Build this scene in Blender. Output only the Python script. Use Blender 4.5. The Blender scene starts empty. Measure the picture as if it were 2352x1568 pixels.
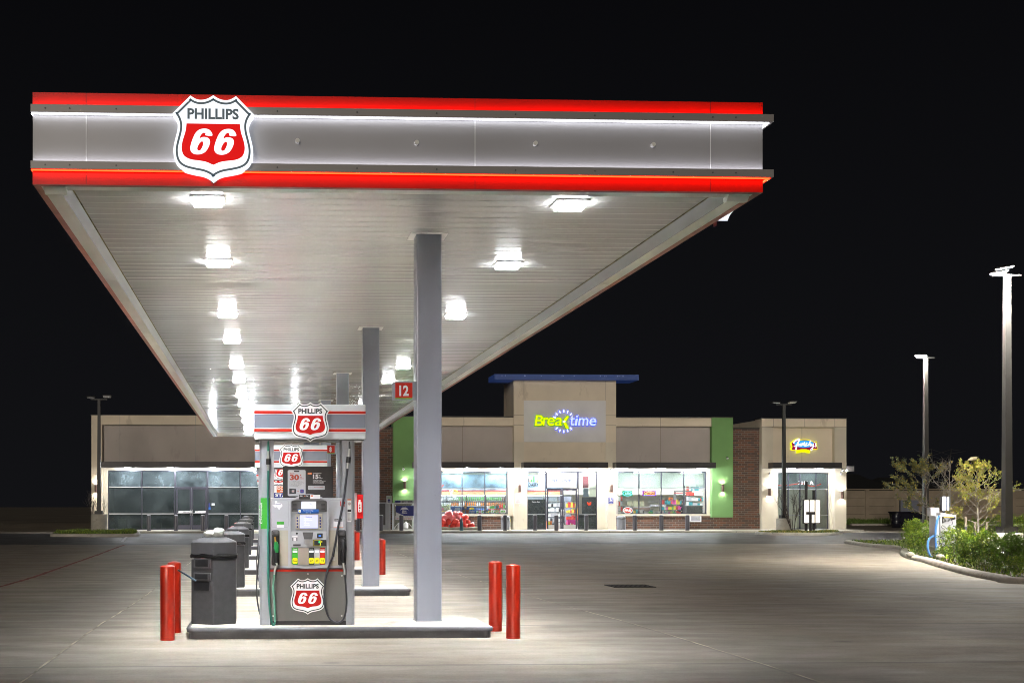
import bpy, math, random
from mathutils import Vector, Matrix
from mathutils.geometry import tessellate_polygon
random.seed(7)
S = bpy.context.scene
COL = S.collection
R = math.radians
PI = math.pi

# ------------------------------------------------------------------ camera
YAW = math.atan(138 / 3000)
CAMH = 1.7
cd = bpy.data.cameras.new("camera")
cd.sensor_width = 36.0
cd.lens = 36.0 * 3000 / 2352
cd.shift_x = (1176 - 737) / 2352
cd.shift_y = (1160 - 784) / 2352
cd.clip_start = 0.1
cd.clip_end = 2000
cam = bpy.data.objects.new("camera", cd)
COL.objects.link(cam)
cam.location = (0, 0, CAMH)
cam.rotation_euler = (PI / 2, 0, -YAW)
S.camera = cam

# ------------------------------------------------------------------ night sky
W = bpy.data.worlds.new("World")
S.world = W
W.use_nodes = True
wn, wl = W.node_tree.nodes, W.node_tree.links
bg = wn["Background"]
tc = wn.new("ShaderNodeTexCoord")
sp = wn.new("ShaderNodeSeparateXYZ")
wl.new(tc.outputs["Generated"], sp.inputs[0])
rp = wn.new("ShaderNodeValToRGB")
wl.new(sp.outputs["Z"], rp.inputs[0])
rp.color_ramp.elements[0].position = 0.0
rp.color_ramp.elements[0].color = (0.0066, 0.0068, 0.0082, 1)
rp.color_ramp.elements[1].position = 0.45
rp.color_ramp.elements[1].color = (0.0021, 0.0021, 0.0027, 1)
wl.new(rp.outputs[0], bg.inputs["Color"])
bg.inputs["Strength"].default_value = 0.52

S.view_settings.view_transform = 'Standard'
S.view_settings.look = 'None'
S.view_settings.exposure = 0.8
S.view_settings.gamma = 1.0
S.cycles.max_bounces = 8
S.cycles.diffuse_bounces = 4
S.cycles.glossy_bounces = 4
S.cycles.transmission_bounces = 4
S.cycles.transparent_max_bounces = 12
S.cycles.sample_clamp_indirect = 0.0
S.cycles.sample_clamp_direct = 0.0
S.cycles.caustics_reflective = False
S.cycles.caustics_refractive = False
S.cycles.use_denoising = True
S.cycles.filter_width = 1.0

# added fill behind the camera, brightens the fronts, no known source: soft sun lamp
sl = bpy.data.lights.new("front_fill", 'SUN'); sl.energy = .62; sl.angle = R(16); sl.color = (1, .90, .78)
so = bpy.data.objects.new("front_fill", sl); COL.objects.link(so)
so.rotation_euler = Vector((.30, 1.0, -.16)).to_track_quat('-Z', 'Y').to_euler()

# ------------------------------------------------------------------ measuring
TA = math.tan(YAW)
def fx(px, Y):
    t = (px - 737) / 3000
    return Y * (TA + t) / (1 - t * TA)
def fd(X, Y):
    return X * math.sin(YAW) + Y * math.cos(YAW)
def fz(px, py, Y):
    return CAMH + (1160 - py) * fd(fx(px, Y), Y) / 3000
KN = [(-40, .05), (8, .0), (17, 0), (26, -.1), (35, -.16), (45, -.15), (60, -.1), (76.5, .07), (86, .12), (97, .40), (130, .45), (2000, .45)]
def zg(y):
    for (a, za), (b, zb) in zip(KN, KN[1:]):
        if a <= y <= b:
            t = (y - a) / (b - a)
            t = t * t * (3 - 2 * t)
            return za + (zb - za) * t
    return KN[0][1] if y < KN[0][0] else KN[-1][1]
def G(px, py):
    Y = 30.0
    for _ in range(60):
        d = (CAMH - zg(Y)) * 3000 / (py - 1160)
        t = (px - 737) / 3000
        k = (TA + t) / (1 - t * TA)
        Y = .5 * Y + .5 * d / (k * math.sin(YAW) + math.cos(YAW))
    return fx(px, Y), Y

# ------------------------------------------------------------------ materials
def new_mat(name):
    m = bpy.data.materials.new(name)
    m.use_nodes = True
    return m, m.node_tree.nodes, m.node_tree.links, m.node_tree.nodes["Principled BSDF"]
def c4(c): return (c[0], c[1], c[2], 1)
def mat(name, col, rough=.5, metal=0.0, noise=None, bump=None, coat=0, spec=.5, rn=0, emit=None, es=0):
    m, n, l, b = new_mat(name)
    b.inputs["Base Color"].default_value = c4(col)
    b.inputs["Roughness"].default_value = rough
    b.inputs["Metallic"].default_value = metal
    b.inputs["Specular IOR Level"].default_value = spec
    b.inputs["Coat Weight"].default_value = coat
    b.inputs["Coat Roughness"].default_value = .12
    if noise or bump or rn:
        t = n.new("ShaderNodeTexCoord")
    if noise:
        sc, amt = noise[0], noise[1]
        mp = n.new("ShaderNodeMapping"); l.new(t.outputs["Object"], mp.inputs[0])
        if len(noise) > 2: mp.inputs["Scale"].default_value = noise[2]
        x = n.new("ShaderNodeTexNoise"); x.inputs["Scale"].default_value = sc; x.inputs["Detail"].default_value = 6
        l.new(mp.outputs[0], x.inputs["Vector"])
        r = n.new("ShaderNodeValToRGB"); l.new(x.outputs[0], r.inputs[0])
        r.color_ramp.elements[0].position = .32; r.color_ramp.elements[1].position = .68
        r.color_ramp.elements[0].color = c4([v * (1 - amt) for v in col])
        r.color_ramp.elements[1].color = c4([min(1, v * (1 + amt)) for v in col])
        l.new(r.outputs[0], b.inputs["Base Color"])
        if rn:
            mr = n.new("ShaderNodeMapRange"); l.new(x.outputs[0], mr.inputs[0])
            mr.inputs[3].default_value = max(.02, rough - rn); mr.inputs[4].default_value = rough + rn
            l.new(mr.outputs[0], b.inputs["Roughness"])
    if bump:
        y = n.new("ShaderNodeTexNoise"); y.inputs["Scale"].default_value = bump[0]; y.inputs["Detail"].default_value = 5
        l.new(t.outputs["Object"], y.inputs["Vector"])
        bb = n.new("ShaderNodeBump"); bb.inputs["Strength"].default_value = bump[1]; bb.inputs["Distance"].default_value = .02
        l.new(y.outputs[0], bb.inputs["Height"]); l.new(bb.outputs[0], b.inputs["Normal"])
    if emit:
        b.inputs["Emission Color"].default_value = c4(emit)
        b.inputs["Emission Strength"].default_value = es / 1.6
    return m
def emat(name, col, s):
    m, n, l, b = new_mat(name)
    if s < 4: s /= 1.6
    b.inputs["Base Color"].default_value = c4([v * .5 for v in col])
    b.inputs["Emission Color"].default_value = c4(col)
    b.inputs["Emission Strength"].default_value = s
    b.inputs["Specular IOR Level"].default_value = .12
    b.inputs["Roughness"].default_value = .4
    return m
def beam(name, col, s, n=2, base=5):
    m, nn, l, b = new_mat(name)
    g = nn.new("ShaderNodeNewGeometry"); d = nn.new("ShaderNodeVectorMath"); d.operation = 'DOT_PRODUCT'
    l.new(g.outputs["Normal"], d.inputs[0]); l.new(g.outputs["Incoming"], d.inputs[1])
    a = nn.new("ShaderNodeMath"); a.operation = 'ABSOLUTE'; l.new(d.outputs["Value"], a.inputs[0])
    p = nn.new("ShaderNodeMath"); p.operation = 'POWER'; l.new(a.outputs[0], p.inputs[0]); p.inputs[1].default_value = n
    k = nn.new("ShaderNodeMath"); k.operation = 'MULTIPLY_ADD'; l.new(p.outputs[0], k.inputs[0]); k.inputs[1].default_value = s; k.inputs[2].default_value = base
    b.inputs["Emission Color"].default_value = c4(col); l.new(k.outputs[0], b.inputs["Emission Strength"])
    return m
def upglow(name, col, s):
    m, nn, l, b = new_mat(name)
    g = nn.new("ShaderNodeNewGeometry"); x = nn.new("ShaderNodeSeparateXYZ"); l.new(g.outputs["Incoming"], x.inputs[0])
    k = nn.new("ShaderNodeMapRange"); l.new(x.outputs["Z"], k.inputs[0])
    for i, v in zip((1, 2, 3, 4), (-.05, .03, 6, s)): k.inputs[i].default_value = v
    b.inputs["Emission Color"].default_value = c4(col); l.new(k.outputs[0], b.inputs["Emission Strength"])
    return m
def glass(name, tint, dust=0.0, dustcol=(.75, .8, .8), refl=1.0):
    m, n, l, b = new_mat(name)
    out = n["Material Output"]; n.remove(b)
    tr = n.new("ShaderNodeBsdfTransparent"); tr.inputs[0].default_value = c4(tint)
    gl = n.new("ShaderNodeBsdfGlossy"); gl.inputs["Roughness"].default_value = .02
    gl.inputs["Color"].default_value = (refl, refl, refl, 1)
    fr = n.new("ShaderNodeFresnel"); fr.inputs[0].default_value = 1.5
    mx = n.new("ShaderNodeMixShader"); l.new(fr.outputs[0], mx.inputs[0]); l.new(tr.outputs[0], mx.inputs[1]); l.new(gl.outputs[0], mx.inputs[2])
    last = mx
    if dust:
        df = n.new("ShaderNodeBsdfDiffuse"); df.inputs[0].default_value = c4(dustcol)
        tcn = n.new("ShaderNodeTexCoord"); no = n.new("ShaderNodeTexNoise"); no.inputs["Scale"].default_value = 1.1; no.inputs["Detail"].default_value = 8; no.inputs["Roughness"].default_value = .7
        l.new(tcn.outputs["Object"], no.inputs["Vector"])
        mr = n.new("ShaderNodeMapRange"); mr.inputs[1].default_value = .3; mr.inputs[2].default_value = .7
        mr.inputs[3].default_value = dust * .25; mr.inputs[4].default_value = dust * 1.75
        l.new(no.outputs[0], mr.inputs[0])
        m2 = n.new("ShaderNodeMixShader"); l.new(mr.outputs[0], m2.inputs[0]); l.new(mx.outputs[0], m2.inputs[1]); l.new(df.outputs[0], m2.inputs[2])
        last = m2
    l.new(last.outputs[0], out.inputs[0])
    return m

M = {}
M['gal'] = mat('weathered_grey_metal', (.30, .31, .33), .42, .2, noise=(3, .06))
M['colpaint'] = mat('blue_grey_column_paint', (.26, .275, .335), .32, 0, noise=(1.6, .12, (1, 1, .3)), coat=.25, bump=(25, .04))
M['white'] = mat('white_enamel', (.78, .78, .75), .35, 0, noise=(.8, .05), coat=.2)
M['ceil'] = mat('glossy_white_canopy_panel', (.88, .88, .87), .22, 0, noise=(.5, .04), coat=.15, bump=(2.2, .02), rn=.06)
for _k, _v in (('Coat Weight', 1.0), ('Coat IOR', 1.5), ('Coat Roughness', .18), ('Roughness', .3)): M['ceil'].node_tree.nodes['Principled BSDF'].inputs[_k].default_value = _v
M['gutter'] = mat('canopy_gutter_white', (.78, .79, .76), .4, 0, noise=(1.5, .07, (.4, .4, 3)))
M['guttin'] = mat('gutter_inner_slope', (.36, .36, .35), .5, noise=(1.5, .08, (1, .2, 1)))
M['grime'] = mat('grimy_seam', (.16, .14, .06), .8, noise=(4, .6))
M['redpanel'] = mat('red_fascia', (.44, .010, .003), .4, 0, noise=(.7, .08), spec=.2)
M['greypanel'] = mat('silver_fascia', (.29, .288, .295), .42, .1, noise=(.35, .07), bump=(.8, .02))
M['channel'] = mat('brushed_channel', (.27, .255, .25), .42, .1, noise=(2, .08, (.15, 1, 1)))
M['steel'] = mat('stainless', (.55, .55, .54), .3, .9, noise=(2, .05))
M['black'] = mat('black_plastic', (.018, .018, .02), .35, 0, noise=(9, .2))
M['dkgrey'] = mat('dark_grey_plastic', (.085, .085, .09), .45, 0, noise=(12, .12))
M['bin'] = mat('pebbled_grey_bin_plastic', (.05, .05, .054), .6, 0, noise=(12, .10), bump=(160, .25))
M['redpaint'] = mat('red_bollard_paint', (.38, .018, .005), .33, 0, noise=(3.2, .28, (1, 1, .35)), coat=.2, bump=(9, .12))
M['rust'] = mat('scuffed_orange_paint', (.62, .10, .03), .6, 0, noise=(10, .3))
M['s_white'] = mat('sign_white_paint', (.84, .85, .86), .3, coat=.3)
M['s_red'] = mat('sign_red_paint', (.50, .006, .005), .35, spec=.25)
M['s_dark'] = mat('sign_charcoal_paint', (.022, .032, .04), .35, coat=.2)
M['e_white'] = emat('backlit_white', (.86, .92, 1.0), 1.15)
M['e_red'] = emat('backlit_red', (.72, .003, .003), .8)
M['e_dark'] = mat('backlit_charcoal', (.05, .07, .08), .4, emit=(.05, .08, .1), es=.6)
M['lamp'] = beam('canopy_lamp_lens', (.95, .98, 1), 1680, 8, 24)
M['lampside'] = upglow('canopy_lamp_side', (.95, .98, 1), 40)
M['led_w'] = emat('white_led_strip', (.93, .93, 1.0), 5.5)
M['led_w2'] = emat('soft_white_led_strip', (.95, .92, 1.0), 6.5)
M['led_r'] = emat('red_led_strip', (1.0, .02, .004), 9)
M['conc'] = mat('cast_concrete', (.36, .34, .29), .85, 0, noise=(2.2, .16), bump=(22, .25))
M['kerbpaint'] = mat('grey_painted_kerb', (.095, .095, .108), .5, 0, noise=(2.5, .25, (1, 1, 3)), bump=(14, .2))
M['islandtop'] = mat('island_concrete', (.50, .47, .40), .8, 0, noise=(1.6, .13), bump=(30, .15))
M['stucco'] = mat('beige_stucco', (.68, .60, .47), .92, 0, noise=(.5, .07), bump=(60, .25))
M['stucco2'] = mat('taupe_stucco', (.44, .40, .37), .92, 0, noise=(.5, .08), bump=(60, .25))
M['stuccow'] = mat('cream_stucco', (.62, .57, .46), .9, 0, noise=(.6, .06), bump=(60, .2))
M['green'] = mat('green_stucco', (.17, .34, .12), .9, 0, noise=(.6, .08), bump=(60, .2))
M['signpanel'] = mat('pale_grey_panel', (.68, .68, .68), .8, 0, noise=(.7, .07))
M['awning'] = mat('dark_bronze_awning', (.035, .033, .035), .45, .2, noise=(2, .15))
M['soffit'] = mat('awning_soffit', (.30, .29, .28), .6)
M['coping'] = mat('dark_coping', (.02, .018, .018), .5)
M['bluecap'] = mat('blue_lit_cap', (.03, .06, .18), .5, 0, noise=(.5, .2), emit=(.02, .045, .17), es=.30)
M['alum'] = mat('dark_anodised_frame', (.055, .055, .075), .35, .5)
M['alum2'] = mat('silver_transom', (.42, .43, .45), .3, .8)
M['sconce'] = mat('bronze_sconce', (.12, .07, .055), .4, .3)
M['e_down'] = emat('sconce_lamp', (1, .93, .82), 170)
M['e_soffit'] = emat('soffit_lamp_lens', (.93, .96, 1.0), 420)
M['e_pole'] = beam('pole_lamp_lens', (1, .95, .86), 5200, 1.5, 14)
M['pole'] = mat('bronze_light_pole', (.05, .048, .045), .5, .1, noise=(2, .1))
M['poledk'] = mat('dark_light_pole', (.010, .010, .010), .5, .1)
M['grass'] = mat('short_grass', (.085, .14, .02), .7, noise=(1.5, .4))
M['soil'] = mat('bed_soil', (.045, .036, .022), .95, noise=(3, .4), bump=(12, .6))
M['leafs'] = mat('shrub_leaf', (.10, .19, .015), .35, noise=(2.5, .65), coat=.15)
M['leafs2'] = mat('shrub_leaf_yellow_green', (.26, .34, .03), .38, noise=(2.5, .4), coat=.15)
M['leaft'] = mat('oak_leaf', (.15, .18, .08), .3, noise=(2, .4), coat=.2)
M['leafy'] = mat('yellowing_leaf', (.36, .29, .05), .5, noise=(2, .4))
M['bark'] = mat('grey_bark', (.22, .20, .17), .85, noise=(6, .3), bump=(20, .3))
M['twig'] = mat('pale_twig', (.30, .27, .23), .8)
M['darktwig'] = mat('dark_twig', (.07, .055, .045), .85)
M['fence'] = mat('precast_wall', (.25, .205, .15), .9, noise=(.8, .14), bump=(8, .3))
M['clear'] = glass('shop_glass', (.92, .95, .95), .03, (.7, .78, .8))
M['murky'] = glass('transom_glass', (.58, .66, .68), .07, (.42, .52, .54))
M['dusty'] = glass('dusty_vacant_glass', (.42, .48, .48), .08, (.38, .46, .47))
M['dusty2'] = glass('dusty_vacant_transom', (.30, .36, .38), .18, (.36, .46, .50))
M['floor'] = mat('shop_floor_tile', (.45, .43, .40), .35, noise=(1, .08))
M['iwall'] = mat('shop_wall', (.66, .63, .52), .7, noise=(.6, .05))
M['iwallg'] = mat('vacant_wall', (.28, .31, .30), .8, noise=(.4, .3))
M['iceil'] = mat('shop_ceiling', (.72, .72, .70), .8)
M['e_shop'] = emat('shop_ceiling_light', (.95, .98, 1.0), 40)
M['e_shopdim'] = emat('vacant_dim_light', (.75, .95, .95), 1.4)
M['tan'] = mat('beige_panel', (.42, .39, .32), .45)
M['ltgrey'] = mat('light_grey_enamel', (.42, .43, .47), .38, 0, noise=(2, .04), coat=.15)
M['ltgrey2'] = mat('mid_grey_enamel', (.30, .31, .34), .4, 0, noise=(2, .05))
M['stgrey'] = mat('grey_steel_door_panel', (.155, .155, .15), .42, .55, noise=(3, .08, (1, 1, .2)))
M['toppergrey'] = mat('topper_slate_grey', (.19, .21, .27), .35, coat=.2)
M['topperlt'] = mat('topper_pale_grey', (.56, .59, .62), .32, coat=.2)
M['topred'] = mat('topper_red', (.50, .018, .008), .35, spec=.3)
M['g_green'] = mat('diesel_green', (.05, .42, .035), .4, coat=.1)
M['teal'] = mat('green_hose_rubber', (.03, .20, .15), .5, noise=(4, .3, (1, 1, .2)))
M['tealpale'] = mat('worn_green_hose_rubber', (.12, .30, .22), .6, noise=(5, .3))
M['hose'] = mat('black_hose_rubber', (.035, .036, .045), .45, noise=(4, .3))
M['noz_g'] = mat('green_nozzle_vinyl', (.02, .30, .07), .3, coat=.3)
M['copper'] = mat('brass_spout', (.65, .35, .08), .3, .9)
M['yellow'] = mat('yellow_button', (.85, .76, .0), .4)
M['e_lcd'] = emat('lcd_backlight', (.86, .88, 1.0), .95)
M['e_screen'] = emat('pump_screen', (.50, .52, .95), 1.0)
M['e_screenhi'] = emat('pump_screen_text', (.9, .92, 1.0), 1.0)
M['e_screenbl'] = emat('pump_screen_blue_text', (.06, .08, .6), .8)
M['e_small'] = emat('grade_price_window', (.9, .92, 1.0), 1.1)
M['e_bluel'] = emat('blue_indicator', (.05, .2, 1.0), 3)
M['e_greenl'] = emat('green_indicator', (.05, .9, .3), 2)
M['blue'] = mat('blue_sticker', (.01, .11, .42), .4)
M['navy'] = mat('navy_sticker', (.03, .04, .22), .4)
M['orange'] = mat('orange_sticker', (.70, .14, .02), .4)
M['brick_o'] = mat('brickred_ink', (.36, .05, .02), .5)
M['ltcard'] = mat('ad_card_grey', (.38, .38, .40), .5)
M['adblack'] = mat('ad_black', (.020, .019, .020), .4, noise=(14, .25))
M['paper'] = mat('white_sticker', (.72, .72, .74), .5)
M['ink'] = mat('black_ink', (.02, .02, .02), .5)
M['plasticbag'] = mat('white_plastic_bag', (.75, .77, .76), .35, bump=(20, .4))
M['bagblack'] = mat('black_bin_liner', (.012, .012, .013), .22, bump=(30, .5), coat=.3)
M['firebox'] = mat('red_extinguisher_box', (.70, .012, .015), .25, coat=.5)
M['sack'] = mat('glossy_red_sculpture', (.72, .05, .035), .25, noise=(1.6, .4), coat=.6, bump=(4, .1))
M['sack2'] = mat('pink_red_sculpture', (.80, .16, .17), .3, noise=(1.6, .3), coat=.5)
M['log'] = mat('pale_log', (.30, .26, .19), .8, noise=(3, .3), bump=(9, .5))
M['gbollard'] = mat('charcoal_bollard_sleeve', (.10, .10, .125), .42, coat=.15)
M['tealb'] = mat('teal_bollard', (.035, .12, .16), .5)
M['e_menu'] = emat('menu_board_panel', (1.0, .93, .80), 1.5)
M['menuink'] = mat('menu_print', (.45, .36, .28), .6, emit=(.6, .48, .36), es=.8)
M['e_cool'] = emat('air_machine_lamp', (.65, .70, 1.0), 6)
M['bluehose'] = mat('blue_vacuum_hose', (.06, .20, .55), .4, bump=(60, .3))
M['machine'] = mat('machine_grey', (.42, .43, .46), .4, noise=(2, .06))
M['tank'] = mat('dark_tank', (.012, .012, .02), .2, coat=.5)
M['panelblue'] = mat('blue_grey_gate_panel', (.13, .14, .18), .6, noise=(1, .08))
M['dark'] = mat('night_roof', (.006, .007, .008), .9)
M['wood'] = mat('wood_plank_band', (.45, .26, .13), .5, noise=(2, .3, (1, 1, 6)))
M['maroon'] = mat('maroon_trim', (.25, .02, .03), .5)
M['mural'] = mat('grey_blue_mural', (.28, .40, .52), .6, noise=(.9, .75))
M['stripe'] = mat('faded_red_stripe', (.20, .045, .04), .85, noise=(4, .3))
M['wstripe'] = mat('worn_white_stripe', (.42, .42, .43), .85, noise=(4, .3))
M['sealant'] = mat('joint_sealant', (.25, .225, .18), .9, noise=(1.6, .6), bump=(30, .3))
M['grate'] = mat('cast_iron_grate', (.015, .014, .013), .6, .3)
M['skin'] = mat('skin', (.45, .25, .17), .5)
M['jacket'] = mat('black_jacket', (.02, .022, .03), .7)

def wear(key, col, scale, thr, amt=.8, sc=(1, 1, 1)):
    nt = M[key].node_tree; n, l = nt.nodes, nt.links; b = n["Principled BSDF"]
    t = n.new("ShaderNodeTexCoord"); mp = n.new("ShaderNodeMapping"); mp.inputs["Scale"].default_value = sc; l.new(t.outputs["Object"], mp.inputs[0])
    x = n.new("ShaderNodeTexNoise"); x.inputs["Scale"].default_value = scale; x.inputs["Detail"].default_value = 9; x.inputs["Roughness"].default_value = .72; l.new(mp.outputs[0], x.inputs["Vector"])
    k = n.new("ShaderNodeMapRange"); l.new(x.outputs[0], k.inputs[0]); k.inputs[1].default_value = thr; k.inputs[2].default_value = thr + .05; k.inputs[4].default_value = amt
    mx = n.new("ShaderNodeMix"); mx.data_type = 'RGBA'; l.new(k.outputs[0], mx.inputs[0]); mx.inputs[7].default_value = c4(col)
    if b.inputs["Base Color"].links: l.new(b.inputs["Base Color"].links[0].from_socket, mx.inputs[6])
    else: mx.inputs[6].default_value = b.inputs["Base Color"].default_value
    l.new(mx.outputs[2], b.inputs["Base Color"])
wear('redpaint', (.30, .10, .05), 6, .62, .7); wear('redpaint', (.10, .02, .015), 3.5, .66, .6, (1, 1, .4))
wear('colpaint', (.10, .10, .12), 5, .66, .5); wear('kerbpaint', (.04, .04, .045), 3, .60, .7, (1, 1, 3)); wear('kerbpaint', (.30, .29, .27), 8, .66, .6)
wear('islandtop', (.24, .22, .18), 2.2, .58, .6); wear('stucco', (.46, .39, .29), .7, .58, .5, (1, 1, .4)); wear('stucco2', (.33, .29, .27), .6, .57, .5, (1, 1, .4)); wear('stuccow', (.46, .40, .30), .9, .60, .5, (1, 1, .5))
wear('conc', (.20, .18, .15), 2.5, .58, .6)
# brick
def brick_mat(name, c1, c2, mortar, bias=0.0):
    m, n, l, b = new_mat(name)
    t = n.new("ShaderNodeTexCoord"); s_ = n.new("ShaderNodeSeparateXYZ"); cmb = n.new("ShaderNodeCombineXYZ")
    l.new(t.outputs["Object"], s_.inputs[0]); l.new(s_.outputs["X"], cmb.inputs["X"]); l.new(s_.outputs["Z"], cmb.inputs["Y"])
    br = n.new("ShaderNodeTexBrick"); l.new(cmb.outputs[0], br.inputs["Vector"])
    br.inputs["Scale"].default_value = 1.0; br.inputs["Brick Width"].default_value = .40; br.inputs["Row Height"].default_value = .135
    br.inputs["Mortar Size"].default_value = .012; br.inputs["Color1"].default_value = c4(c1); br.inputs["Color2"].default_value = c4(c2)
    br.inputs["Mortar"].default_value = c4(mortar); br.inputs["Bias"].default_value = bias
    l.new(br.outputs["Color"], b.inputs["Base Color"]); b.inputs["Roughness"].default_value = .85
    bb = n.new("ShaderNodeBump"); bb.inputs["Strength"].default_value = .5; bb.inputs["Distance"].default_value = .01
    inv = n.new("ShaderNodeMath"); inv.operation = 'SUBTRACT'; inv.inputs[0].default_value = 1
    l.new(br.outputs["Fac"], inv.inputs[1]); l.new(inv.outputs[0], bb.inputs["Height"]); l.new(bb.outputs[0], b.inputs["Normal"])
    return m
M['brick'] = brick_mat('mixed_brick', (.085, .055, .045), (.19, .08, .045), (.20, .18, .16), -.15)

# concrete ground
def concrete(name, base, dark, seams=True, rough=.62):
    m, n, l, b = new_mat(name)
    t = n.new("ShaderNodeTexCoord")
    def noise(sc, det, scale=(1, 1, 1), ro=.6):
        mp = n.new("ShaderNodeMapping"); mp.inputs["Scale"].default_value = scale; l.new(t.outputs["Object"], mp.inputs[0])
        x = n.new("ShaderNodeTexNoise"); x.inputs["Scale"].default_value = sc; x.inputs["Detail"].default_value = det; x.inputs["Roughness"].default_value = ro
        l.new(mp.outputs[0], x.inputs["Vector"]); return x.outputs[0]
    def mr(src, a, b_, c, d):
        k = n.new("ShaderNodeMapRange"); l.new(src, k.inputs[0])
        for i, v in zip((1, 2, 3, 4), (a, b_, c, d)): k.inputs[i].default_value = v
        return k.outputs[0]
    def mul(x, y):
        k = n.new("ShaderNodeMath"); k.operation = 'MULTIPLY'; l.new(x, k.inputs[0]); l.new(y, k.inputs[1]); return k.outputs[0]
    v = mr(noise(.16, 6, (1, .5, 1)), .35, .65, .74, 1.12)
    v = mul(v, mr(noise(.9, 7, (.7, 1.3, 1)), .35, .65, .84, 1.08))
    v = mul(v, mr(noise(4.5, 8, (.7, 1.2, 1), .75), .3, .7, .82, 1.10))
    v = mul(v, mr(noise(28, 4), .3, .7, .84, 1.12))
    if seams:
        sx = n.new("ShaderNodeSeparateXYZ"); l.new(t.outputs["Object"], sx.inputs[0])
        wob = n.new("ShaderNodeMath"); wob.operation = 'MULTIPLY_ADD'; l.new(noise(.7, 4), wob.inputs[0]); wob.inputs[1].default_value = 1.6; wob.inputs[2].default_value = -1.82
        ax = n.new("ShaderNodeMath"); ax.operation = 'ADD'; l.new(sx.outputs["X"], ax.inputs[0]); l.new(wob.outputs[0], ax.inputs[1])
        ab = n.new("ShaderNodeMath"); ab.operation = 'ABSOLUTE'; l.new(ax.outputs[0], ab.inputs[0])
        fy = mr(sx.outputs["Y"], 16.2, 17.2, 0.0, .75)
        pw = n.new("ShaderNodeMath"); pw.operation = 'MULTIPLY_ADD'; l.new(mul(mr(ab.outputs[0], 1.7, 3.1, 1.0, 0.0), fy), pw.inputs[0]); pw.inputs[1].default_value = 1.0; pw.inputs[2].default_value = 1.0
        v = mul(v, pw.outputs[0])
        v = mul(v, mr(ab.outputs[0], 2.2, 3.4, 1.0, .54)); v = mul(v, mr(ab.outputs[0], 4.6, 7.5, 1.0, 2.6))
        vo = n.new("ShaderNodeTexVoronoi"); vo.inputs["Scale"].default_value = 1.1; l.new(t.outputs["Object"], vo.inputs["Vector"])
        dr = mr(vo.outputs["Distance"], .05, .16, .58, 1.0)
        cs = n.new("ShaderNodeSeparateXYZ"); l.new(vo.outputs["Color"], cs.inputs[0])
        gt = mr(cs.outputs["X"], .78, .80, 0, 1)
        mxd = n.new("ShaderNodeMix"); mxd.data_type = 'FLOAT'; l.new(gt, mxd.inputs[0]); mxd.inputs[2].default_value = 1.0; l.new(dr, mxd.inputs[3])
        v = mul(v, mxd.outputs[0])
    # drip and oil spots
    v = mul(v, mr(noise(.55, 3, (1.0, 1.4, 1)), .24, .34, .80, 1.0))
    v = mul(v, mr(noise(2.6, 5, (.55, 1.6, 1), .7), .26, .33, .55, 1.0))
    if seams:
        s_ = n.new("ShaderNodeSeparateXYZ"); l.new(t.outputs["Object"], s_.inputs[0])
        a = n.new("ShaderNodeMath"); a.operation = 'PINGPONG'; l.new(s_.outputs["Y"], a.inputs[0]); a.inputs[1].default_value = 2.31
        v = mul(v, mr(a.outputs[0], .008, .06, .42, 1.0))
        a2 = n.new("ShaderNodeMath"); a2.operation = 'ADD'; l.new(s_.outputs["X"], a2.inputs[0]); a2.inputs[1].default_value = 2.3
        a3 = n.new("ShaderNodeMath"); a3.operation = 'PINGPONG'; l.new(a2.outputs[0], a3.inputs[0]); a3.inputs[1].default_value = 3.825
        v = mul(v, mr(a3.outputs[0], .004, .03, .5, 1.0))
    cr = n.new("ShaderNodeMix"); cr.data_type = 'RGBA'
    l.new(mr(noise(.35, 4), .35, .65, 0, 1), cr.inputs[0]); cr.inputs[6].default_value = c4(base); cr.inputs[7].default_value = c4(dark)
    fin = n.new("ShaderNodeVectorMath"); fin.operation = 'SCALE'; l.new(cr.outputs[2], fin.inputs[0]); l.new(v, fin.inputs["Scale"])
    l.new(fin.outputs[0], b.inputs["Base Color"])
    l.new(mr(noise(1.3, 5, (.5, 1.5, 1)), .3, .7, rough - .16, rough + .12), b.inputs["Roughness"])
    bb = n.new("ShaderNodeBump"); bb.inputs["Strength"].default_value = .25; bb.inputs["Distance"].default_value = .006
    l.new(noise(45, 5), bb.inputs["Height"]); l.new(bb.outputs[0], b.inputs["Normal"])
    return m
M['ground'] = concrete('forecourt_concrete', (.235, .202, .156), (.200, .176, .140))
M['aisle'] = concrete('drive_aisle_concrete', (.055, .052, .050), (.044, .042, .041), rough=.6)
M['walk'] = concrete('sidewalk_concrete', (.46, .43, .36), (.42, .40, .34), rough=.7)

# ------------------------------------------------------------------ mesh builder
_tc = {}
def raw_text(s, bold, shear):
    k = (s, bold, shear)
    if k not in _tc:
        cu = bpy.data.curves.new("t", 'FONT'); cu.body = s; cu.offset = bold; cu.shear = shear; cu.resolution_u = 3
        ob = bpy.data.objects.new("t", cu)
        COL.objects.link(ob)
        dg = bpy.context.evaluated_depsgraph_get()
        me = bpy.data.meshes.new_from_object(ob.evaluated_get(dg))
        vs = [(v.co.x, v.co.y) for v in me.vertices]; fs = [tuple(p.vertices) for p in me.polygons]
        bpy.data.objects.remove(ob); bpy.data.curves.remove(cu); bpy.data.meshes.remove(me)
        _tc[k] = (vs, fs)
    return _tc[k]

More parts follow.
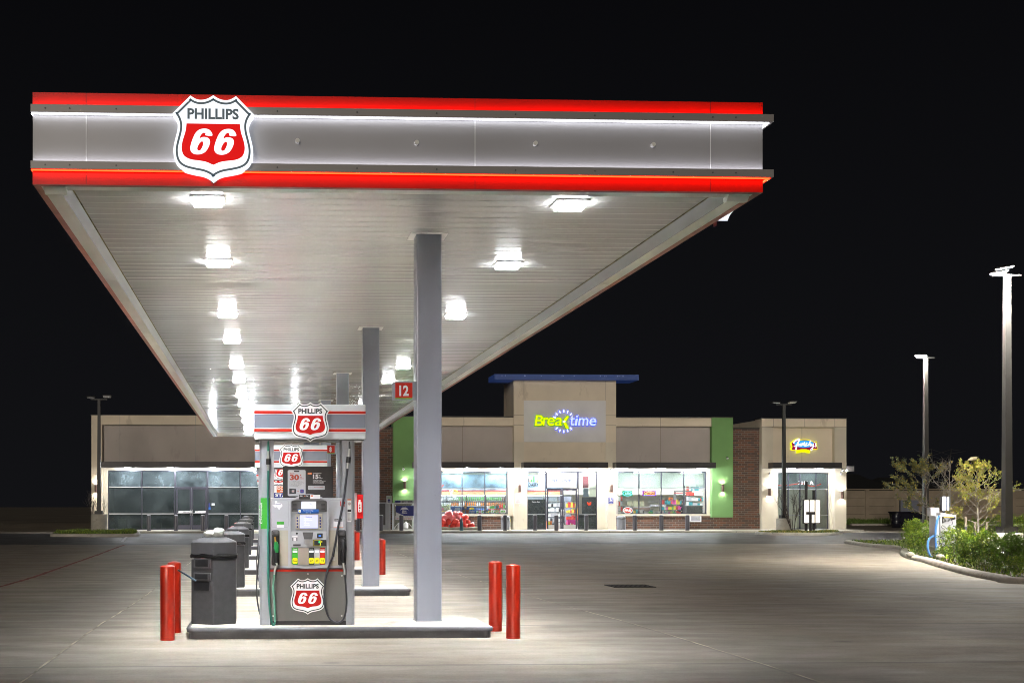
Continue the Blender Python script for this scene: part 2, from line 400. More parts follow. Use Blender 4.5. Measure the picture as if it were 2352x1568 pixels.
class MB:
    def __init__(s): s.v = []; s.f = []; s.m = []; s.s = []
    def add(s, vs, fs, mi=0, sm=False):
        o = len(s.v); s.v += [tuple(v) for v in vs]
        for f in fs: s.f.append(tuple(i + o for i in f)); s.m.append(mi); s.s.append(sm)
        return s
    def box(s, x0, x1, y0, y1, z0, z1, mi=0):
        if x0 > x1: x0, x1 = x1, x0
        if y0 > y1: y0, y1 = y1, y0
        if z0 > z1: z0, z1 = z1, z0
        return s.add([(x0, y0, z0), (x1, y0, z0), (x1, y1, z0), (x0, y1, z0), (x0, y0, z1), (x1, y0, z1), (x1, y1, z1), (x0, y1, z1)],
                     [(0, 3, 2, 1), (4, 5, 6, 7), (0, 1, 5, 4), (1, 2, 6, 5), (2, 3, 7, 6), (3, 0, 4, 7)], mi)
    def xprism(s, poly, x0, x1, mi=0):           # poly in (y,z), extruded along X
        n = len(poly)
        vs = [(x0, a, b) for a, b in poly] + [(x1, a, b) for a, b in poly]
        fs = [tuple(range(n))[::-1], tuple(range(n, 2 * n))] + [(i, (i + 1) % n, n + (i + 1) % n, n + i) for i in range(n)]
        return s.add(vs, fs, mi)
    def yprism(s, poly, y0, y1, mi=0):           # poly in (x,z), extruded along Y
        n = len(poly)
        vs = [(a, y0, b) for a, b in poly] + [(a, y1, b) for a, b in poly]
        fs = [tuple(range(n)), tuple(range(n, 2 * n))[::-1]] + [(i, n + i, n + (i + 1) % n, (i + 1) % n) for i in range(n)]
        return s.add(vs, fs, mi)
    def zprism(s, poly, z0, z1, mi=0):
        n = len(poly)
        vs = [(a, b, z0) for a, b in poly] + [(a, b, z1) for a, b in poly]
        fs = [tuple(range(n))[::-1], tuple(range(n, 2 * n))] + [(i, (i + 1) % n, n + (i + 1) % n, n + i) for i in range(n)]
        return s.add(vs, fs, mi)
    def plate(s, loops, y0, y1, mi=0, side=None):  # concave outlines with holes, front face at y0 (towards -Y)
        side = mi if side is None else side
        tri = tessellate_polygon([[Vector((a, b, 0)) for a, b in lp] for lp in loops])
        flat = [p for lp in loops for p in lp]; n = len(flat)
        s.add([(a, y0, b) for a, b in flat], [t for t in tri], mi)
        o = 0
        for lp in loops:
            k = len(lp)
            vs = [(a, y0, b) for a, b in lp] + [(a, y1, b) for a, b in lp]
            s.add(vs, [(i, (i + 1) % k, k + (i + 1) % k, k + i) for i in range(k)], side)
        return s
    def cyl(s, p0, p1, r0, r1=None, n=16, mi=0, caps=True):
        r1 = r0 if r1 is None else r1
        p0, p1 = Vector(p0), Vector(p1); d = (p1 - p0).normalized()
        a = d.orthogonal().normalized(); b = d.cross(a)
        ring = lambda p, r: [p + (a * math.cos(2 * PI * i / n) + b * math.sin(2 * PI * i / n)) * r for i in range(n)]
        A, B = ring(p0, r0), ring(p1, r1)
        s.add(A + B, [(i, (i + 1) % n, n + (i + 1) % n, n + i) for i in range(n)], mi, True)
        if caps:
            s.add(A, [tuple(range(n))[::-1]], mi); s.add(B, [tuple(range(n))], mi)
        return s
    def tube(s, pts, r, n=8, mi=0, sm=True):
        pts = [Vector(p) for p in pts]; rs = r if isinstance(r, (list, tuple)) else [r] * len(pts)
        vs = []; a = None
        for i, p in enumerate(pts):
            d = (pts[min(i + 1, len(pts) - 1)] - pts[max(i - 1, 0)]).normalized()
            if a is None: a = d.orthogonal().normalized()
            a = (a - d * a.dot(d)); a = a.normalized() if a.length > 1e-6 else d.orthogonal().normalized()
            b = d.cross(a)
            vs += [p + (a * math.cos(2 * PI * k / n) + b * math.sin(2 * PI * k / n)) * rs[i] for k in range(n)]
        fs = [(i * n + k, i * n + (k + 1) % n, (i + 1) * n + (k + 1) % n, (i + 1) * n + k) for i in range(len(pts) - 1) for k in range(n)]
        s.add(vs, fs, mi, sm)
        s.add(vs[:n], [tuple(range(n))[::-1]], mi); s.add(vs[-n:], [tuple(range(n))], mi)
        return s
    def lathe(s, c, prof, n=20, mi=0, sm=True):    # prof: (r, z)
        vs = []
        for r, z in prof: vs += [(c[0] + r * math.cos(2 * PI * k / n), c[1] + r * math.sin(2 * PI * k / n), c[2] + z) for k in range(n)]
        fs = [(i * n + k, i * n + (k + 1) % n, (i + 1) * n + (k + 1) % n, (i + 1) * n + k) for i in range(len(prof) - 1) for k in range(n)]
        return s.add(vs, fs, mi, sm)
    def blob(s, c, r, n=10, mi=0, jit=0, fn=None):
        vs = []; rows = n // 2 + 1
        for i in range(rows + 1):
            ph = PI * i / rows
            for k in range(n):
                th = 2 * PI * k / n
                q = Vector((math.sin(ph) * math.cos(th), math.sin(ph) * math.sin(th), math.cos(ph)))
                if jit: q *= 1 + random.uniform(-jit, jit)
                q = Vector((q.x * r[0], q.y * r[1], q.z * r[2]))
                if fn: q = fn(q)
                vs.append(Vector(c) + q)
        fs = [(i * n + k, (i + 1) * n + k, (i + 1) * n + (k + 1) % n, i * n + (k + 1) % n) for i in range(rows) for k in range(n)]
        return s.add(vs, fs, mi, True)
    def text(s, t, x0, x1, z0, z1, y, mi=0, bold=0.0, shear=0.0, keep=False, ext=0.0):
        vs, fs = raw_text(t, bold, shear)
        if not vs: return s
        ax = min(v[0] for v in vs); bx = max(v[0] for v in vs); az = min(v[1] for v in vs); bz = max(v[1] for v in vs)
        kx = (x1 - x0) / (bx - ax); kz = (z1 - z0) / (bz - az)
        if keep:
            k = min(kx, kz); mx = (x0 + x1) / 2; x0 = mx - k * (bx - ax) / 2; kx = kz = k
        P = [(x0 + (a - ax) * kx, y, z0 + (b - az) * kz) for a, b in vs]
        return s.add(P, fs, mi)
    def build(s, name, mats, parent=None, bevel=0, loc=None, rot=None, seg=2):
        me = bpy.data.meshes.new(name)
        me.from_pydata([tuple(v) for v in s.v], [], s.f)
        if not isinstance(mats, (list, tuple)): mats = [mats]
        for x in mats: me.materials.append(M[x] if isinstance(x, str) else x)
        me.polygons.foreach_set("material_index", s.m)
        me.polygons.foreach_set("use_smooth", s.s)
        me.update()
        o = bpy.data.objects.new(name, me); COL.objects.link(o)
        if parent: o.parent = parent
        if loc: o.location = loc
        if rot: o.rotation_euler = rot
        if bevel:
            b = o.modifiers.new("bevel", 'BEVEL'); b.width = bevel; b.segments = seg; b.limit_method = 'ANGLE'; b.angle_limit = R(40)
        return o
def build_split(mb, name, mats, parent, cuts, bevel=0):
    outs = []
    for k in range(len(cuts) + 1):
        lo = -1e9 if k == 0 else cuts[k - 1]; hi = 1e9 if k == len(cuts) else cuts[k]; q = MB(); mp = {}
        for f, mi, sm in zip(mb.f, mb.m, mb.s):
            c = sum(mb.v[i][0] for i in f) / len(f)
            if lo <= c < hi:
                for i in f:
                    if i not in mp: mp[i] = len(q.v); q.v.append(mb.v[i])
                q.f.append(tuple(mp[i] for i in f)); q.m.append(mi); q.s.append(sm)
        if q.f: outs.append(q.build(name, mats, parent, bevel=bevel))
    return outs
def tag(o, label, cat, group=None):
    o["label"] = label; o["category"] = cat
    if group: o["group"] = group
    return o
def struct(o): o["kind"] = "structure"; return o
def stuff(o, label=None, cat=None):
    o["kind"] = "stuff"
    if label: o["label"] = label; o["category"] = cat
    return o
def thing(name, label, cat, loc=(0, 0, 0), rz=0, group=None):
    o = bpy.data.objects.new(name, None); COL.objects.link(o); o.empty_display_size = .1
    o.location = loc; o.rotation_euler = (0, 0, rz)
    return tag(o, label, cat, group)
def kids(o): return [c for c in bpy.data.objects if c.parent == o]
def dup(root, loc=None, label=None, rz=None, cache={}):
    r = root.copy(); COL.objects.link(r)
    if loc is not None: r.location = loc
    if rz is not None: r.rotation_euler = (0, 0, rz)
    if label: r["label"] = label
    def rec(src, dst):
        for c in list(src.children):
            d = c.copy(); COL.objects.link(d); d.parent = dst; rec(c, d)
    rec(root, r)
    return r
def spl(pts, n=6):                                # Catmull-Rom through the points
    out = []
    P = [pts[0]] + list(pts) + [pts[-1]]
    for i in range(1, len(P) - 2):
        p0, p1, p2, p3 = P[i - 1], P[i], P[i + 1], P[i + 2]
        for k in range(n):
            t = k / n
            out.append(tuple(.5 * (2 * p1[j] + (p2[j] - p0[j]) * t + (2 * p0[j] - 5 * p1[j] + 4 * p2[j] - p3[j]) * t * t + (3 * p1[j] - p0[j] - 3 * p2[j] + p3[j]) * t ** 3) for j in range(len(p1))))
    out.append(tuple(pts[-1]))
    return out
def cspl(pts, n=5):                               # closed Catmull-Rom
    k = len(pts); out = []
    for i in range(k):
        p0, p1, p2, p3 = pts[i - 1], pts[i], pts[(i + 1) % k], pts[(i + 2) % k]
        for q in range(n):
            t = q / n
            out.append(tuple(.5 * (2 * p1[j] + (p2[j] - p0[j]) * t + (2 * p0[j] - 5 * p1[j] + 4 * p2[j] - p3[j]) * t * t + (3 * p1[j] - p0[j] - 3 * p2[j] + p3[j]) * t ** 3) for j in (0, 1)))
    return out
def rrect(x0, x1, z0, z1, r, n=4):
    out = []
    for cx, cz, a in ((x1 - r, z1 - r, 0), (x0 + r, z1 - r, 90), (x0 + r, z0 + r, 180), (x1 - r, z0 + r, 270)):
        out += [(cx + r * math.cos(R(a + 90 * i / n)), cz + r * math.sin(R(a + 90 * i / n))) for i in range(n + 1)]
    return out
def inset(poly, d):
    n = len(poly); out = []
    area = sum(poly[i][0] * poly[(i + 1) % n][1] - poly[(i + 1) % n][0] * poly[i][1] for i in range(n))
    sg = 1 if area > 0 else -1
    for i in range(n):
        a, b, c = Vector(poly[i - 1]), Vector(poly[i]), Vector(poly[(i + 1) % n])
        e1 = (b - a); e2 = (c - b)
        if e1.length < 1e-9 or e2.length < 1e-9: out.append(tuple(b)); continue
        e1.normalize(); e2.normalize()
        n1 = Vector((-e1.y, e1.x)) * sg; n2 = Vector((-e2.y, e2.x)) * sg
        k = n1 + n2
        k = k / max(.35, k.length_squared / 2) if k.length > 1e-6 else n1
        out.append(tuple(b + k * d))
    return out

# ------------------------------------------------------------------ the shield emblem
_half = spl([(0, 0), (55, 32), (110, 44), (160, 36), (212, 5)], 4)[:-1] + [(212, 5)] + spl([(378, 172), (345, 222), (330, 272), (333, 330), (350, 400), (366, 470), (370, 530), (358, 600), (325, 655), (265, 693), (180, 715), (100, 730), (45, 752), (0, 785)], 4)
SHO = [(x, -y) for x, y in _half] + [(-x, -y) for x, y in _half[::-1]][1:-1]
_r = [(248, 265)] + spl([(248, 265), (258, 340), (285, 430), (293, 500), (272, 562), (212, 597), (120, 610), (60, 622), (4, 647)], 4)
SHR = [(x, -y) for x, y in _r] + [(-x, -y) for x, y in _r[::-1]][1:]
def _g(o): return [(x - 1768 + o, -(y - 128)) for x, y in (
    (1758, 505), (1750, 470), (1725, 447), (1685, 440), (1640, 450), (1605, 480), (1580, 530), (1560, 590), (1555, 630), (1568, 662), (1600, 679), (1650, 678), (1695, 655), (1725, 610), (1738, 565), (1730, 535), (1705, 521), (1670, 519), (1642, 530), (1650, 505), (1667, 484), (1682, 477), (1697, 485), (1698, 502))]
def _h(o): return [(x - 1768 + o, -(y - 128)) for x, y in ((1664, 558), (1642, 575), (1624, 607), (1620, 632), (1633, 645), (1652, 636), (1670, 602), (1675, 572))]
def six(o):
    g = _g(o); a = [g[0]] + cspl(g, 4)[1:]; return [a, cspl(_h(o), 4)]
def shield(mb, cx, zt, w, y, thick, mats=(0, 1, 2), side=None, step=.002):
    k = w / 756.0
    T = lambda lp: [(cx + x * k, zt + z * k) for x, z in lp]
    W_, D_, R_ = mats
    mb.plate([T(SHO)], y, y + thick, W_, side)
    A_, B_ = T(inset(SHO, 22)), T(inset(SHO, 42)); n = len(A_)
    mb.add([(a, y - step, b) for a, b in A_ + B_], [(i, (i + 1) % n, n + (i + 1) % n, n + i) for i in range(n)], D_)
    mb.plate([T(SHR)], y - 1.5 * step, y, R_)
    for o in (0, 222): mb.plate([T(lp) for lp in six(o)], y - 2.6 * step, y, W_)
    mb.text("PHILLIPS", cx - 240 * k, cx + 238 * k, zt - 224 * k, zt - 122 * k, y - step, D_, bold=.035)
    return mb
ORD = ["nearest", "second", "third", "fourth", "fifth", "farthest"]
ISY = [16.67 + 9.2 * k for k in range(6)]
# ================================================================== ground
m = MB()
ys = [-12, -4, 4] + [8 + i * 1.5 for i in range(62)] + [102, 115, 140, 200, 400, 900]
for a, b in zip(ys, ys[1:]):
    for x0, x1 in ((-400, -60), (-60, 0), (0, 60), (60, 400)):
        m.add([(x0, a, zg(a)), (x1, a, zg(a)), (x1, b, zg(b)), (x0, b, zg(b))], [(0, 1, 2, 3)])
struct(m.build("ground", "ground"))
m = MB()
ys = [60 + i * 1.5 for i in range(12)]
for a, b in zip(ys, ys[1:]):
    m.add([(-60, a, zg(a) + .004), (60, a, zg(a) + .004), (60, b, zg(b) + .004), (-60, b, zg(b) + .004)], [(0, 1, 2, 3)])
struct(m.build("road", "aisle"))
def line_on_ground(name, x0, x1, ya, yb, w, matn, dz=.008, wob=.012):
    m = MB(); n = int((yb - ya) / .35); L = []
    for i in range(n + 1):
        y = ya + (yb - ya) * i / n; x = x0 + (x1 - x0) * i / n + random.uniform(-wob, wob); h = w / 2 * random.uniform(.75, 1.2)
        L.append(((x - h, y, zg(y) + dz), (x + h, y, zg(y) + dz)))
    for (a, b), (c, d) in zip(L, L[1:]): m.add([a, b, d, c], [(0, 1, 2, 3)])
    return struct(m.build(name, matn))
line_on_ground("pavement_joint", -2.30, -2.27, 9.5, 59.9, .028, 'sealant')
line_on_ground("pavement_joint", 5.38, 5.22, 9.5, 59.9, .028, 'sealant')
line_on_ground("road_marking", -5.72, -6.2, 22, 59.8, .13, 'stripe', wob=.02)
line_on_ground("road_marking", -6.75, -7.3, 64, 72, .13, 'wstripe', dz=.012, wob=.02)
# storm drain
gx, gy = G(1447, 1346)
t = thing("drain_grate", "dark cast iron storm drain grate set in the concrete right of the pumps", "drain grate", (gx, gy, zg(gy) + .006))
m = MB(); m.box(-.47, .47, -.42, .42, -.004, .0); m.build("grate_pit", 'black', t)
m = MB()
for i in range(9): m.box(-.46 + i * .108, -.40 + i * .108, -.40, .40, .0, .012)
for y in (-.42, -.14, .14, .40): m.box(-.47, .47, y, y + .03, .001, .014)
m.build("grate_bars", 'grate', t)

# ================================================================== canopy
CX0, CX1, CY0, CY1 = -2.473, 5.583, 14.3, 66.5
ZB, ZT, ZC = 5.181, 6.178, 5.33
can = thing("fuel_canopy", "large illuminated fuel canopy with red and silver fascia over the pumps", "canopy", (0, 0, 0))
P_ = .09
def sides():   # (start, end, outward normal)
    return [((CX0, CY0), (CX1, CY0), (0, -1)), ((CX1, CY0), (CX1, CY1), (1, 0)), ((CX1, CY1), (CX0, CY1), (0, 1)), ((CX0, CY1), (CX0, CY0), (-1, 0))]
def wallband(m, z0, z1, t0, t1, mi=0, left=None):
    """closed band round the canopy between offsets t0 (inner) and t1 (outer)"""
    l1 = t1 if left is None else left; l0 = t0 if left is None else left * .5
    a = [(CX0 - l1, CY0 - t1), (CX1 + t1, CY0 - t1), (CX1 + t1, CY1 + t1), (CX0 - l1, CY1 + t1)]
    b = [(CX0 - l0, CY0 - t0), (CX1 + t0, CY0 - t0), (CX1 + t0, CY1 + t0), (CX0 - l0, CY1 + t0)]
    vs = [(x, y, z0) for x, y in a] + [(x, y, z1) for x, y in a] + [(x, y, z0) for x, y in b] + [(x, y, z1) for x, y in b]
    fs = []
    for i in range(4):
        j = (i + 1) % 4
        fs += [(i, j, 4 + j, 4 + i), (8 + j, 8 + i, 12 + i, 12 + j), (4 + i, 4 + j, 12 + j, 12 + i), (j, i, 8 + i, 8 + j)]
    m.add(vs, fs, mi)
m = MB(); wallband(m, 6.020, ZT, -.05, 0); m.build("red_fascia_band", 'redpanel', can)
m = MB(); wallband(m, 5.352, 6.018, -.05, -.002); m.build("silver_fascia_band", 'greypanel', can)
m = MB(); wallband(m, ZB, 5.350, -.05, 0); m.build("red_fascia_band", 'redpanel', can)
# pinkish return under the fascia
m = MB(); wallband(m, ZB - .004, ZB - .001, -.075, -.001)
m.build("fascia_return", mat('fascia_return_pink', (.42, .16, .13), .5, noise=(3, .2)), can)
for nm, z0, z1 in (("upper_channel", 5.940, 6.024), ("lower_channel", 5.328, 5.413)):
    m = MB(); wallband(m, z0, z1, .0015, P_, 0, .008)
    c = m.build(nm, 'channel', can, bevel=.004)
    mm = MB()
    for px in (104, 160, 267, 448, 637, 820, 1003, 1184, 1366, 1546, 1637, 1690):
        x = fx(px, CY0 - P_); z = (z0 + z1) / 2
        mm.cyl((x, CY0 - P_ - .008, z), (x, CY0 - P_ + .002, z), .009, n=8)
    stuff(mm.build("bolts", 'dkgrey', c))
# LED strips (thin mitred bands)
def strip(name, z0, z1, t0, t1, mt):
    m = MB(); wallband(m, z0, z1, t0, t1, 0, .007); m.build(name, mt, can)
strip("white_led_strip", 5.932, 5.938, .025, .052, 'led_w')
strip("soft_led_strip", 5.415, 5.421, .025, .052, 'led_w2')
strip("red_led_strip", 6.026, 6.032, .030, .060, 'led_r')
strip("red_led_strip", 5.320, 5.326, .030, .060, 'led_r')
# panel seams, standoffs
m = MB()
for px in (198, 1091, 1632):
    x = fx(px, CY0)
    m.box(x - .0035, x + .0035, CY0 - .004, CY0, 5.42, 5.93, 0)
build_split(m, 'panel_seam', mat('seam_edge', (.7, .7, .7), .4), can, [0, 3])
m = MB()
for px in (198, 490, 1091, 1632):
    x = fx(px, CY0)
    m.box(x - .003, x + .003, CY0 - .002, CY0 + .01, ZB, 5.318, 0); m.box(x - .003, x + .003, CY0 - .002, CY0 + .01, 6.034, ZT, 0)
build_split(m, 'panel_seam', mat('seam_dark_red', (.12, .005, .005), .5), can, [-1.2, 1.5, 3.7])
for px, py in ((683, 323), (956, 327), (1228, 329), (1498, 332)):
    x = fx(px, CY0); z = fz(px, py, CY0 - .05)
    m = MB(); m.cyl((x, CY0 - .06, z), (x, CY0, z), .024, n=20); m.build("standoff_disc", 'white', can)
# unseen roof deck, put in to block light through the canopy
m = MB(); m.box(CX0 + .06, CX1 - .06, CY0 + .06, CY1 - .06, 5.60, 5.64); m.build("roof_deck", 'dkgrey', can)
# ceiling planks
m = MB(); y = CY0 + .26
while y < CY1 - .30:
    w = .305; e = min(y + w, CY1 - .29)
    a, b = random.gauss(0, .0008), random.gauss(0, .0008)
    x0, x1 = CX0 + .30, CX1 - .30
    pr = [(y, ZC + .006), (y + .012, ZC + a), (y + w * .33, ZC + a * .5 + .0006 * random.uniform(-1, 1)), (y + w * .66, ZC + b * .5 + .0006 * random.uniform(-1, 1)), (e - .010, ZC + b), (e, ZC + .006)]
    vs = [(x0, p, q) for p, q in pr] + [(x1, p, q) for p, q in pr]; k = len(pr)
    m.add(vs, [(i, k + i, k + i + 1, i + 1) for i in range(k - 1)], 0, False)
    y += w
cl = m.build("ceiling_panels", 'ceil', can)
# gutters along the long sides, beams at both ends
for s, x in ((1, CX0), (-1, CX1)):
    m = MB()
    m.add([(x + s * .075, CY0 + .06, ZB), (x + s * .25, CY0 + .06, ZB), (x + s * .25, CY1 - .06, ZB), (x + s * .075, CY1 - .06, ZB)], [(0, 1, 2, 3)], 0)
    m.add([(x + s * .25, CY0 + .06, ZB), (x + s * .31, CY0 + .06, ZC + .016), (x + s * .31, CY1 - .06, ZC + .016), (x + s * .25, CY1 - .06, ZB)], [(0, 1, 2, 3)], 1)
    m.box(x + s * .306, x + s * .322, CY0 + .3, CY1 - .3, ZC - .006, ZC + .002, 2)
    for k in range(1, 9):
        yy = CY0 + k * 6.1
        m.box(x + s * .08, x + s * .252, yy, yy + .018, ZB - .006, ZB - .001, 0)
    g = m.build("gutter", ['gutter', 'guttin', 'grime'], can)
    m = MB()
    xa, xb = x + s * .10, x + s * .34
    m.xprism([(CY0 + .12, ZB), (CY0 + .30, ZB), (CY0 + .30, ZB - .05), (CY0 + .20, ZB - .06)], min(xa, xb), max(xa, xb)); m.build("corner_outlet", 'white', can)
m = MB()
m.box(CX0 + .25, CX1 - .25, CY0 + .05, CY0 + .24, ZB, ZB + .02, 0); m.box(CX0 + .25, CX1 - .25, CY0 + .235, CY0 + .262, ZB, ZC + .02, 1)
m.box(CX0 + .25, CX1 - .25, CY1 - .24, CY1 - .05, ZB, ZB + .02, 0); m.box(CX0 + .25, CX1 - .25, CY1 - .30, CY1 - .235, ZB + .001, ZC + .02, 1)
nearp = MB(); farp = MB()
for q, ok in ((nearp, lambda v: v[1] < 30), (farp, lambda v: v[1] > 30)):
    idx = {}
    for f, mi, sm in zip(m.f, m.m, m.s):
        if ok(m.v[f[0]]):
            for i in f:
                if i not in idx: idx[i] = len(q.v); q.v.append(m.v[i])
            q.f.append(tuple(idx[i] for i in f)); q.m.append(mi); q.s.append(sm)
    q.build("end_trim", ['gutter', 'white'], can)
# columns
for k in range(6):
    y = 17.4 + 9.2 * k; zb = zg(ISY[k] + .5) + .145
    m = MB(); m.box(2.082, 2.422, y, y + .35, zb, ZC + .02)
    c = m.build("column", 'colpaint', can, bevel=.018, seg=3)
    m = MB(); m.box(2.0, 2.5, y - .07, y + .42, ZC - .006, ZC + .004, 0); m.build("collar_plate", 'white', c)
    m = MB(); m.box(2.075, 2.43, y - .006, y + .356, zb, zb + .02, 0); m.build("base_plate", 'colpaint', c)

# canopy ceiling lights
row_names = {-1: "left", 1: "right"}
nth = ["first", "second", "third", "fourth", "fifth", "sixth", "seventh", "eighth", "ninth", "tenth", "eleventh", "twelfth"]
lamp0 = None
for s, X in ((-1, -.63), (1, 3.71)):
    for i in range(12):
        Y = 17.55 + 9.2 * (i // 2) + (-2.02 if i % 2 == 0 else 1.92)
        lab = "square canopy ceiling light, %s from the near end of the %s row" % (nth[i], row_names[s])
        if lamp0 is None:
            lamp0 = thing("canopy_light", lab, "ceiling light", (X, Y, ZC), 0, "lights recessed in the canopy ceiling")
            m = MB(); m.box(-.20, .20, -.20, .20, -.022, -.001); m.build("housing", 'white', lamp0)
            m = MB(); m.box(-.165, .165, -.165, .165, -.065, -.0225); m.m[2] = m.m[3] = m.m[4] = m.m[5] = 1; m.build("lens", ['lamp', 'lampside'], lamp0)
            bpy.context.view_layer.update()
        else: dup(lamp0, (X, Y, ZC), lab)

# lit shield signs on the canopy
SHM = ['e_white', 'e_dark', 'e_red', 's_white']
def canopy_shield(cx, label, rz, w, loc):
    t = thing("shield_sign", label, "sign", loc, rz, "lit shield signs on the canopy")
    m = MB(); shield(m, 0, 0, w, -.17, .15, (0, 1, 2), 0); m.build("lit_face", SHM, t)
    m = MB(); m.box(-.03, .03, -.02, .0, -.9, -.1); m.build("mount", 'dkgrey', t)
    return t
sx = fx(490, CY0 - .15); szt = fz(490, 220, CY0 - .17)
canopy_shield(0, "big lit shield sign on the left part of the canopy front fascia", 0, .875, (sx, CY0 - P_ - .01 + .09, szt))
canopy_shield(0, "lit shield sign on the right side of the canopy, seen edge on", PI / 2, .80, (CX1 + .03, 15.95, szt - .06))

# ================================================================== pump islands
for k in range(6):
    y0 = ISY[k]; z = zg(y0 + .5)
    t = thing("pump_island", "%s raised concrete pump island with grey painted rounded kerb" % ORD[k], "kerb island", (1.025, y0 + .66, z), 0, "pump islands under the canopy")
    m = MB(); m.zprism([(p, q) for p, q in rrect(-1.943, 1.943, -.66, .64, .10, 4)], -.15, .12)
    m.build("kerb_face", 'kerbpaint', t)
    m = MB()
    lo = rrect(-1.965, 1.965, -.685, .665, .12, 5); n = len(lo)
    rings = [(0, .085), (.012, .128), (-.018, .144), (-.05, .148)]
    allv = []
    for d, h in rings: allv += [(p[0], p[1], h) for p in inset(lo, -d)]
    m.add(allv, [(r * n + i, r * n + (i + 1) % n, (r + 1) * n + (i + 1) % n, (r + 1) * n + i) for r in range(len(rings) - 1) for i in range(n)], 0, True)
    m.build("kerb_nosing", 'kerbpaint', t)
    m = MB(); m.zprism(inset(lo, .045), .10, .149); m.build("deck", 'islandtop', t)

# ================================================================== red bollards
b0 = None
BP = [(-1.177, -.10, "front left"), (-1.16, .92, "rear left"), (3.229, -.07, "front right"), (3.184, .95, "rear right")]
for k in range(6):
    for x, dy, w in BP:
        x += (.12 if (k and x > 0 and dy > .5) else .03 if (k and x > 0) else 0)
        y = ISY[k] + dy; lab = "red steel bollard at the %s corner of the %s pump island" % (w, ORD[k])
        z = zg(y)
        if b0 is None:
            b0 = thing("bollard", lab, "bollard", (x, y, z), 0, "red bollards guarding the pump islands")
            m = MB(); m.lathe((0, 0, 0), [(.091, -.02), (.091, .30), (.0905, .70), (.092, .925), (.090, .932)], 28); m.build("post", 'redpaint', b0)
            m = MB(); m.lathe((0, 0, 0), [(.090, .932), (.072, .941), (.03, .952), (.0, .955)], 28); m.build("cap", 'redpaint', b0)
            bpy.context.view_layer.update()
        else: dup(b0, (x, y, z), lab, random.uniform(0, 6))

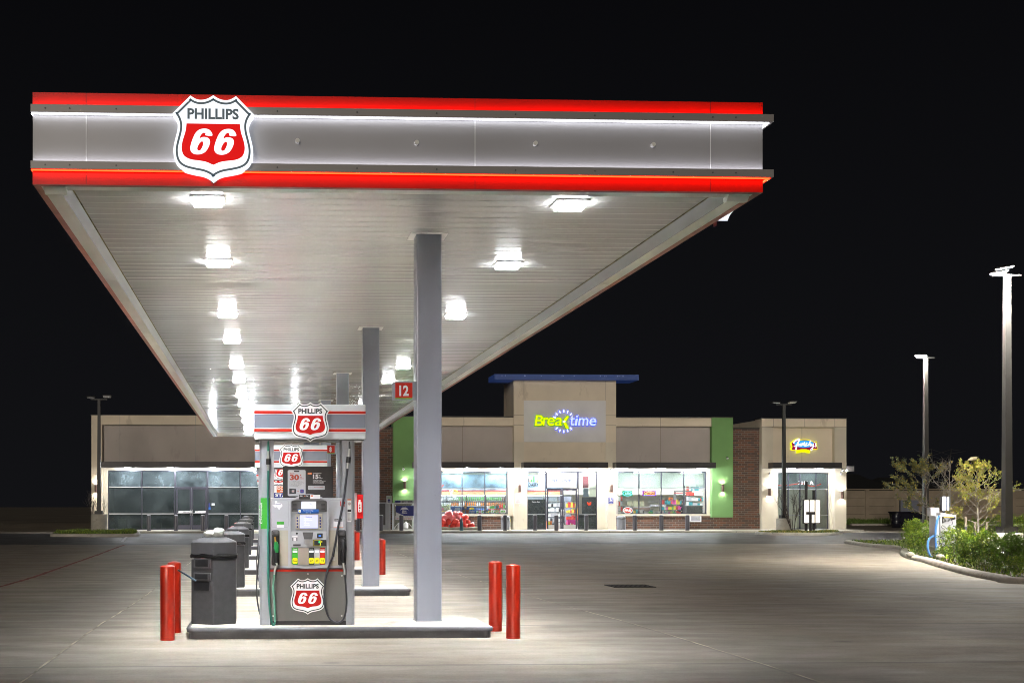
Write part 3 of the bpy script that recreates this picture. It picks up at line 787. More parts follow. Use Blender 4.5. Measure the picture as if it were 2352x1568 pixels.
# ================================================================== fuel dispenser
def LX(x): return -.9932 + .001059 * x
def LZ(y): return 1.469 - .001059 * y
def UZ(y): return 2.9305 - .001059 * y
def dispenser(loc, label, first):
    t = thing("fuel_dispenser", label, "fuel pump", loc, 0, "fuel dispensers on the islands")
    D = .56
    # columns
    for xa, xb, nm in ((LX(357), LX(484), 'l'), (LX(1416), LX(1522), 'r')):
        m = MB()
        xo = xa if nm == 'l' else xb; xi = xb if nm == 'l' else xa
        ch = .03 if nm == 'l' else -.03
        m.zprism([(xo + ch, 0), (xi, 0), (xi, D), (xo + ch, D), (xo, D - .03), (xo, .03)], 0, UZ(500)); c = m.build("upright", ['ltgrey2'], t, bevel=.006)
        m = MB()
        xs = (xi - .004, xi + .05) if nm == 'l' else (xi - .05, xi + .004)
        m.box(xs[0], xs[1], .012, D - .012, UZ(1205), UZ(505)); m.build("inner_flange", 'ltgrey2', c)
    # sign topper
    m = MB()
    x0, x1, z0, z1 = LX(287), LX(1652), UZ(497), UZ(72)
    m.box(x0, x1, -.06, D + .06, z0, z1, 0)
    top = m.build("topper", ['topperlt'], t, bevel=.012)
    m = MB(); m.box(x0 + .003, x1 - .003, -.064, -.06, UZ(360), UZ(197)); m.build("grey_band", 'toppergrey', top)
    for a, b in ((152, 187), (370, 405)):
        m = MB()
        m.box(x0 + .001, x1 - .001, -.070, -.060, UZ(b), UZ(a), 0); m.box(x0, x1, -.068, -.060, UZ(a), UZ(a - 5), 1); m.box(x0, x1, -.068, -.060, UZ(b + 6), UZ(b), 1)
        m.build("red_stripe", ['topred', 's_white'], top)
    m = MB(); shield(m, LX(973), UZ(52), .487, -.115, .05, (0, 1, 2), 0, .0025); m.build("shield_emblem", ['s_white', 's_dark', 's_red'], top)
    m = MB(); m.box(x0 + .02, x1 - .02, -.03, D + .03, z0 - .012, z0 - .001); m.build("topper_underside", 'dkgrey', top)
    # header ad panel
    ax0, ax1, az0, az1 = LX(645), LX(1262), 1.650, UZ(820)
    m = MB(); m.box(ax0, ax1, .14, .24, az0, az1); ad = m.build("ad_panel", 'black', t, bevel=.006)
    m = MB(); A = lambda x: ax0 + (x - 510) / 1615 * (ax1 - ax0)     # second crop, 510..2125
    B = lambda y: az1 - (y - 10) / 970 * (az1 - az0)
    yy = .137
    if first:
        m.box(A(560), A(2050), yy + .002, yy + .004, B(920), B(55), 0)
        m.plate([rrect(A(650), A(1255), B(930), B(112), .022)], yy, yy + .002, 1)
        m.plate([rrect(A(665), A(1240), B(925), B(126), .020)], yy - .001, yy, 2)
        m.plate([rrect(A(866), A(1038), B(184), B(142), .0075)], yy - .002, yy - .001, 0)
        m.text("Save", A(732), A(878), B(250), B(208), yy - .002, 3, bold=.03)
        m.text("30", A(726), A(1032), B(438), B(264), yy - .002, 3, bold=.05)
        m.text("¢", A(1056), A(1100), B(310), B(252), yy - .002, 3, bold=.03)
        m.text("per", A(1056), A(1128), B(368), B(332), yy - .002, 3, bold=.02)
        m.text("gallon", A(1056), A(1192), B(412), B(370), yy - .002, 3, bold=.02)
        for i, (s_, w_) in enumerate((("on your first fill-up when you", 1130), ("download the Fuel Forward App", 1190), ("and pay with your Phillips 66", 1130), ("Credit Card in the app now", 1100), ("through 6/30/2026.", 1000))):
            m.text(s_, A(715), A(w_), B(494 + 33 * i), B(468 + 33 * i), yy - .002, 4, bold=.02)
        m.plate([[(A(712), B(866)), (A(932), B(850)), (A(932), B(708)), (A(712), B(690))]], yy - .002, yy - .001, 0)
        shield(m, A(834), B(730), A(880) - A(788), yy - .003, .001, (2, 0, 3), None, .0004)
        m.text("+", A(975), A(1016), B(798), B(756), yy - .002, 3, bold=.05)
        m.plate([rrect(A(1066), A(1182), B(836), B(720), .01)], yy - .002, yy - .001, 5)
        m.text("66", A(1098), A(1140), B(778), B(752), yy - .003, 3, bold=.04)
        m.plate([rrect(A(1305), A(1445), B(266), B(204), .010)], yy, yy + .002, 6)
        m.text("THEN", A(1325), A(1420), B(250), B(222), yy - .001, 7, bold=.03)
        m.text("Continue saving", A(1475), A(1750), B(240), B(206), yy, 7, bold=.03)
        m.text("15", A(1475), A(1660), B(398), B(256), yy, 7, bold=.05)
        m.text("¢", A(1680), A(1718), B(312), B(262), yy, 7, bold=.03)
        m.text("per", A(1680), A(1735), B(356), B(330), yy, 7, bold=.02); m.text("gallon", A(1680), A(1785), B(390), B(362), yy, 7, bold=.02)
        for i, (s_, w_) in enumerate((("on every fill-up with", 1760), ("your Phillips 66 Credit Card", 1880), ("in the Fuel Forward App,", 1840), ("now through 6/30/2026.", 1830))):
            m.text(s_, A(1475), A(w_), B(452 + 33 * i), B(428 + 33 * i), yy, 7, bold=.02)
        m.plate([rrect(A(1318), A(1865), B(732), B(604), .012)], yy, yy + .002, 2)
        m.text("See if you prequalify!", A(1510), A(1810), B(664), B(638), yy - .001, 3, bold=.02)
        m.build("ad_print", ['adblack', 'dkgrey', 'ltcard', 'brick_o', 'ink', 'navy', 'orange', 'paper'], ad)
    else:
        h = az1 - az0
        m.box(ax0 + .01, ax1 - .01, yy + .002, yy + .004, az0 + .01, az1 - .01, 0)
        m.box(ax0 + .06, ax1 - .02, yy, yy + .002, az1 - .37 * h, az1 - .06 * h, 1); m.box(ax0 + .01, ax1 - .02, yy, yy + .002, az1 - .68 * h, az1 - .38 * h, 2); m.box(ax0 + .04, ax1 - .02, yy, yy + .002, az0 + .01, az1 - .70 * h, 3)
        m.text("DOWNLOAD", ax0 + .075, ax1 - .04, az1 - .23 * h, az1 - .09 * h, yy - .001, 0, bold=.03); m.text("the app", ax0 + .12, ax0 + .33, az1 - .35 * h, az1 - .26 * h, yy - .001, 0, bold=.03)
        m.text("START", ax0 + .03, ax0 + .42, az1 - .57 * h, az1 - .41 * h, yy - .001, 0, bold=.03); m.text("your discount", ax0 + .12, ax0 + .5, az1 - .67 * h, az1 - .59 * h, yy - .001, 0, bold=.03)
        m.text("SAVE", ax0 + .07, ax0 + .42, az0 + .05, az0 + .125, yy - .001, 0, bold=.03)
        m.build("ad_print", ['paper', 'orange', 'navy', 'rust'], ad)
    # body
    bx0, bx1 = LX(486), LX(1416); bz0, bz1 = LZ(705), 1.648
    m = MB(); m.box(bx0, bx1, .008, D - .008, bz0, bz1); body = m.build("cabinet", 'ltgrey', t, bevel=.008)
    m = MB(); m.box(bx0 - .004, bx1 + .004, .004, D - .004, LZ(1335), LZ(706)); door = m.build("lower_door", 'stgrey', t, bevel=.003)
    m = MB(); m.box(bx0 - .002, bx1 - .03, -.003, .003, LZ(731), LZ(706)); m.build("red_trim", 'topred', door)
    m = MB(); m.box(bx0, bx1 - .03, -.001, .003, LZ(704), LZ(690)); m.build("shadow_gap", 'black', door)
    m = MB(); m.box(bx0 + .0, bx1, .012, D - .02, .0, LZ(1336)); m.build("plinth", 'black', t)
    m = MB(); shield(m, LX(946), LZ(812), .454, -.004, .007, (0, 1, 2), 1, .0015); m.build("shield_decal", ['s_white', 's_dark', 's_red'], door)
    m = MB()
    for x, y in ((948, 760), (1364, 782), (1362, 1274), (521, 1274)): m.cyl((LX(x), -.008, LZ(y)), (LX(x), .006, LZ(y)), .011, n=14)
    m.build("lock_screws", 'steel', door)
    # beige boot panels
    for a, b in ((600, 706), (1206, 1322)):
        m = MB(); m.plate([rrect(LX(a), LX(b), LZ(660), LZ(226), .012)], .003, .009); m.build("boot_panel", 'tan', body)
    m = MB()
    for a, b in ((500, 712), (1205, 1405)): m.plate([rrect(LX(a), LX(b), LZ(192), UZ(1238), .03), inset(rrect(LX(a), LX(b), LZ(192), UZ(1238), .03), .003)], .005, .008)
    m.build("panel_line", 'ltgrey2', body)
    # centre hood
    arch = [(LX(722), LZ(640)), (LX(722), UZ(1240))] + spl([(LX(722), UZ(1240)), (LX(760), UZ(1222)), (LX(840), UZ(1188)), (LX(900), UZ(1170)), (LX(960), UZ(1164)), (LX(1020), UZ(1170)), (LX(1080), UZ(1188)), (LX(1160), UZ(1222)), (LX(1200), UZ(1240))], 4)[1:] + [(LX(1200), LZ(640))] + spl([(LX(1200), LZ(640)), (LX(1180), LZ(668)), (LX(1080), LZ(688)), (LX(960), LZ(697)), (LX(840), LZ(688)), (LX(740), LZ(668)), (LX(722), LZ(640))], 4)[1:-1]
    m = MB(); inn = [(x * .935 + .0014, (z - 1.22) * .945 + 1.225) for x, z in arch]
    m.plate([arch, inn], -.045, .01); hood = m.build("hood", 'ltgrey', t, bevel=.004)
    m = MB(); m.plate([inn], -.018, .01); m.build("bezel_back", 'ltgrey2', hood)
    m = MB(); m.box(LX(748), LX(1178), -.03, -.017, UZ(1378), UZ(1248)); sp_ = m.build("speaker_panel", 'dkgrey', hood, bevel=.004)
    m = MB()
    for xx in (762, 1110):
        for i in range(5): m.box(LX(xx), LX(xx + 46), -.033, -.029, UZ(1290 + i * 15), UZ(1284 + i * 15))
    m.build("speaker_slots", 'black', sp_)
    m = MB(); m.box(LX(868), LX(1046), -.034, -.028, UZ(1346), UZ(1254)); lcd = m.build("price_display", 'e_lcd', hood)
    m = MB()
    def seg(ch, x, z, w, h):
        T = w * .16; q = {'a': (x, x + w, z + h - T, z + h), 'g': (x, x + w, z + h / 2 - T / 2, z + h / 2 + T / 2), 'd': (x, x + w, z, z + T), 'f': (x, x + T, z + h / 2, z + h), 'b': (x + w - T, x + w, z + h / 2, z + h), 'e': (x, x + T, z, z + h / 2), 'c': (x + w - T, x + w, z, z + h / 2)}
        for s_ in {'1': 'bc', '4': 'fgbc', '2': 'abged', '7': 'fabc', '5': 'afgcd', '6': 'afgecd'}[ch]:
            a, b, c, d = q[s_]; m.box(a, b, -.0355, -.0345, c, d)
    for i, ch in enumerate("1427"): seg(ch, LX(935 + i * 28) + (0 if i else -.0), UZ(1300), .018, .036)
    for i, ch in enumerate("4546"): seg(ch, LX(938 + i * 21), UZ(1336), .013, .026)
    m.box(LX(989), LX(992), -.0355, -.0345, UZ(1301), UZ(1297)); m.box(LX(955.5), LX(957), -.0355, -.0345, UZ(1337), UZ(1333))
    m.build("digits", 'ink', lcd)
    m = MB(); m.box(LX(838), LX(1098), -.052, -.044, UZ(1227), UZ(1172), 0)
    m.box(LX(972), LX(1096), -.0535, -.052, UZ(1224), UZ(1174), 1)
    m.text("30¢", LX(846), LX(880), UZ(1194), UZ(1180), -.0535, 1, bold=.03); m.box(LX(898), LX(914), -.0535, -.052, UZ(1190), UZ(1182), 2); m.text("15¢", LX(920), LX(950), UZ(1194), UZ(1180), -.0535, 1, bold=.03)
    m.box(LX(980), LX(1008), -.0545, -.0535, UZ(1194), UZ(1178), 2)
    m.build("hood_sticker", ['adblack', 'paper', 'orange'], hood)
    m = MB(); m.box(LX(822), LX(1078), -.038, -.028, UZ(1400), UZ(1350), 0); m.text("Fuel Forward App", LX(888), LX(1012), UZ(1376), UZ(1358), -.0385, 1, bold=.02); m.plate([rrect(LX(832), LX(860), UZ(1390), UZ(1358), .006)], -.039, -.038, 1)
    m.box(LX(840), LX(852), -.040, -.039, UZ(1382), UZ(1366), 2)
    for q in (920, 940, 968): m.box(LX(q), LX(q + 12), -.039, -.038, UZ(1396), UZ(1388), 1)
    m.build("app_sticker", ['blue', 'paper', 'yellow'], hood)
    m = MB(); m.box(LX(797), LX(1124), -.03, -.017, LZ(217), LZ(24)); bz = m.build("screen_bezel", 'tan', hood, bevel=.004)
    m = MB(); m.box(LX(836), LX(1080), -.033, -.029, LZ(208), LZ(30)); m.build("screen_frame", 'ltgrey2', bz)
    m = MB(); m.box(LX(850), LX(1066), -.036, -.030, LZ(200), LZ(40)); scn = m.build("screen", 'e_screen', bz)
    m = MB(); yq = -.037
    m.text("Welcome", LX(918), LX(996), LZ(70), LZ(56), yq, 1, bold=.02)
    for s_, a, b, zz in (("Pay here", 902, 956, 84), ("insert/tap card", 902, 998, 105), ("or", 908, 922, 124), ("Pay inside", 900, 966, 145), ("Lift handle", 900, 968, 164)):
        m.text(s_, LX(a), LX(b), LZ(zz + 6), LZ(zz - 6), yq, 0, bold=.03)
    m.build("screen_text", ['e_screenhi', 'e_screenbl'], scn)
    m = MB()
    for xx in (818, 1098):
        for z_ in (75, 110, 147, 184): m.box(LX(xx - 9), LX(xx + 9), -.034, -.029, LZ(z_ + 10), LZ(z_ - 10))
    m.build("soft_keys", 'navy', bz)
    # payment module
    m = MB(); m.box(LX(740), LX(1176), -.034, -.017, LZ(432), LZ(240)); pm = m.build("payment_module", 'ltgrey', hood, bevel=.003)
    m = MB(); m.add([(LX(882), -.036, LZ(250)), (LX(1014), -.036, LZ(250)), (LX(1000), -.036, LZ(335)), (LX(900), -.036, LZ(335))], [(3, 2, 1, 0)]); m.build("keypad_recess", 'dkgrey', pm)
    m = MB()
    for i in range(4):
        for j in range(4): m.box(LX(911 + j * 19), LX(926 + j * 19), -.046, -.034, LZ(349 + i * 12), LZ(340 + i * 12))
    m.build("keypad", 'steel', pm)
    m = MB(); m.box(LX(1058), LX(1127), -.046, -.034, LZ(321), LZ(263), 0); m.box(LX(1078), LX(1106), -.048, -.046, LZ(299), LZ(287), 1); m.cyl((LX(1068), -.048, LZ(268)), (LX(1068), -.046, LZ(268)), .003, n=8, mi=2); m.build("contactless_reader", ['black', 'e_bluel', 'e_greenl'], pm)
    m = MB(); m.box(LX(1006), LX(1170), -.044, -.034, LZ(419), LZ(343), 0)
    o_ = rrect(LX(1016), LX(1101), LZ(417), LZ(346), .006); m.plate([o_, inset(o_, .006)], -.050, -.044, 1); m.box(LX(1078), LX(1092), -.052, -.044, LZ(380), LZ(360), 2); m.box(LX(1034), LX(1072), -.054, -.044, LZ(408), LZ(352), 0); m.box(LX(1106), LX(1122), -.046, -.044, LZ(372), LZ(358), 1)
    m.build("card_reader", ['black', 'yellow', 'e_greenl'], pm)
    m = MB(); m.box(LX(764), LX(862), -.05, -.034, LZ(395), LZ(368), 0); m.box(LX(766), LX(858), -.038, -.034, LZ(418), LZ(396), 1); m.cyl((LX(812), -.044, LZ(265)), (LX(812), -.034, LZ(265)), .013, n=16, mi=2)
    for z_ in (318, 328, 338, 348): m.box(LX(755), LX(768), -.036, -.034, LZ(z_ + 6), LZ(z_), 2); m.box(LX(804), LX(818), -.036, -.034, LZ(z_ + 6), LZ(z_), 2)
    m.box(LX(771), LX(801), -.036, -.034, LZ(356), LZ(316), 3); m.box(LX(752), LX(820), -.0355, -.034, LZ(309), LZ(294), 3)
    m.build("receipt_slot", ['ltgrey', 'dkgrey', 'black', 'paper'], pm)
    # grade buttons
    m = MB(); m.box(LX(740), LX(1172), -.026, -.017, LZ(646), LZ(438)); m.build("grade_backing", 'ltgrey2', hood)
    m = MB(); m.box(LX(826), LX(955), -.030, -.025, LZ(645), LZ(440)); m.build("blank_plate", mat('taupe_plate', (.33, .28, .25), .5) if 'taupe_plate' not in bpy.data.materials else bpy.data.materials['taupe_plate'], hood)
    for a, b, mt, tx, nm in ((753, 824, 'g_green', "Diesel", "Diesel"), (957, 1023, 's_dark', "Regular", "87"), (1025, 1090, 'ltgrey', "Plus", "89"), (1092, 1157, 'topred', "Premium", "93")):
        g = MB().box(LX(a), LX(b), -.031, -.025, LZ(645), LZ(440)).build("grade_panel", mt, hood)
        m = MB(); m.text(tx, LX(a + 6), LX(b - 6), LZ(462), LZ(448), -.032, 0, bold=.02, keep=True); m.build("grade_name", 'paper', g)
        MB().box(LX(a + 8), LX(b - 8), -.034, -.031, LZ(498), LZ(473)).build("unit_price_window", 'e_small', g)
        m = MB(); m.plate([rrect(LX((a + b) / 2 - 31), LX((a + b) / 2 + 31), LZ(632), LZ(563), .014, 2)], -.046, -.031, 0)
        c_ = (a + b) / 2
        m.text(nm, LX(c_ - (27 if nm == "Diesel" else 16)), LX(c_ + (27 if nm == "Diesel" else 16)), LZ(608), LZ(590), -.047, 1, bold=.01)
        m.build("octane_button", ['yellow', 'ink'], g)
    # stickers
    m = MB(); tex = [(543, 1247), (572, 1247), (572, 1270), (600, 1274), (625, 1282), (636, 1295), (634, 1318), (622, 1326), (606, 1340), (602, 1356), (590, 1354), (578, 1336), (566, 1322), (554, 1328), (540, 1326), (528, 1312), (511, 1300), (545, 1296)]
    m.plate([[(LX(a), UZ(b)) for a, b in tex]], .004, .008, 0); m.box(LX(550), LX(618), .003, .004, UZ(1294), UZ(1288), 1)
    m.build("state_sticker", ['paper', 'navy'], body)
    m = MB(); m.box(LX(567), LX(655), .004, .008, LZ(194), LZ(120), 1); m.box(LX(567), LX(655), .003, .004, LZ(156), LZ(120), 0); m.build("fuel_notice_sticker", ['g_green', 'paper'], body)
    m = MB(); m.box(LX(1275), LX(1364), .004, .008, LZ(116), LZ(86), 0); m.text("CONTAINS", LX(1280), LX(1359), LZ(108), LZ(92), .0035, 1, bold=.02); m.box(LX(1262), LX(1376), .0035, .008, LZ(196), LZ(118), 1); m.box(LX(1262), LX(1376), .003, .0035, LZ(194), LZ(189), 2); m.build("ethanol_sticker", ['ink', 'paper', 'orange'], body)
    if first:
        m = MB(); m.text("12", LX(1345), LX(1406), UZ(1312), UZ(1250), .0055, 0, bold=.02); m.build("pump_number", 'topred', body)
    m = MB(); m.box(LX(1432), LX(1480), -.003, .001, UZ(1505), UZ(1225), 0); m.box(LX(1432), LX(1480), -.004, -.003, UZ(1240), UZ(1225), 1)
    o_ = [(LX(1456) + .019 * math.cos(a * PI / 8), UZ(1282) + .019 * math.sin(a * PI / 8)) for a in range(16)]
    m.plate([o_, inset(o_, .004)], -.004, -.003, 2); m.box(LX(1446), LX(1466), -.004, -.003, UZ(1288), UZ(1276), 3); m.box(LX(1434), LX(1478), -.004, -.003, UZ(1382), UZ(1352), 3)
    for i in range(9): m.box(LX(1436), LX(1474), -.0035, -.003, UZ(1398 + i * 11), UZ(1394 + i * 11), 3)
    m.build("warning_label", ['paper', 'orange', 'brick_o', 'ink'], t)
    m = MB(); m.box(LX(371), LX(484), -.0035, .001, LZ(210), UZ(1212)); dp = m.build("diesel_panel", 'g_green', t)
    # sideways word: built flat then turned
    vs, fs = raw_text("Diesel", .02, 0)
    ax, bx = min(v[0] for v in vs), max(v[0] for v in vs); az, bz_ = min(v[1] for v in vs), max(v[1] for v in vs)
    kx = (LZ(145) - UZ(1275)) ; L = UZ(1275) - LZ(145)
    m = MB(); m.add([(LX(388) - (b - az) / (bz_ - az) * .024 + .0, -.005, LZ(145) + (a - ax) / (bx - ax) * L) for a, b in vs], fs); m.build("diesel_lettering", 'paper', dp)
    # nozzle boots
    for sd, cx in (('g', 553), ('b', 1366)):
        m = MB(); m.plate([rrect(LX(cx - 50), LX(cx + 46), LZ(656), LZ(225), .02)], -.012, .02, 0)
        bt = m.build("nozzle_boot", 'black', t, bevel=.003)
        m = MB(); m.box(LX(cx - 44), LX(cx + 42), -.05, -.012, LZ(290), LZ(232)); m.build("boot_hood", 'dkgrey', bt, bevel=.02)
        nz = MB()
        if sd == 'g':
            nz.tube([(LX(545), -.045, LZ(305)), (LX(547), -.05, LZ(345)), (LX(552), -.055, LZ(375))], [.013, .012, .014], 10, 1)
            nz.tube([(LX(556), -.058, LZ(368)), (LX(560), -.062, LZ(400)), (LX(565), -.064, LZ(450)), (LX(565), -.06, LZ(496))], [.022, .031, .031, .022], 12, 0)
            nz.tube([(LX(564), -.055, LZ(495)), (LX(565), -.05, LZ(560)), (LX(562), -.05, LZ(625))], [.02, .022, .018], 10, 2)
            nz.tube([(LX(530), -.055, LZ(430)), (LX(521), -.055, LZ(520)), (LX(528), -.055, LZ(610)), (LX(556), -.05, LZ(628))], .006, 6, 2)
            nz.tube([(LX(562), -.05, LZ(622)), (LX(575), -.055, LZ(655)), (LX(550), -.06, LZ(680)), (LX(540), -.065, LZ(720)), (LX(536), -.065, LZ(765))], [.015, .015, .016, .014, .012], 10, 3)
            nz.build("nozzle", ['noz_g', 'copper', 'black', 'steel'], t)
        else:
            nz.cyl((LX(1368), -.035, LZ(352)), (LX(1368), -.05, LZ(350)), .048, .040, 20, 2)
            nz.tube([(LX(1372), -.05, LZ(350)), (LX(1378), -.065, LZ(385)), (LX(1386), -.07, LZ(440)), (LX(1384), -.065, LZ(492))], [.018, .028, .032, .02], 12, 2)
            nz.tube([(LX(1384), -.06, LZ(490)), (LX(1384), -.055, LZ(560)), (LX(1380), -.05, LZ(625))], [.02, .022, .018], 10, 2)
            nz.tube([(LX(1352), -.055, LZ(440)), (LX(1338), -.055, LZ(520)), (LX(1342), -.055, LZ(600)), (LX(1370), -.05, LZ(628))], .006, 6, 2)
            nz.tube([(LX(1380), -.05, LZ(622)), (LX(1380), -.055, LZ(655)), (LX(1390), -.06, LZ(690)), (LX(1394), -.06, LZ(770))], [.017, .016, .02, .015], 10, 3)
            nz.build("nozzle", ['noz_g', 'copper', 'black', 'steel'], t)
    # hoses
    xg = LX(462)
    m = MB(); m.tube(spl([(xg, .02, UZ(500)), (xg, -.01, UZ(560)), (xg, -.02, UZ(640))], 4), .012, 8, 0)
    m.tube([(xg, -.02, UZ(640)), (xg, -.022, UZ(700)), (xg, -.022, UZ(735))], [.013, .018, .020], 12, 1)
    m.cyl((xg, -.022, UZ(735)), (xg, -.022, UZ(805)), .031, .031, 12, 2); m.cyl((xg, -.022, UZ(805)), (xg, -.022, UZ(880)), .017, .015, 12, 1)
    m.tube(spl([(xg, -.022, UZ(880)), (LX(458), -.025, UZ(1200)), (LX(460), -.03, LZ(300)), (LX(462), -.035, LZ(850)), (LX(475), -.05, LZ(1130)), (LX(500), -.06, LZ(1330)), (LX(526), -.065, LZ(1380)), (LX(545), -.065, LZ(1340))], 6), .0135, 10, 0)
    m.tube(spl([(LX(545), -.065, LZ(1340)), (LX(540), -.065, LZ(1150)), (LX(524), -.065, LZ(1000)), (LX(522), -.065, LZ(880)), (LX(536), -.065, LZ(765))], 6), .0135, 10, 3)
    m.build("hose", ['teal', 'steel', 'black', 'tealpale'], t)
    m = MB(); xr = LX(1458)
    m.tube([(xr, .02, UZ(505)), (xr, -.01, UZ(560)), (xr, -.015, UZ(610))], .012, 8, 0)
    m.tube([(xr, -.015, UZ(610)), (LX(1452), -.02, UZ(670)), (LX(1446), -.022, UZ(712))], [.012, .017, .02], 12, 1)
    m.cyl((LX(1446), -.022, UZ(710)), (LX(1438), -.025, UZ(785)), .031, .031, 12, 2); m.cyl((LX(1438), -.025, UZ(785)), (LX(1431), -.03, UZ(855)), .017, .015, 12, 1)
    m.tube(spl([(LX(1431), -.03, UZ(850)), (LX(1400), -.05, UZ(1100)), (LX(1360), -.065, UZ(1350)), (LX(1315), -.075, LZ(180)), (LX(1280), -.075, LZ(380)), (LX(1248), -.07, LZ(545))], 6), .0145, 10, 0)
    m.tube(spl([(LX(1248), -.05, LZ(545)), (LX(1205), -.03, LZ(660)), (LX(1165), -.028, LZ(800)), (LX(1147), -.03, LZ(1000)), (LX(1160), -.035, LZ(1170)), (LX(1215), -.05, LZ(1305)), (LX(1310), -.06, LZ(1352)), (LX(1390), -.06, LZ(1290)), (LX(1420), -.06, LZ(1120)), (LX(1412), -.06, LZ(930)), (LX(1394), -.06, LZ(770))], 6), .0135, 10, 0)
    m.build("hose", ['hose', 'steel', 'black'], t)
    m = MB(); m.tube(spl([(LX(362), .30, LZ(420)), (LX(340), .26, LZ(640)), (LX(322), .22, LZ(850)), (LX(324), .2, LZ(1040)), (LX(345), .2, LZ(1200)), (LX(370), .22, LZ(1290))], 6), .011, 8, 0); m.build("side_hose", 'hose', t)
    m = MB(); m.box(LX(1242), LX(1280), -.01, .004, LZ(600), LZ(552)); m.build("hose_hook", 'steel', t)
    return t
DY = .26
d1 = dispenser((.60, ISY[0] + DY, zg(ISY[0] + .5) + .149), "nearest grey fuel dispenser, facing us with lit screen and two nozzles", True)
d2 = dispenser((.57, ISY[1] + DY, zg(ISY[1] + .5) + .149), "second fuel dispenser, directly behind the nearest one", False)
bpy.context.view_layer.update()
for k in range(2, 6):
    dup(d2, (.57, ISY[k] + DY, zg(ISY[k] + .5) + .149), "%s fuel dispenser in the line of pumps" % ORD[k])

# number flag signs on the columns
for k, num in enumerate(("12", "10", "8", "6", "4", "2")):
    y = 17.4 + 9.2 * k
    t = thing("pump_number_sign", "red number %s flag sign on the left side of the %s canopy column" % (num, ORD[k]), "number sign", (2.082, y + .02, 3.23), 0, "pump number signs on the columns")
    m = MB(); m.box(-.326, -.001, -.012, .012, -.125, .125); m.build("sign_plate", 'colpaint', t, bevel=.003)
    m = MB(); m.box(-.285, -.055, -.015, -.012, -.095, .108, 0); m.box(-.285, -.055, -.0155, -.012, -.108, -.095, 1); m.text(num, -.232 if num != "8" else -.20, -.105 if num != "8" else -.14, -.068, .075, -.017, 2, bold=.035); m.build("number_face", ['topred', 'g_green', 'paper'], t)

# fire extinguisher box hung on the second column
ex, ey = fx(815, 26.5), 26.55
t = thing("fire_extinguisher_box", "red and clear fire extinguisher box mounted on the left of the second canopy column", "extinguisher box", (0, 0, 0))
z0, z1 = fz(824, 1190, ey), fz(824, 1135, ey)
m = MB(); m.box(fx(820, ey), 2.081, ey, ey + .18, z0, z1); m.build("box_body", 'firebox', t, bevel=.012)
m = MB(); m.box(fx(815.5, ey), fx(820, ey) - .001, ey - .002, ey + .18, z0 - .02, z1 + .03); m.build("box_edge", mat('clear_pink_edge', (.6, .35, .35), .2), t)
m = MB(); xa, xb = fx(822.5, ey), fx(831.5, ey)
m.plate([rrect(xa, xb - .01, z0 + .13, z1 - .15, .015)], ey - .004, ey - .001, 0)
m.box((xa + xb) / 2 - .03, (xa + xb) / 2 + .01, ey - .004, ey - .001, z1 - .15, z1 - .11, 0)
for i, ch in enumerate("FIRE"): m.text(ch, (xa + xb) / 2 - .022, (xa + xb) / 2 + .008, z1 - .20 - i * .055 - .038, z1 - .20 - i * .055, ey - .006, 1, bold=.03)
m.build("fire_lettering", ['paper', 's_red'], t)

# litter bins with squeegee windows
bin0 = None
for k in range(6):
    loc = (-.617, ISY[k] + .68, zg(ISY[k] + .5) + .149)
    lab = "grey hexagonal litter bin on the left end of the %s pump island" % ORD[k]
    if bin0 is None:
        bin0 = thing("litter_bin", lab, "litter bin", loc, 0, "hexagonal forecourt bins")
        hexa = lambda r: [(r * math.sin(PI / 3 * i), -r * math.cos(PI / 3 * i)) for i in range(6)]
        m = MB(); m.zprism(hexa(.338), 0, .845); m.build("body", 'bin', bin0, bevel=.012)
        def frus(m, r0, r1, z0, z1):
            a, b = hexa(r0), hexa(r1); m.add([(p[0], p[1], z0) for p in a] + [(p[0], p[1], z1) for p in b], [(i, (i + 1) % 6, 6 + (i + 1) % 6, 6 + i) for i in range(6)] + [tuple(range(6, 12)), (5, 4, 3, 2, 1, 0)])
        m = MB(); m.zprism(hexa(.340), .905, 1.07); frus(m, .340, .20, 1.0705, 1.125); m.build("lid", 'bin', bin0, bevel=.01)
        m = MB(); m.cyl((0, 0, 1.122), (0, 0, 1.135), .165, n=24); m.build("lid_rim", 'dkgrey', bin0)
        m = MB(); ring = []
        for rr, zz in ((.336, .865), (.352, .87), (.356, .895), (.345, .915)):
            ring.append([(p[0] * (1 + random.uniform(-.012, .012)), p[1], zz + random.uniform(-.012, .012)) for p in [(hexa(rr)[i // 4][0] * (1 - (i % 4) / 4) + hexa(rr)[(i // 4 + 1) % 6][0] * (i % 4) / 4, hexa(rr)[i // 4][1] * (1 - (i % 4) / 4) + hexa(rr)[(i // 4 + 1) % 6][1] * (i % 4) / 4) for i in range(24)]])
        m.add([p for r_ in ring for p in r_], [(a * 24 + i, a * 24 + (i + 1) % 24, (a + 1) * 24 + (i + 1) % 24, (a + 1) * 24 + i) for a in range(3) for i in range(24)]); m.build("bin_liner", 'bagblack', bin0)
        # window holders on the front left face
        fc = thing("x", "x", "x")
        bpy.data.objects.remove(fc)
        holder = MB()
        holder.box(-.125, .135, -.012, .0, .735, .862, 0); holder.box(-.10, .10, -.016, -.012, .755, .845, 1)
        holder.box(-.125, .135, -.020, .0, .575, .672, 0); holder.box(-.10, .10, -.024, -.020, .59, .66, 1)
        holder.box(-.125, .11, -.010, .0, .44, .565, 1)
        ap = .3385 * math.cos(PI / 6)
        a = PI / 6
        # face normal points towards -x,-y
        hd = holder.build("squeegee_holder", ['dkgrey', 'black'], bin0, bevel=.004, loc=(-ap * math.sin(a), -ap * math.cos(a), 0), rot=(0, 0, -a))
        bpy.context.view_layer.update()
    else: dup(bin0, loc, lab)
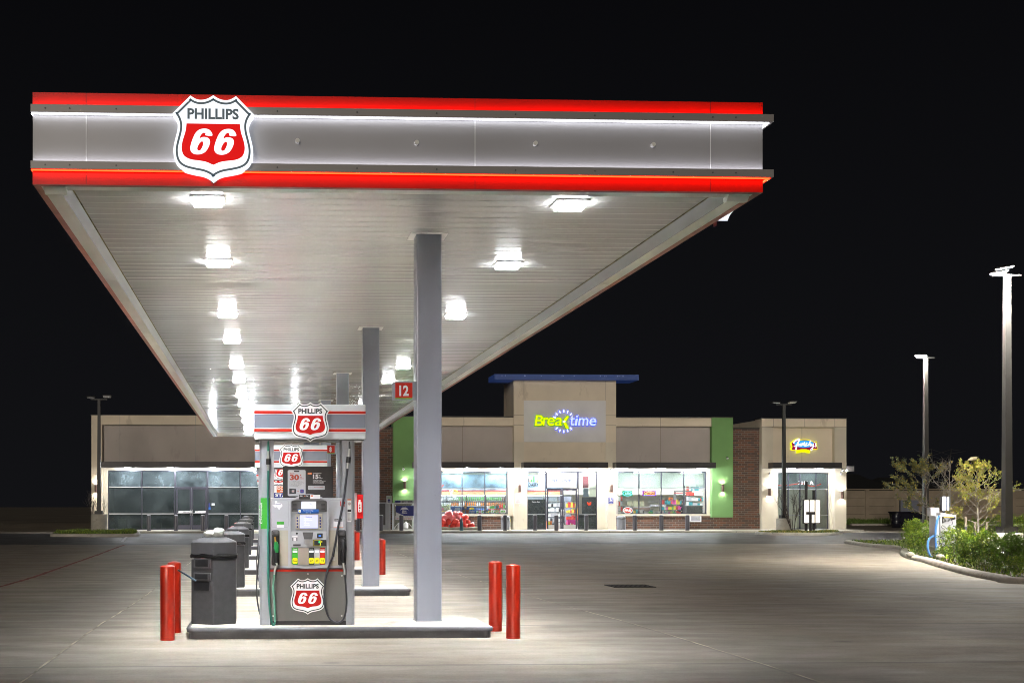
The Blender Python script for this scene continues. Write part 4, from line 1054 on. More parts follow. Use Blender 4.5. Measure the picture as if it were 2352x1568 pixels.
# plastic bags on top of the nearest bin
def crumple(name, label, c, r, mt='plasticbag', n=16, jit=.16):
    m = MB(); m.blob((0, 0, 0), r, n, 0, jit)
    o = m.build(name, mt, None, loc=c); tag(o, label, "plastic bag", "crumpled bags on the near bin"); return o
bz = zg(17) + .149 + 1.135
crumple("plastic_bag", "crumpled white plastic bag, right one on top of the nearest bin", (-.56, 17.3, bz + .055), (.085, .09, .065))
crumple("plastic_bag", "flattened grey white plastic bag, left one on top of the nearest bin", (-.68, 17.32, bz + .035), (.08, .07, .04))
m = MB(); m.tube([(-.84, 17.0, .72), (-.95, 16.96, .795), (-1.07, 16.92, .87)], [.010, .013, .012], 8)
o = m.build("squeegee", mat('blue_grey_handle', (.06, .10, .15), .4)); tag(o, "blue grey squeegee handle sticking out of the nearest bin", "squeegee")
# ================================================================== buildings (front plane YB)
YB = 80.0
def X(px, Y=YB): return fx(px, Y)
def Z(py, Y=YB, px=1300): return fz(px, py, Y)
ZS = Z(1215.3)                      # sidewalk top
ZSILL, ZBRK, ZHEAD, ZAW0, ZAW1, ZBROW, ZPAR = Z(1180), Z(1184.5), Z(1081.6), Z(1075), Z(1062), Z(978.2), Z(958.6)
ZTR = Z(1121)
YR = YB + .28                       # recessed wall plane
YG = YB + .50                       # glass plane
YK = YB + 16                        # back of the shops
def pier(m, a, b, z0, z1, y=YB, y1=None, mi=0):
    m.box(X(a, y), X(b, y), y, YB + 1.0 if y1 is None else y1, z0, z1, mi)

# sidewalk
m = MB(); y0, y1 = 76.6, YB + .02
m.xprism([(y0 + .02, zg(y0) - .2), (y1, zg(y0) - .2), (y1, ZS), (y0 + .06, ZS), (y0, ZS - .05)], X(200, 77), X(1968, 77)); struct(m.build("pavement", 'walk'))
m = MB(); m.box(X(200), X(1968), YB - 1, YK + 1, zg(83) - .3, ZS - .01); struct(m.build("floor_slab", 'conc'))

def window(parent, a, b, z0, z1, mulls, rails, y=YG, glassm=lambda r, c, nr: 'clear', fw=.055, trans=None):
    """aluminium frame with one pane object per opening; rails are z values"""
    xs = [X(a, y)] + [X(q, y) for q in mulls] + [X(b, y)]
    zs = [z0] + list(rails) + [z1]
    fm = MB()
    fm.box(xs[0], xs[0] + fw, y - .05, y + .06, z0, z1); fm.box(xs[-1] - fw, xs[-1], y - .05, y + .06, z0, z1)
    for q in xs[1:-1]: fm.box(q - fw / 2, q + fw / 2, y - .052, y + .06, z0 + fw, z1 - fw)
    for i, z in enumerate(zs):
        zz = min(max(z, z0 + fw / 2), z1 - fw / 2)
        fm.box(xs[0] + .01, xs[-1] - .01, y - (.045 if 0 < i < len(zs) - 1 else .049), y + .055, zz - fw / 2, zz + fw / 2, 1 if 0 < i < len(zs) - 1 else 0)
    fr = fm.build("window_frame", ['alum', 'alum2'], parent)
    for c in range(len(xs) - 1):
        for r in range(len(zs) - 1):
            g = glassm(r, c, len(zs) - 1)
            if g is None: continue
            pm = MB().box(xs[c] + fw * .5, xs[c + 1] - fw * .5, y, y + .008, zs[r] + fw * .5, zs[r + 1] - fw * .5)
            pm.build("pane", g, fr)
    return fr
def doors(parent, a, b, z0, z1, y=YG, g='clear', mid=None):
    xa, xb = X(a, y), X(b, y); xm = (xa + xb) / 2
    for u, v, hs in ((xa + .05, xm - .012, 1), (xm + .012, xb - .05, -1)):
        d = MB(); w = .09
        d.box(u, u + w, y - .03, y + .03, z0 + .02, z1); d.box(v - w, v, y - .03, y + .03, z0 + .02, z1)
        d.box(u + w, v - w, y - .028, y + .028, z0 + .02, z0 + .28, 1 if g == 'clear' else 0); d.box(u + w, v - w, y - .028, y + .028, z1 - w, z1, 0)
        o = d.build("door", ['alum', 'steel'], parent)
        MB().box(u + w, v - w, y, y + .008, z0 + .28, z1 - w).build("door_pane", g, o)
        h = MB(); hx = (v - .05) if hs == 1 else (u + .05); zc = z0 + 1.05
        h.tube([(hx, y - .03, zc - .17), (hx, y - .09, zc - .17), (hx, y - .09, zc + .17), (hx, y - .03, zc + .17)], .016, 6); h.build("handle", 'steel', o)
        h = MB(); h.box(u + w, v - w, y - .05, y - .03, z0 + 1.0, z0 + 1.04); h.build("push_bar", 'alum2', o)
def awning(parent, a, b, name="awning"):
    m = MB(); y = YB - .95
    m.box(X(a, y), X(b, y), y, YR, ZAW0, ZAW1, 0)
    m.box(X(a, y) + .06, X(b, y) - .06, y + .06, YR - .02, ZAW0 - .004, ZAW0 - .001, 1)
    return m.build(name, ['awning', 'soffit'], parent)

# ---------------------------------------------------------------- convenience store
st = thing("convenience_store", "lit convenience store with beige central tower, green wing panels and brick base", "shop building", (0, 0, 0))
LW0, LW1, RW0, RW1 = 953, 1180, 1415, 1634
m = MB()     # stucco body
for a, b in ((LW0, LW1), (RW0, RW1)):
    xa, xb = X(a), X(b)
    m.box(xa, xb, YB, YB + 1, ZBROW, ZPAR, 0)                       # parapet brow
# jambs beside the windows
m.box(X(LW0), X(957.5, YG), YR, YB + 1, ZBRK, ZBROW, 1); m.box(X(1165.5, YG), X(1180), YR, YB + 1, ZBRK, ZBROW, 1)
m.box(X(RW0), X(1416.2, YG) + .02, YR, YB + 1, ZBRK, ZBROW, 1); m.box(X(1621.4, YG), X(RW1), YR, YB + 1, ZBRK, ZBROW, 1)
# upper recessed walls
m.box(X(957.5, YG), X(1165.5, YG), YR, YB + 1, ZAW0 + .0, ZBROW, 1); m.box(X(1416.2, YG) + .02, X(1621.4, YG), YR, YB + 1, ZAW0, ZBROW, 1)
build_split(m, "upper_wall", ['stucco', 'stucco2'], st, [X(1300)])
m = MB()
m.box(X(957.5, YG), X(1165.5, YG), YR, YB + 1, ZHEAD, ZAW0 - .001); m.box(X(1416.2, YG) + .02, X(1621.4, YG), YR, YB + 1, ZHEAD, ZAW0 - .001)
m.box(X(LW0), X(957.5, YG), YR - .003, YR, ZBRK, ZAW0); m.box(X(1165.5, YG), X(1180), YR - .003, YR, ZBRK, ZAW0)
m.box(X(1621.4, YG), X(RW1), YR - .003, YR, ZBRK, ZAW0)
build_split(m, "window_surround", 'stuccow', st, [X(1300)])
m = MB()
m.box(X(LW0), X(1178), YR - .10, YB + .9, ZBRK, ZSILL); m.box(X(RW0), X(RW1), YR - .10, YB + .9, ZBRK, ZSILL)
build_split(m, "window_sill", 'stuccow', st, [X(1300)])
m = MB()
m.box(X(LW0), X(1171), YR - .04, YB + .9, ZS, ZBRK - .001); m.box(X(RW0), X(RW1), YR - .04, YB + .9, ZS, ZBRK - .001)
m.box(X(RW1), X(1750), YR - .04, YB + .9, ZS, ZBRK + .1); m.box(X(1655), X(1750), YR + .02, YB + 1, ZBRK + .1, Z(983.5))
m.box(X(745), X(915), YR + .02, YB + 1, ZS, Z(983.5))
build_split(m, "brick_wall", 'brick', st, [X(930), X(1300)])
m = MB()
m.box(X(RW1), X(1682), YB - .12, YB + 1.0, Z(1187.5), ZPAR + .02, 0); m.box(X(903), X(LW0), YB - .12, YB + 1.0, ZS + .05, ZPAR + .02, 0)
build_split(m, "green_wall", 'green', st, [X(1300)])
# tower
YT = YB - .10; ZTW = Z(872.3, YT)
m = MB()
a, b = X(1180, YT), X(1415, YT)
m.box(a, b, YT, YB + 3.2, Z(1015), ZTW - .01, 0)                     # upper block
m.build("tower_block", 'stucco', st)
m = MB()
m.box(a, X(1203, YT), YT, YB + 1, ZAW0, Z(1015) - .001, 0); m.box(X(1391, YT), b, YT, YB + 1, ZAW0, Z(1015) - .001, 0)
m.box(a, X(1203, YT), YT, YB + 1, ZS, ZAW0 - .001, 0); m.box(X(1396, YT), b, YT, YB + 1, ZS, ZAW0 - .001, 0)
build_split(m, "tower_pier", 'stuccow', st, [X(1300)])
MB().box(X(1203, YT) + .001, X(1391, YT) - .001, YT + .02, YB + 1, ZAW0, Z(1015) - .001).build('tower_lower_wall', 'stucco', st)
m = MB(); m.box(X(1203, YT), X(1391, YT), YT - .03, YT - .001, Z(1015), Z(920)); m.build("sign_panel", 'signpanel', st)
m = MB()    # dark control joints, thin strips on the stucco
for px in (1065, ): m.box(X(px), X(px) + .02, YB - .003, YB, ZBROW, ZPAR)
for px in (1517, 1640): m.box(X(px), X(px) + .02, YB - .003, YB, ZBROW, ZPAR)
for px in (1062, 1517): m.box(X(px, YR), X(px, YR) + .02, YR - .003, YR, ZAW1, ZBROW)
for px in (1203, 1391):
    m.box(X(px, YT), X(px, YT) + .02, YT - .003, YT, Z(919), ZTW - .02)
for py in (953.8, 976.5): m.box(a, X(1203, YT), YT - .003, YT, Z(py), Z(py) + .02); m.box(X(1391, YT), b, YT - .003, YT, Z(py), Z(py) + .02)
m.build("control_joints", mat('dark_joint', (.20, .17, .13), .9), st)
# cap slab
yc = YB - .55
m = MB(); m.box(fx(1136, yc), fx(1467.5, yc), yc, YB + 1.6, fz(1300, 872, yc), fz(1300, 859.5, yc)); cap = m.build("tower_cap", 'bluecap', st)
m = MB()
for i in range(26):
    px = random.choice((1157, 1190, 1205, 1238, 1290, 1320, 1375, 1390, 1420, 1430)) + random.uniform(-5, 5)
    m.box(fx(px, yc), fx(px, yc) + .03, yc - .004, yc, fz(1300, 864.5, yc), fz(1300, 862, yc) + random.uniform(-.02, .02))
stuff(m.build("drip_marks", mat('pale_drips', (.35, .42, .7), .6), st))
m = MB()
for a_, b_, z_ in ((LW0, LW1, ZPAR), (RW0, RW1, ZPAR)): m.box(X(a_), X(b_), YB - .03, YB + 1.05, z_ + .0, z_ + .07)
m.box(X(903), X(LW0), YB - .15, YB + 1.05, ZPAR + .02, ZPAR + .08); m.box(X(RW1), X(1682), YB - .15, YB + 1.05, ZPAR + .02, ZPAR + .08)
m.box(X(1682) + .001, X(1750) - .001, YR - .01, YB + 1.05, Z(983.5), Z(983.5) + .09); m.box(X(745), X(903) - .001, YR - .01, YB + 1.05, Z(983.5), Z(983.5) + .09)
build_split(m, "parapet_coping", 'coping', st, [X(920), X(1300)])
# shell of the shop
m = MB(); xs0, xs1 = X(905), X(1745)
m.box(xs0, xs1, YK, YK + .2, ZS, 5.0); m.box(xs0 - .2, xs0, YB + 1.0, YK, ZS, 5.0); m.box(xs1, xs1 + .2, YB + 1.0, YK, ZS, 5.0)
m.box(xs0, xs1, YB + 9.5, YB + 9.6, 2.45, 4.0)
m.build("inner_wall", 'iwall', st)
m = MB(); m.box(xs0, xs1, YG + .1, YK, ZS - .009, ZS + .0); m.build("shop_floor", 'floor', st)
m = MB(); m.box(xs0, xs1, YB + .98, YK, 3.95, 4.05); m.box(xs0, xs1, YG + .1, YB + .98, 3.9, 3.94); m.build("shop_ceiling", 'iceil', st)
m = MB(); m.box(xs0 - .2, xs1 + .2, YB + .99, YK + .2, 5.0, 5.1); m.build("roof", 'coping', st)
for i in range(7):
    for j in range(3):
        m = MB(); x = xs0 + 1.6 + i * (xs1 - xs0 - 3.2) / 6; y = YB + 2.2 + j * 3.0
        m.box(x - .6, x + .6, y - .3, y + .3, 3.90, 3.945); m.build("ceiling_light_panel", 'e_shop', st)
# windows
upper = lambda r, c, nr: 'murky' if r == nr - 1 else 'clear'
window(st, 957.5, 1165.5, ZSILL, ZHEAD, (1009.5, 1061.3, 1113.3), (ZTR,), glassm=upper)
window(st, 1416.2, 1621.4, ZSILL, ZHEAD, (1467.4, 1518.5, 1570.2), (ZTR,), glassm=upper)
window(st, 1209.6, 1254, ZS, ZHEAD, (), (Z(1180.6), ZTR), glassm=lambda r, c, n: 'clear')
window(st, 1327, 1371, ZS, ZHEAD, (), (Z(1180.6), ZTR), glassm=lambda r, c, n: 'clear')
window(st, 1254, 1327, ZTR - .03, ZHEAD, (), (), glassm=lambda r, c, n: 'clear')
doors(st, 1254, 1327, ZS, ZTR - .03)
m = MB(); m.box(X(1203, YT), X(1209.6, YG), YR, YB + 1, ZS, ZAW0 - .001); m.box(X(1371, YG), X(1396, YT), YR, YB + 1, ZS, ZAW0 - .001); m.box(X(1209.6, YG), X(1371, YG), YR, YB + 1, ZHEAD, ZAW0 - .001); m.build("entrance_surround", 'stuccow', st)
awning(st, 950, 1181); awning(st, 1203.5, 1397); awning(st, 1415.5, 1644.5)

# ---------------------------------------------------------------- vacant shop on the left
vs_ = thing("vacant_shop", "empty beige shop unit with dark dusty storefront windows on the left", "shop building", (0, 0, 0))
ZP2, ZB2 = Z(953.8, px=400), Z(975, px=400)
m = MB()
m.box(X(210), X(745), YB, YB + 1, ZB2, ZP2, 0); m.box(X(210), X(234.5), YB, YB + 1, ZS, ZB2 - .001, 0)
m.box(X(210), X(210) + .3, YB + 1, YK, ZS, ZP2 - .1, 0)
m.build("front_wall", ['stucco', 'stucco2'], vs_)
m = MB(); m.box(X(234.5), X(745), YR, YB + 1, ZAW0, ZB2); m.build("upper_wall", 'stucco2', vs_)
ZH2 = Z(1079.3, px=400)
m = MB(); m.box(X(248.4, YG), X(745), YR, YB + 1, ZH2, ZAW0 - .001); m.box(X(234.5), X(248.4, YG), YR, YB + 1, ZS, ZAW0 - .001); m.box(X(722, YG), X(745), YR, YB + 1, ZS, ZH2); m.build("window_surround", 'stuccow', vs_)
m = MB(); m.box(X(208), X(746), YB - .02, YB + 1.02, ZP2, ZP2 + .04); m.build("parapet_coping", 'coping', vs_)
m = MB()
for px in (275, 449, 620): m.box(X(px), X(px) + .02, YB - .003, YB, ZB2, ZP2); m.box(X(px, YR), X(px, YR) + .02, YR - .003, YR, ZAW1, ZB2)
m.build("control_joints", 'iwallg', vs_)
dg = lambda r, c, nr: 'dusty2' if r == nr - 1 else 'dusty'
zt2, zr2 = Z(1118, px=400), Z(1179.4, px=400)
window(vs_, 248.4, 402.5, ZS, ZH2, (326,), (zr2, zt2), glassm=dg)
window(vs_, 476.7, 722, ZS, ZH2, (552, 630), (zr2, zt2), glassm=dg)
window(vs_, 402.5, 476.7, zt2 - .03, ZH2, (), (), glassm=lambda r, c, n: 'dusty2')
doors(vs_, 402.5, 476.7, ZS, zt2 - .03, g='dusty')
awning(vs_, 229, 744)
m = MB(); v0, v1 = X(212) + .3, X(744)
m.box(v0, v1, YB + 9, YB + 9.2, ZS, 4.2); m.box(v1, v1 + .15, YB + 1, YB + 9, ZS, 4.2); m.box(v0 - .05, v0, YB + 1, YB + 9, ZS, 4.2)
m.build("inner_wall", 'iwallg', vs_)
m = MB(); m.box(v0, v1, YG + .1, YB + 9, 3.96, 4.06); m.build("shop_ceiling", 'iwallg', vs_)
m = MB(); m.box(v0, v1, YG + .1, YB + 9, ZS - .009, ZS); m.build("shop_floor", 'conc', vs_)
m = MB(); m.box(X(210), X(745), YB + 1.001, YK, 5.0, 5.1); m.build("roof", 'coping', vs_)
m = MB(); m.box(-7, -6.4, YB + 5, YB + 5.6, 3.9, 3.955); m.build("dim_ceiling_light", 'e_shopdim', vs_)
# paper taped on the doors + stickers
m = MB()
for a, b in ((410, 441), (448, 473)):
    n = 8; top = [(X(a + (b - a) * i / n, YG), Z(1173 + random.uniform(-.6, .6), px=400)) for i in range(n + 1)]; bot = [(p[0], p[1] - random.uniform(.05, .14)) for p in top][::-1]
    m.plate([top + bot], YG - .055, YG - .051)
m.build("torn_paper", 'paper', vs_)
for (a, b, c, d, mt, nm) in ((478, 482.5, 1155, 1163, 'navy', "door_sticker"), (478, 483.5, 1164, 1170, 'blue', "door_sticker"), (486, 493, 1155, 1160, 'paper', "hours_notice"), (564, 572, 1186, 1199, 'paper', "window_flyer")):
    MB().box(X(a, YG), X(b, YG), YG - .006, YG - .001, Z(d, px=400), Z(c, px=400)).build(nm, mt, vs_)
# things left inside the vacant unit
for nm, lab, cat, a, b, c, d, mt in (("display_plinth", "pale upright plinth left inside the vacant shop's first window bay", "plinth", 271.5, 289, 1213, 1190, 'iwall'), ("floor_box", "small square box on the vacant shop floor in the second window bay", "box", 357, 370, 1213, 1200, 'tan')):
    y = YG + 1.2; m = MB(); m.box(fx(a, y), fx(b, y), y, y + .5, ZS, Z(d, y, 300)); m.box(fx(a, y) + .04, fx(b, y) - .04, y - .01, y, ZS + .05, Z(d, y, 300) - .06); tag(m.build(nm, mt), lab, cat)
for px, lab in ((252, "crumpled plastic sheet in the corner of the vacant shop window"), (296, "small litter heap on the vacant shop floor"), (395, "pale litter scrap beside the vacant shop door")):
    m = MB(); r = .32 if px == 252 else .1
    m.blob((0, 0, r * .6), (r, r, r), 12, 0, .2); tag(m.build("crumpled_sheet", 'plasticbag', None, loc=(fx(px + 3, YG + .6), YG + .6, ZS)), lab, "litter")

# ---------------------------------------------------------------- restaurant on the right
fr = thing("chicken_restaurant", "small cream corner restaurant unit with lit oval sign and tall glass front", "restaurant building", (0, 0, 0))
YF = YB - .12
m = MB()
m.box(X(1750, YF), X(1944, YF), YF, YB + 1, Z(979), Z(960), 0); m.box(X(1750, YF), X(1944, YF), YF + 1.121, YB + 9, 4.2, Z(960) - .05, 0)
m.box(X(1944, YF) - .3, X(1944, YF), YB + 1.001, YB + 9, ZS, 4.2)
m.box(X(1750, YF), X(1776, YF), YF, YB + 1, ZS, Z(979) - .001, 1); m.box(X(1917, YF), X(1944, YF), YF, YB + 1, ZS, Z(979) - .001, 1)
m.build("front_wall", ['stucco', 'stuccow'], fr)
m = MB(); m.box(X(1776, YF), X(1917, YF), YR - .05, YB + 1, ZAW0, Z(979)); m.build("upper_wall", 'stucco', fr)
m = MB(); zh3 = Z(1084)
m.box(X(1776, YF), X(1783, YG), YR - .05, YB + 1, ZS, ZAW0 - .001); m.box(X(1902, YG), X(1917, YF), YR - .05, YB + 1, ZS, ZAW0 - .001); m.box(X(1783, YG), X(1902, YG), YR - .05, YB + 1, zh3, ZAW0 - .001)
m.build("window_surround", 'stuccow', fr)
m = MB(); m.box(X(1748, YF), X(1945, YF), YF - .03, YB + 1, Z(960), Z(960) + .06); m.build("parapet_coping", 'coping', fr)
m = MB()
for px in (1776, 1848, 1917): m.box(X(px, YF), X(px, YF) + .02, YF - .003, YF, Z(979), Z(960))
m.box(X(1845), X(1845) + .02, YR - .053, YR - .05, ZAW1, Z(979))
for s_ in ((1750, 1776), (1917, 1944)): m.box(X(s_[0], YF), X(s_[1], YF), YF - .003, YF, Z(1074.5), Z(1074.5) + .02); m.box(X(s_[0], YF), X(s_[1], YF), YF - .003, YF, Z(979.5), Z(979.5) + .02)
m.build("control_joints", bpy.data.materials['dark_joint'], fr)
window(fr, 1783, 1902, ZS, zh3, (1810, 1837, 1873.5), (Z(1183), Z(1122)), glassm=lambda r, c, n: 'murky' if (r == n - 1) else 'clear')
awning(fr, 1776.5, 1934)
m = MB(); f0, f1 = X(1783, YG) - .3, X(1902, YG) + .3
m.box(f0, f1, YB + 6, YB + 6.1, ZS, 4.2); m.box(f0 - .1, f0, YB + 1, YB + 6, ZS, 4.2); m.box(f1, f1 + .1, YB + 1, YB + 6, ZS, 4.2); m.build("inner_wall", 'iwall', fr)
m = MB(); m.box(f0, f1, YG + .1, YB + 6, 3.96, 4.06); m.build("inner_ceiling", 'iceil', fr)
m = MB(); m.box(f0, f1, YG + .1, YB + 6, ZS - .009, ZS); m.build("inner_floor", 'floor', fr)
m = MB(); m.box(X(1815), X(1830), YB + 3, YB + 3.3, 3.9, 3.95); m.build("ceiling_light_panel", emat('dim_shop_light', (.8, .95, .85), 22), fr)
m = MB(); m.tube(spl([(X(1783), YG + .4, 3.05), (X(1805), YG + .4, 2.95), (X(1830), YG + .4, 3.0), (X(1855), YG + .4, 3.08), (X(1880), YG + .4, 2.9), (X(1900), YG + .4, 3.05)], 5), .035, 6); m.build("red_neon_line", emat('red_neon', (1, .08, .03), 1.6), fr)
m = MB(); m.text("3111 A", X(1834, YG), X(1868, YG), Z(1112), Z(1103), YG - .004, 0, bold=.02); m.build("address_number", 'paper', fr)
MB().box(X(1806), X(1816), YB + 4, YB + 4.4, ZS, 1.3).build("drinks_counter", 'maroon', fr)
MB().box(X(1812), X(1836), YB + 4.5, YB + 4.6, 1.4, 2.6).build("menu_wall", 'mural', fr)
m = MB(); ys_ = YB + .6
m.box(X(1944, YF) + .001, X(1974, YF), ys_, ys_ + 2, fz(1950, 1082, ys_), fz(1950, 1070, ys_)); m.build("side_canopy", 'awning', fr)
m = MB(); m.blob((X(1947, YF), YF + .3, fz(1947, 1080, YF)), (.10, .10, .07), 10); m.build("side_lamp", emat('side_lamp_glow', (1, .97, .92), 260), fr)

# ---------------------------------------------------------------- soffit lights, wall lamps, cameras
s0 = None
def place_soffit(px, lab):
    global s0
    y = YB - .66
    loc = (fx(px, y), y, ZAW0 - .004)
    if s0 is None:
        s0 = thing("soffit_light", lab, "wall light", loc, 0, "lights under the shop awnings")
        MB().box(-.17, .17, -.12, .12, -.03, -.001).build("housing", 'dkgrey', s0)
        MB().box(-.14, .14, -.09, .09, -.085, -.031).build("lens", 'e_soffit', s0)
        bpy.context.view_layer.update()
    else: dup(s0, loc, lab)
for i, px in enumerate((296.3, 392.8, 489.5, 581.3, 678)): place_soffit(px, "bright light under the vacant shop awning, %s from its left end" % nth[i])
for i, px in enumerate((997, 1074.4, 1151)): place_soffit(px, "bright light under the store's left awning, %s from its left end" % nth[i])
for i, px in enumerate((1224.6, 1299, 1365.8)): place_soffit(px, "bright light under the awning over the store doors, %s from the left" % nth[i])
for i, px in enumerate((1435, 1516.6, 1610)): place_soffit(px, "bright light under the store's right awning, %s from its left end" % nth[i])
for i, px in enumerate((1820, 1884.6)): place_soffit(px, "bright light under the restaurant awning, the %s one" % ("left", "right")[i])
w0 = None
for px, pa, pb, y, lab in ((1193, 1112, 1131, YT, "bronze up and down wall lamp on the left pier of the store entrance"), (1404, 1112, 1131, YT, "bronze up and down wall lamp on the right pier of the store entrance"),
        (1659, 1111, 1129, YB - .12, "bronze up and down wall lamp on the right green wall"), (929.4, 1105, 1123, YB - .12, "bronze up and down wall lamp on the left green wall"),
        (1766, 1120, 1138, YF, "bronze up and down wall lamp on the restaurant's left pier"), (1933, 1127, 1145, YF, "bronze up and down wall lamp on the restaurant's right pier"), (221, 1112, 1131, YB, "bronze up and down wall lamp on the vacant shop's left pier, behind the sapling")):
    zc = fz(px, (pa + pb) / 2, y); loc = (fx(px, y), y - .11, zc)
    if w0 is None:
        w0 = thing("wall_lamp", lab, "wall lamp", loc, 0, "up and down wall lamps")
        m = MB(); m.cyl((0, 0, -.24), (0, 0, .24), .085, n=20, caps=False); m.box(-.04, .04, .07, .11, -.1, .1); m.build("shade", 'sconce', w0)
        m = MB(); m.cyl((0, 0, .19), (0, 0, .20), .07, n=16); m.cyl((0, 0, -.20), (0, 0, -.19), .07, n=16); m.build("bulbs", 'e_down', w0)
        bpy.context.view_layer.update()
    else: dup(w0, loc, lab)
c0 = None
for px, py, y, lab in ((1192, 1080, YT, "twin security camera on the left entrance pier of the store"), (1403, 1080, YT, "security camera on the right entrance pier of the store"), (1669.5, 1053, YB - .12, "dome camera high on the right green wall"),
        (926, 1077, YB - .12, "dome camera high on the left green wall"), (1767, 1089, YF, "small camera on the restaurant's left pier"), (1933.5, 1081, YF, "upper camera on the restaurant's right pier"), (1930, 1088.5, YF, "lower camera on the restaurant's right pier"), (224, 1089, YB, "small camera on the vacant shop's left pier")):
    loc = (fx(px, y), y - .10, fz(px, py, y))
    if c0 is None:
        c0 = thing("security_camera", lab, "camera", loc, 0, "security cameras on the shop walls")
        m = MB(); m.blob((0, -.03, 0), (.075, .09, .07), 10); m.build("camera_head", 's_white', c0)
        m = MB(); m.box(-.03, .03, .0, .1, -.02, .13); m.cyl((0, -.125, -.02), (0, -.10, -.02), .03, n=10, mi=1); m.build("camera_arm", ['dkgrey', 'black'], c0)
        bpy.context.view_layer.update()
    else: dup(c0, loc, lab)

# ---------------------------------------------------------------- shop signs
sg = thing("store_sign", "lit yellow green and blue Breaktime lettering with clock ticks on the tower", "shop sign", (0, 0, 0))
YS = YT - .05
def SX(x): return X((2040 + x / 7.35) / 1.7007, YS)
def SZ(y): return Z((1560 + y / 7.35) / 1.7007, YS)
M['e_lime'] = emat('lime_letter_face', (.70, 1.0, .0), .95); M['e_limes'] = emat('lime_letter_side', (.08, .32, .0), .9)
M['e_lav'] = emat('lavender_letter_face', (.45, .52, 1.0), 1.25); M['e_blues'] = emat('blue_letter_side', (.0, .05, .75), 1.1)
def letter(t, x0, x1, y0, y1, face, side, bold, shear, name, thin=0.0):
    for off, yy, mt in ((bold + .02, YS - .10, side), (bold, YS - .125, face)):
        d = .028 if mt == side else 0
        m = MB(); m.text(t, SX(x0) - d, SX(x1) + d, SZ(y1) - d, SZ(y0) + d, yy, 0, bold=off, shear=shear)
        # thickness: repeat a little behind
        m.text(t, SX(x0) - d, SX(x1) + d, SZ(y1) - d, SZ(y0) + d, yy + .02, 0, bold=off, shear=shear)
        m.build(name, mt, sg)
for ch, x0, x1, y0, y1 in (("B", 345, 592, 455, 755), ("r", 580, 735, 515, 750), ("e", 710, 920, 518, 755), ("a", 925, 1140, 520, 755)): letter(ch, x0, x1, y0, y1, 'e_lime', 'e_limes', .008, .12, "lime_letter")
for ch, x0, x1, y0, y1 in (("t", 1358, 1495, 485, 750), ("i", 1492, 1600, 455, 750), ("m", 1590, 1890, 528, 750), ("e", 1912, 2112, 528, 755)): letter(ch, x0, x1, y0, y1, 'e_lav', 'e_blues', .015, .12, "blue_letter")
for lp in ([(1265, 475), (1338, 482), (1240, 632), (1178, 590)], [(1172, 672), (1240, 650), (1335, 835), (1250, 842)]):
    P2 = [(SX(a), SZ(b)) for a, b in lp]
    MB().plate([inset(P2, -.02)], YS - .10, YS, 0).build("clock_hand_edge", 'e_limes', sg)
    MB().plate([P2], YS - .125, YS - .101, 0).build("clock_hand", 'e_lime', sg)
m = MB(); m.cyl((SX(1198), YS - .14, SZ(632)), (SX(1198), YS, SZ(632)), .062, n=16); m.build("clock_hub", 'e_small', sg)
for cx_, cy_, an in ((1072, 355, -25), (1186, 333, 0), (1296, 355, 22), (1390, 425, 45), (982, 422, -45), (918, 510, -62), (980, 830, 45), (1072, 892, 22), (1186, 918, 0), (1296, 892, -22), (1390, 830, -45)):
    for w, h, yy, mt, nm in ((30, 52, -.06, 'e_blues', "tick_edge"), (19, 42, -.085, 'e_small', "tick_mark")):
        a = R(-an); pts = []
        for u, v in ((-w, -h), (w, -h), (w, h), (-w, h)):
            pts.append((SX(cx_) + (u * math.cos(a) - v * math.sin(a)) * .00213, SZ(cy_) + (u * math.sin(a) + v * math.cos(a)) * .00213))
        MB().plate([pts], YS + yy, YS, 0).build(nm, mt, sg)

fs = thing("restaurant_sign", "lit oval restaurant sign with white script on blue and maroon and a yellow ribbon", "shop sign", (0, 0, 0))
YQ = YR - .08
def QX(x): return X((3060 + x / 9.8) / 1.7007, YQ)
def QZ(y): return Z((1640 + y / 9.8) / 1.7007, YQ)
def QP(l): return [(QX(a), QZ(b)) for a, b in l]
M['e_yel'] = emat('lit_yellow', (.95, .95, .0), 1.0); M['e_maroon'] = emat('lit_maroon', (.22, .0, .04), .9); M['e_sky'] = emat('lit_sky_blue', (.03, .33, .85), .9); M['e_wht'] = emat('lit_white_script', (.86, .9, 1.0), 1.1)
out_ = [(255, 850), (300, 825), (340, 780), (520, 675)] + spl([(590, 745), (700, 722), (830, 720), (980, 745), (1140, 810)], 4) + [(1260, 790), (1240, 930), (1285, 1080), (1260, 1110), (1120, 1100), (1000, 1160), (480, 1150), (300, 1140), (262, 1120), (298, 1000)]
MB().plate([QP(out_)], YQ - .12, YQ + .08, 0).build("sign_edge", 'e_yel', fs)
MB().plate([inset(QP(out_), .035)], YQ - .14, YQ - .12, 0).build("maroon_field", 'e_maroon', fs)
ov = [(760 + 370 * math.cos(2 * PI * i / 36), 900 + 140 * math.sin(2 * PI * i / 36)) for i in range(36)]
MB().plate([QP(ov)], YQ - .155, YQ - .14, 0).build("blue_oval", 'e_sky', fs)
rb_ = [(470, 1150), (545, 1165), (545, 1120), (640, 1100), (830, 1100), (930, 1125), (925, 1160), (990, 1160), (965, 1200), (990, 1250), (860, 1235), (850, 1210), (610, 1210), (600, 1235), (480, 1250), (500, 1200)]
MB().plate([QP(rb_)], YQ - .17, YQ, 0).build("yellow_ribbon", 'e_yel', fs)
m = MB(); m.text("Since 1969", QX(590), QX(870), QZ(1178), QZ(1128), YQ - .175, 0, bold=.01); m.build("ribbon_text", emat('olive_text', (.35, .35, 0), .8), fs)
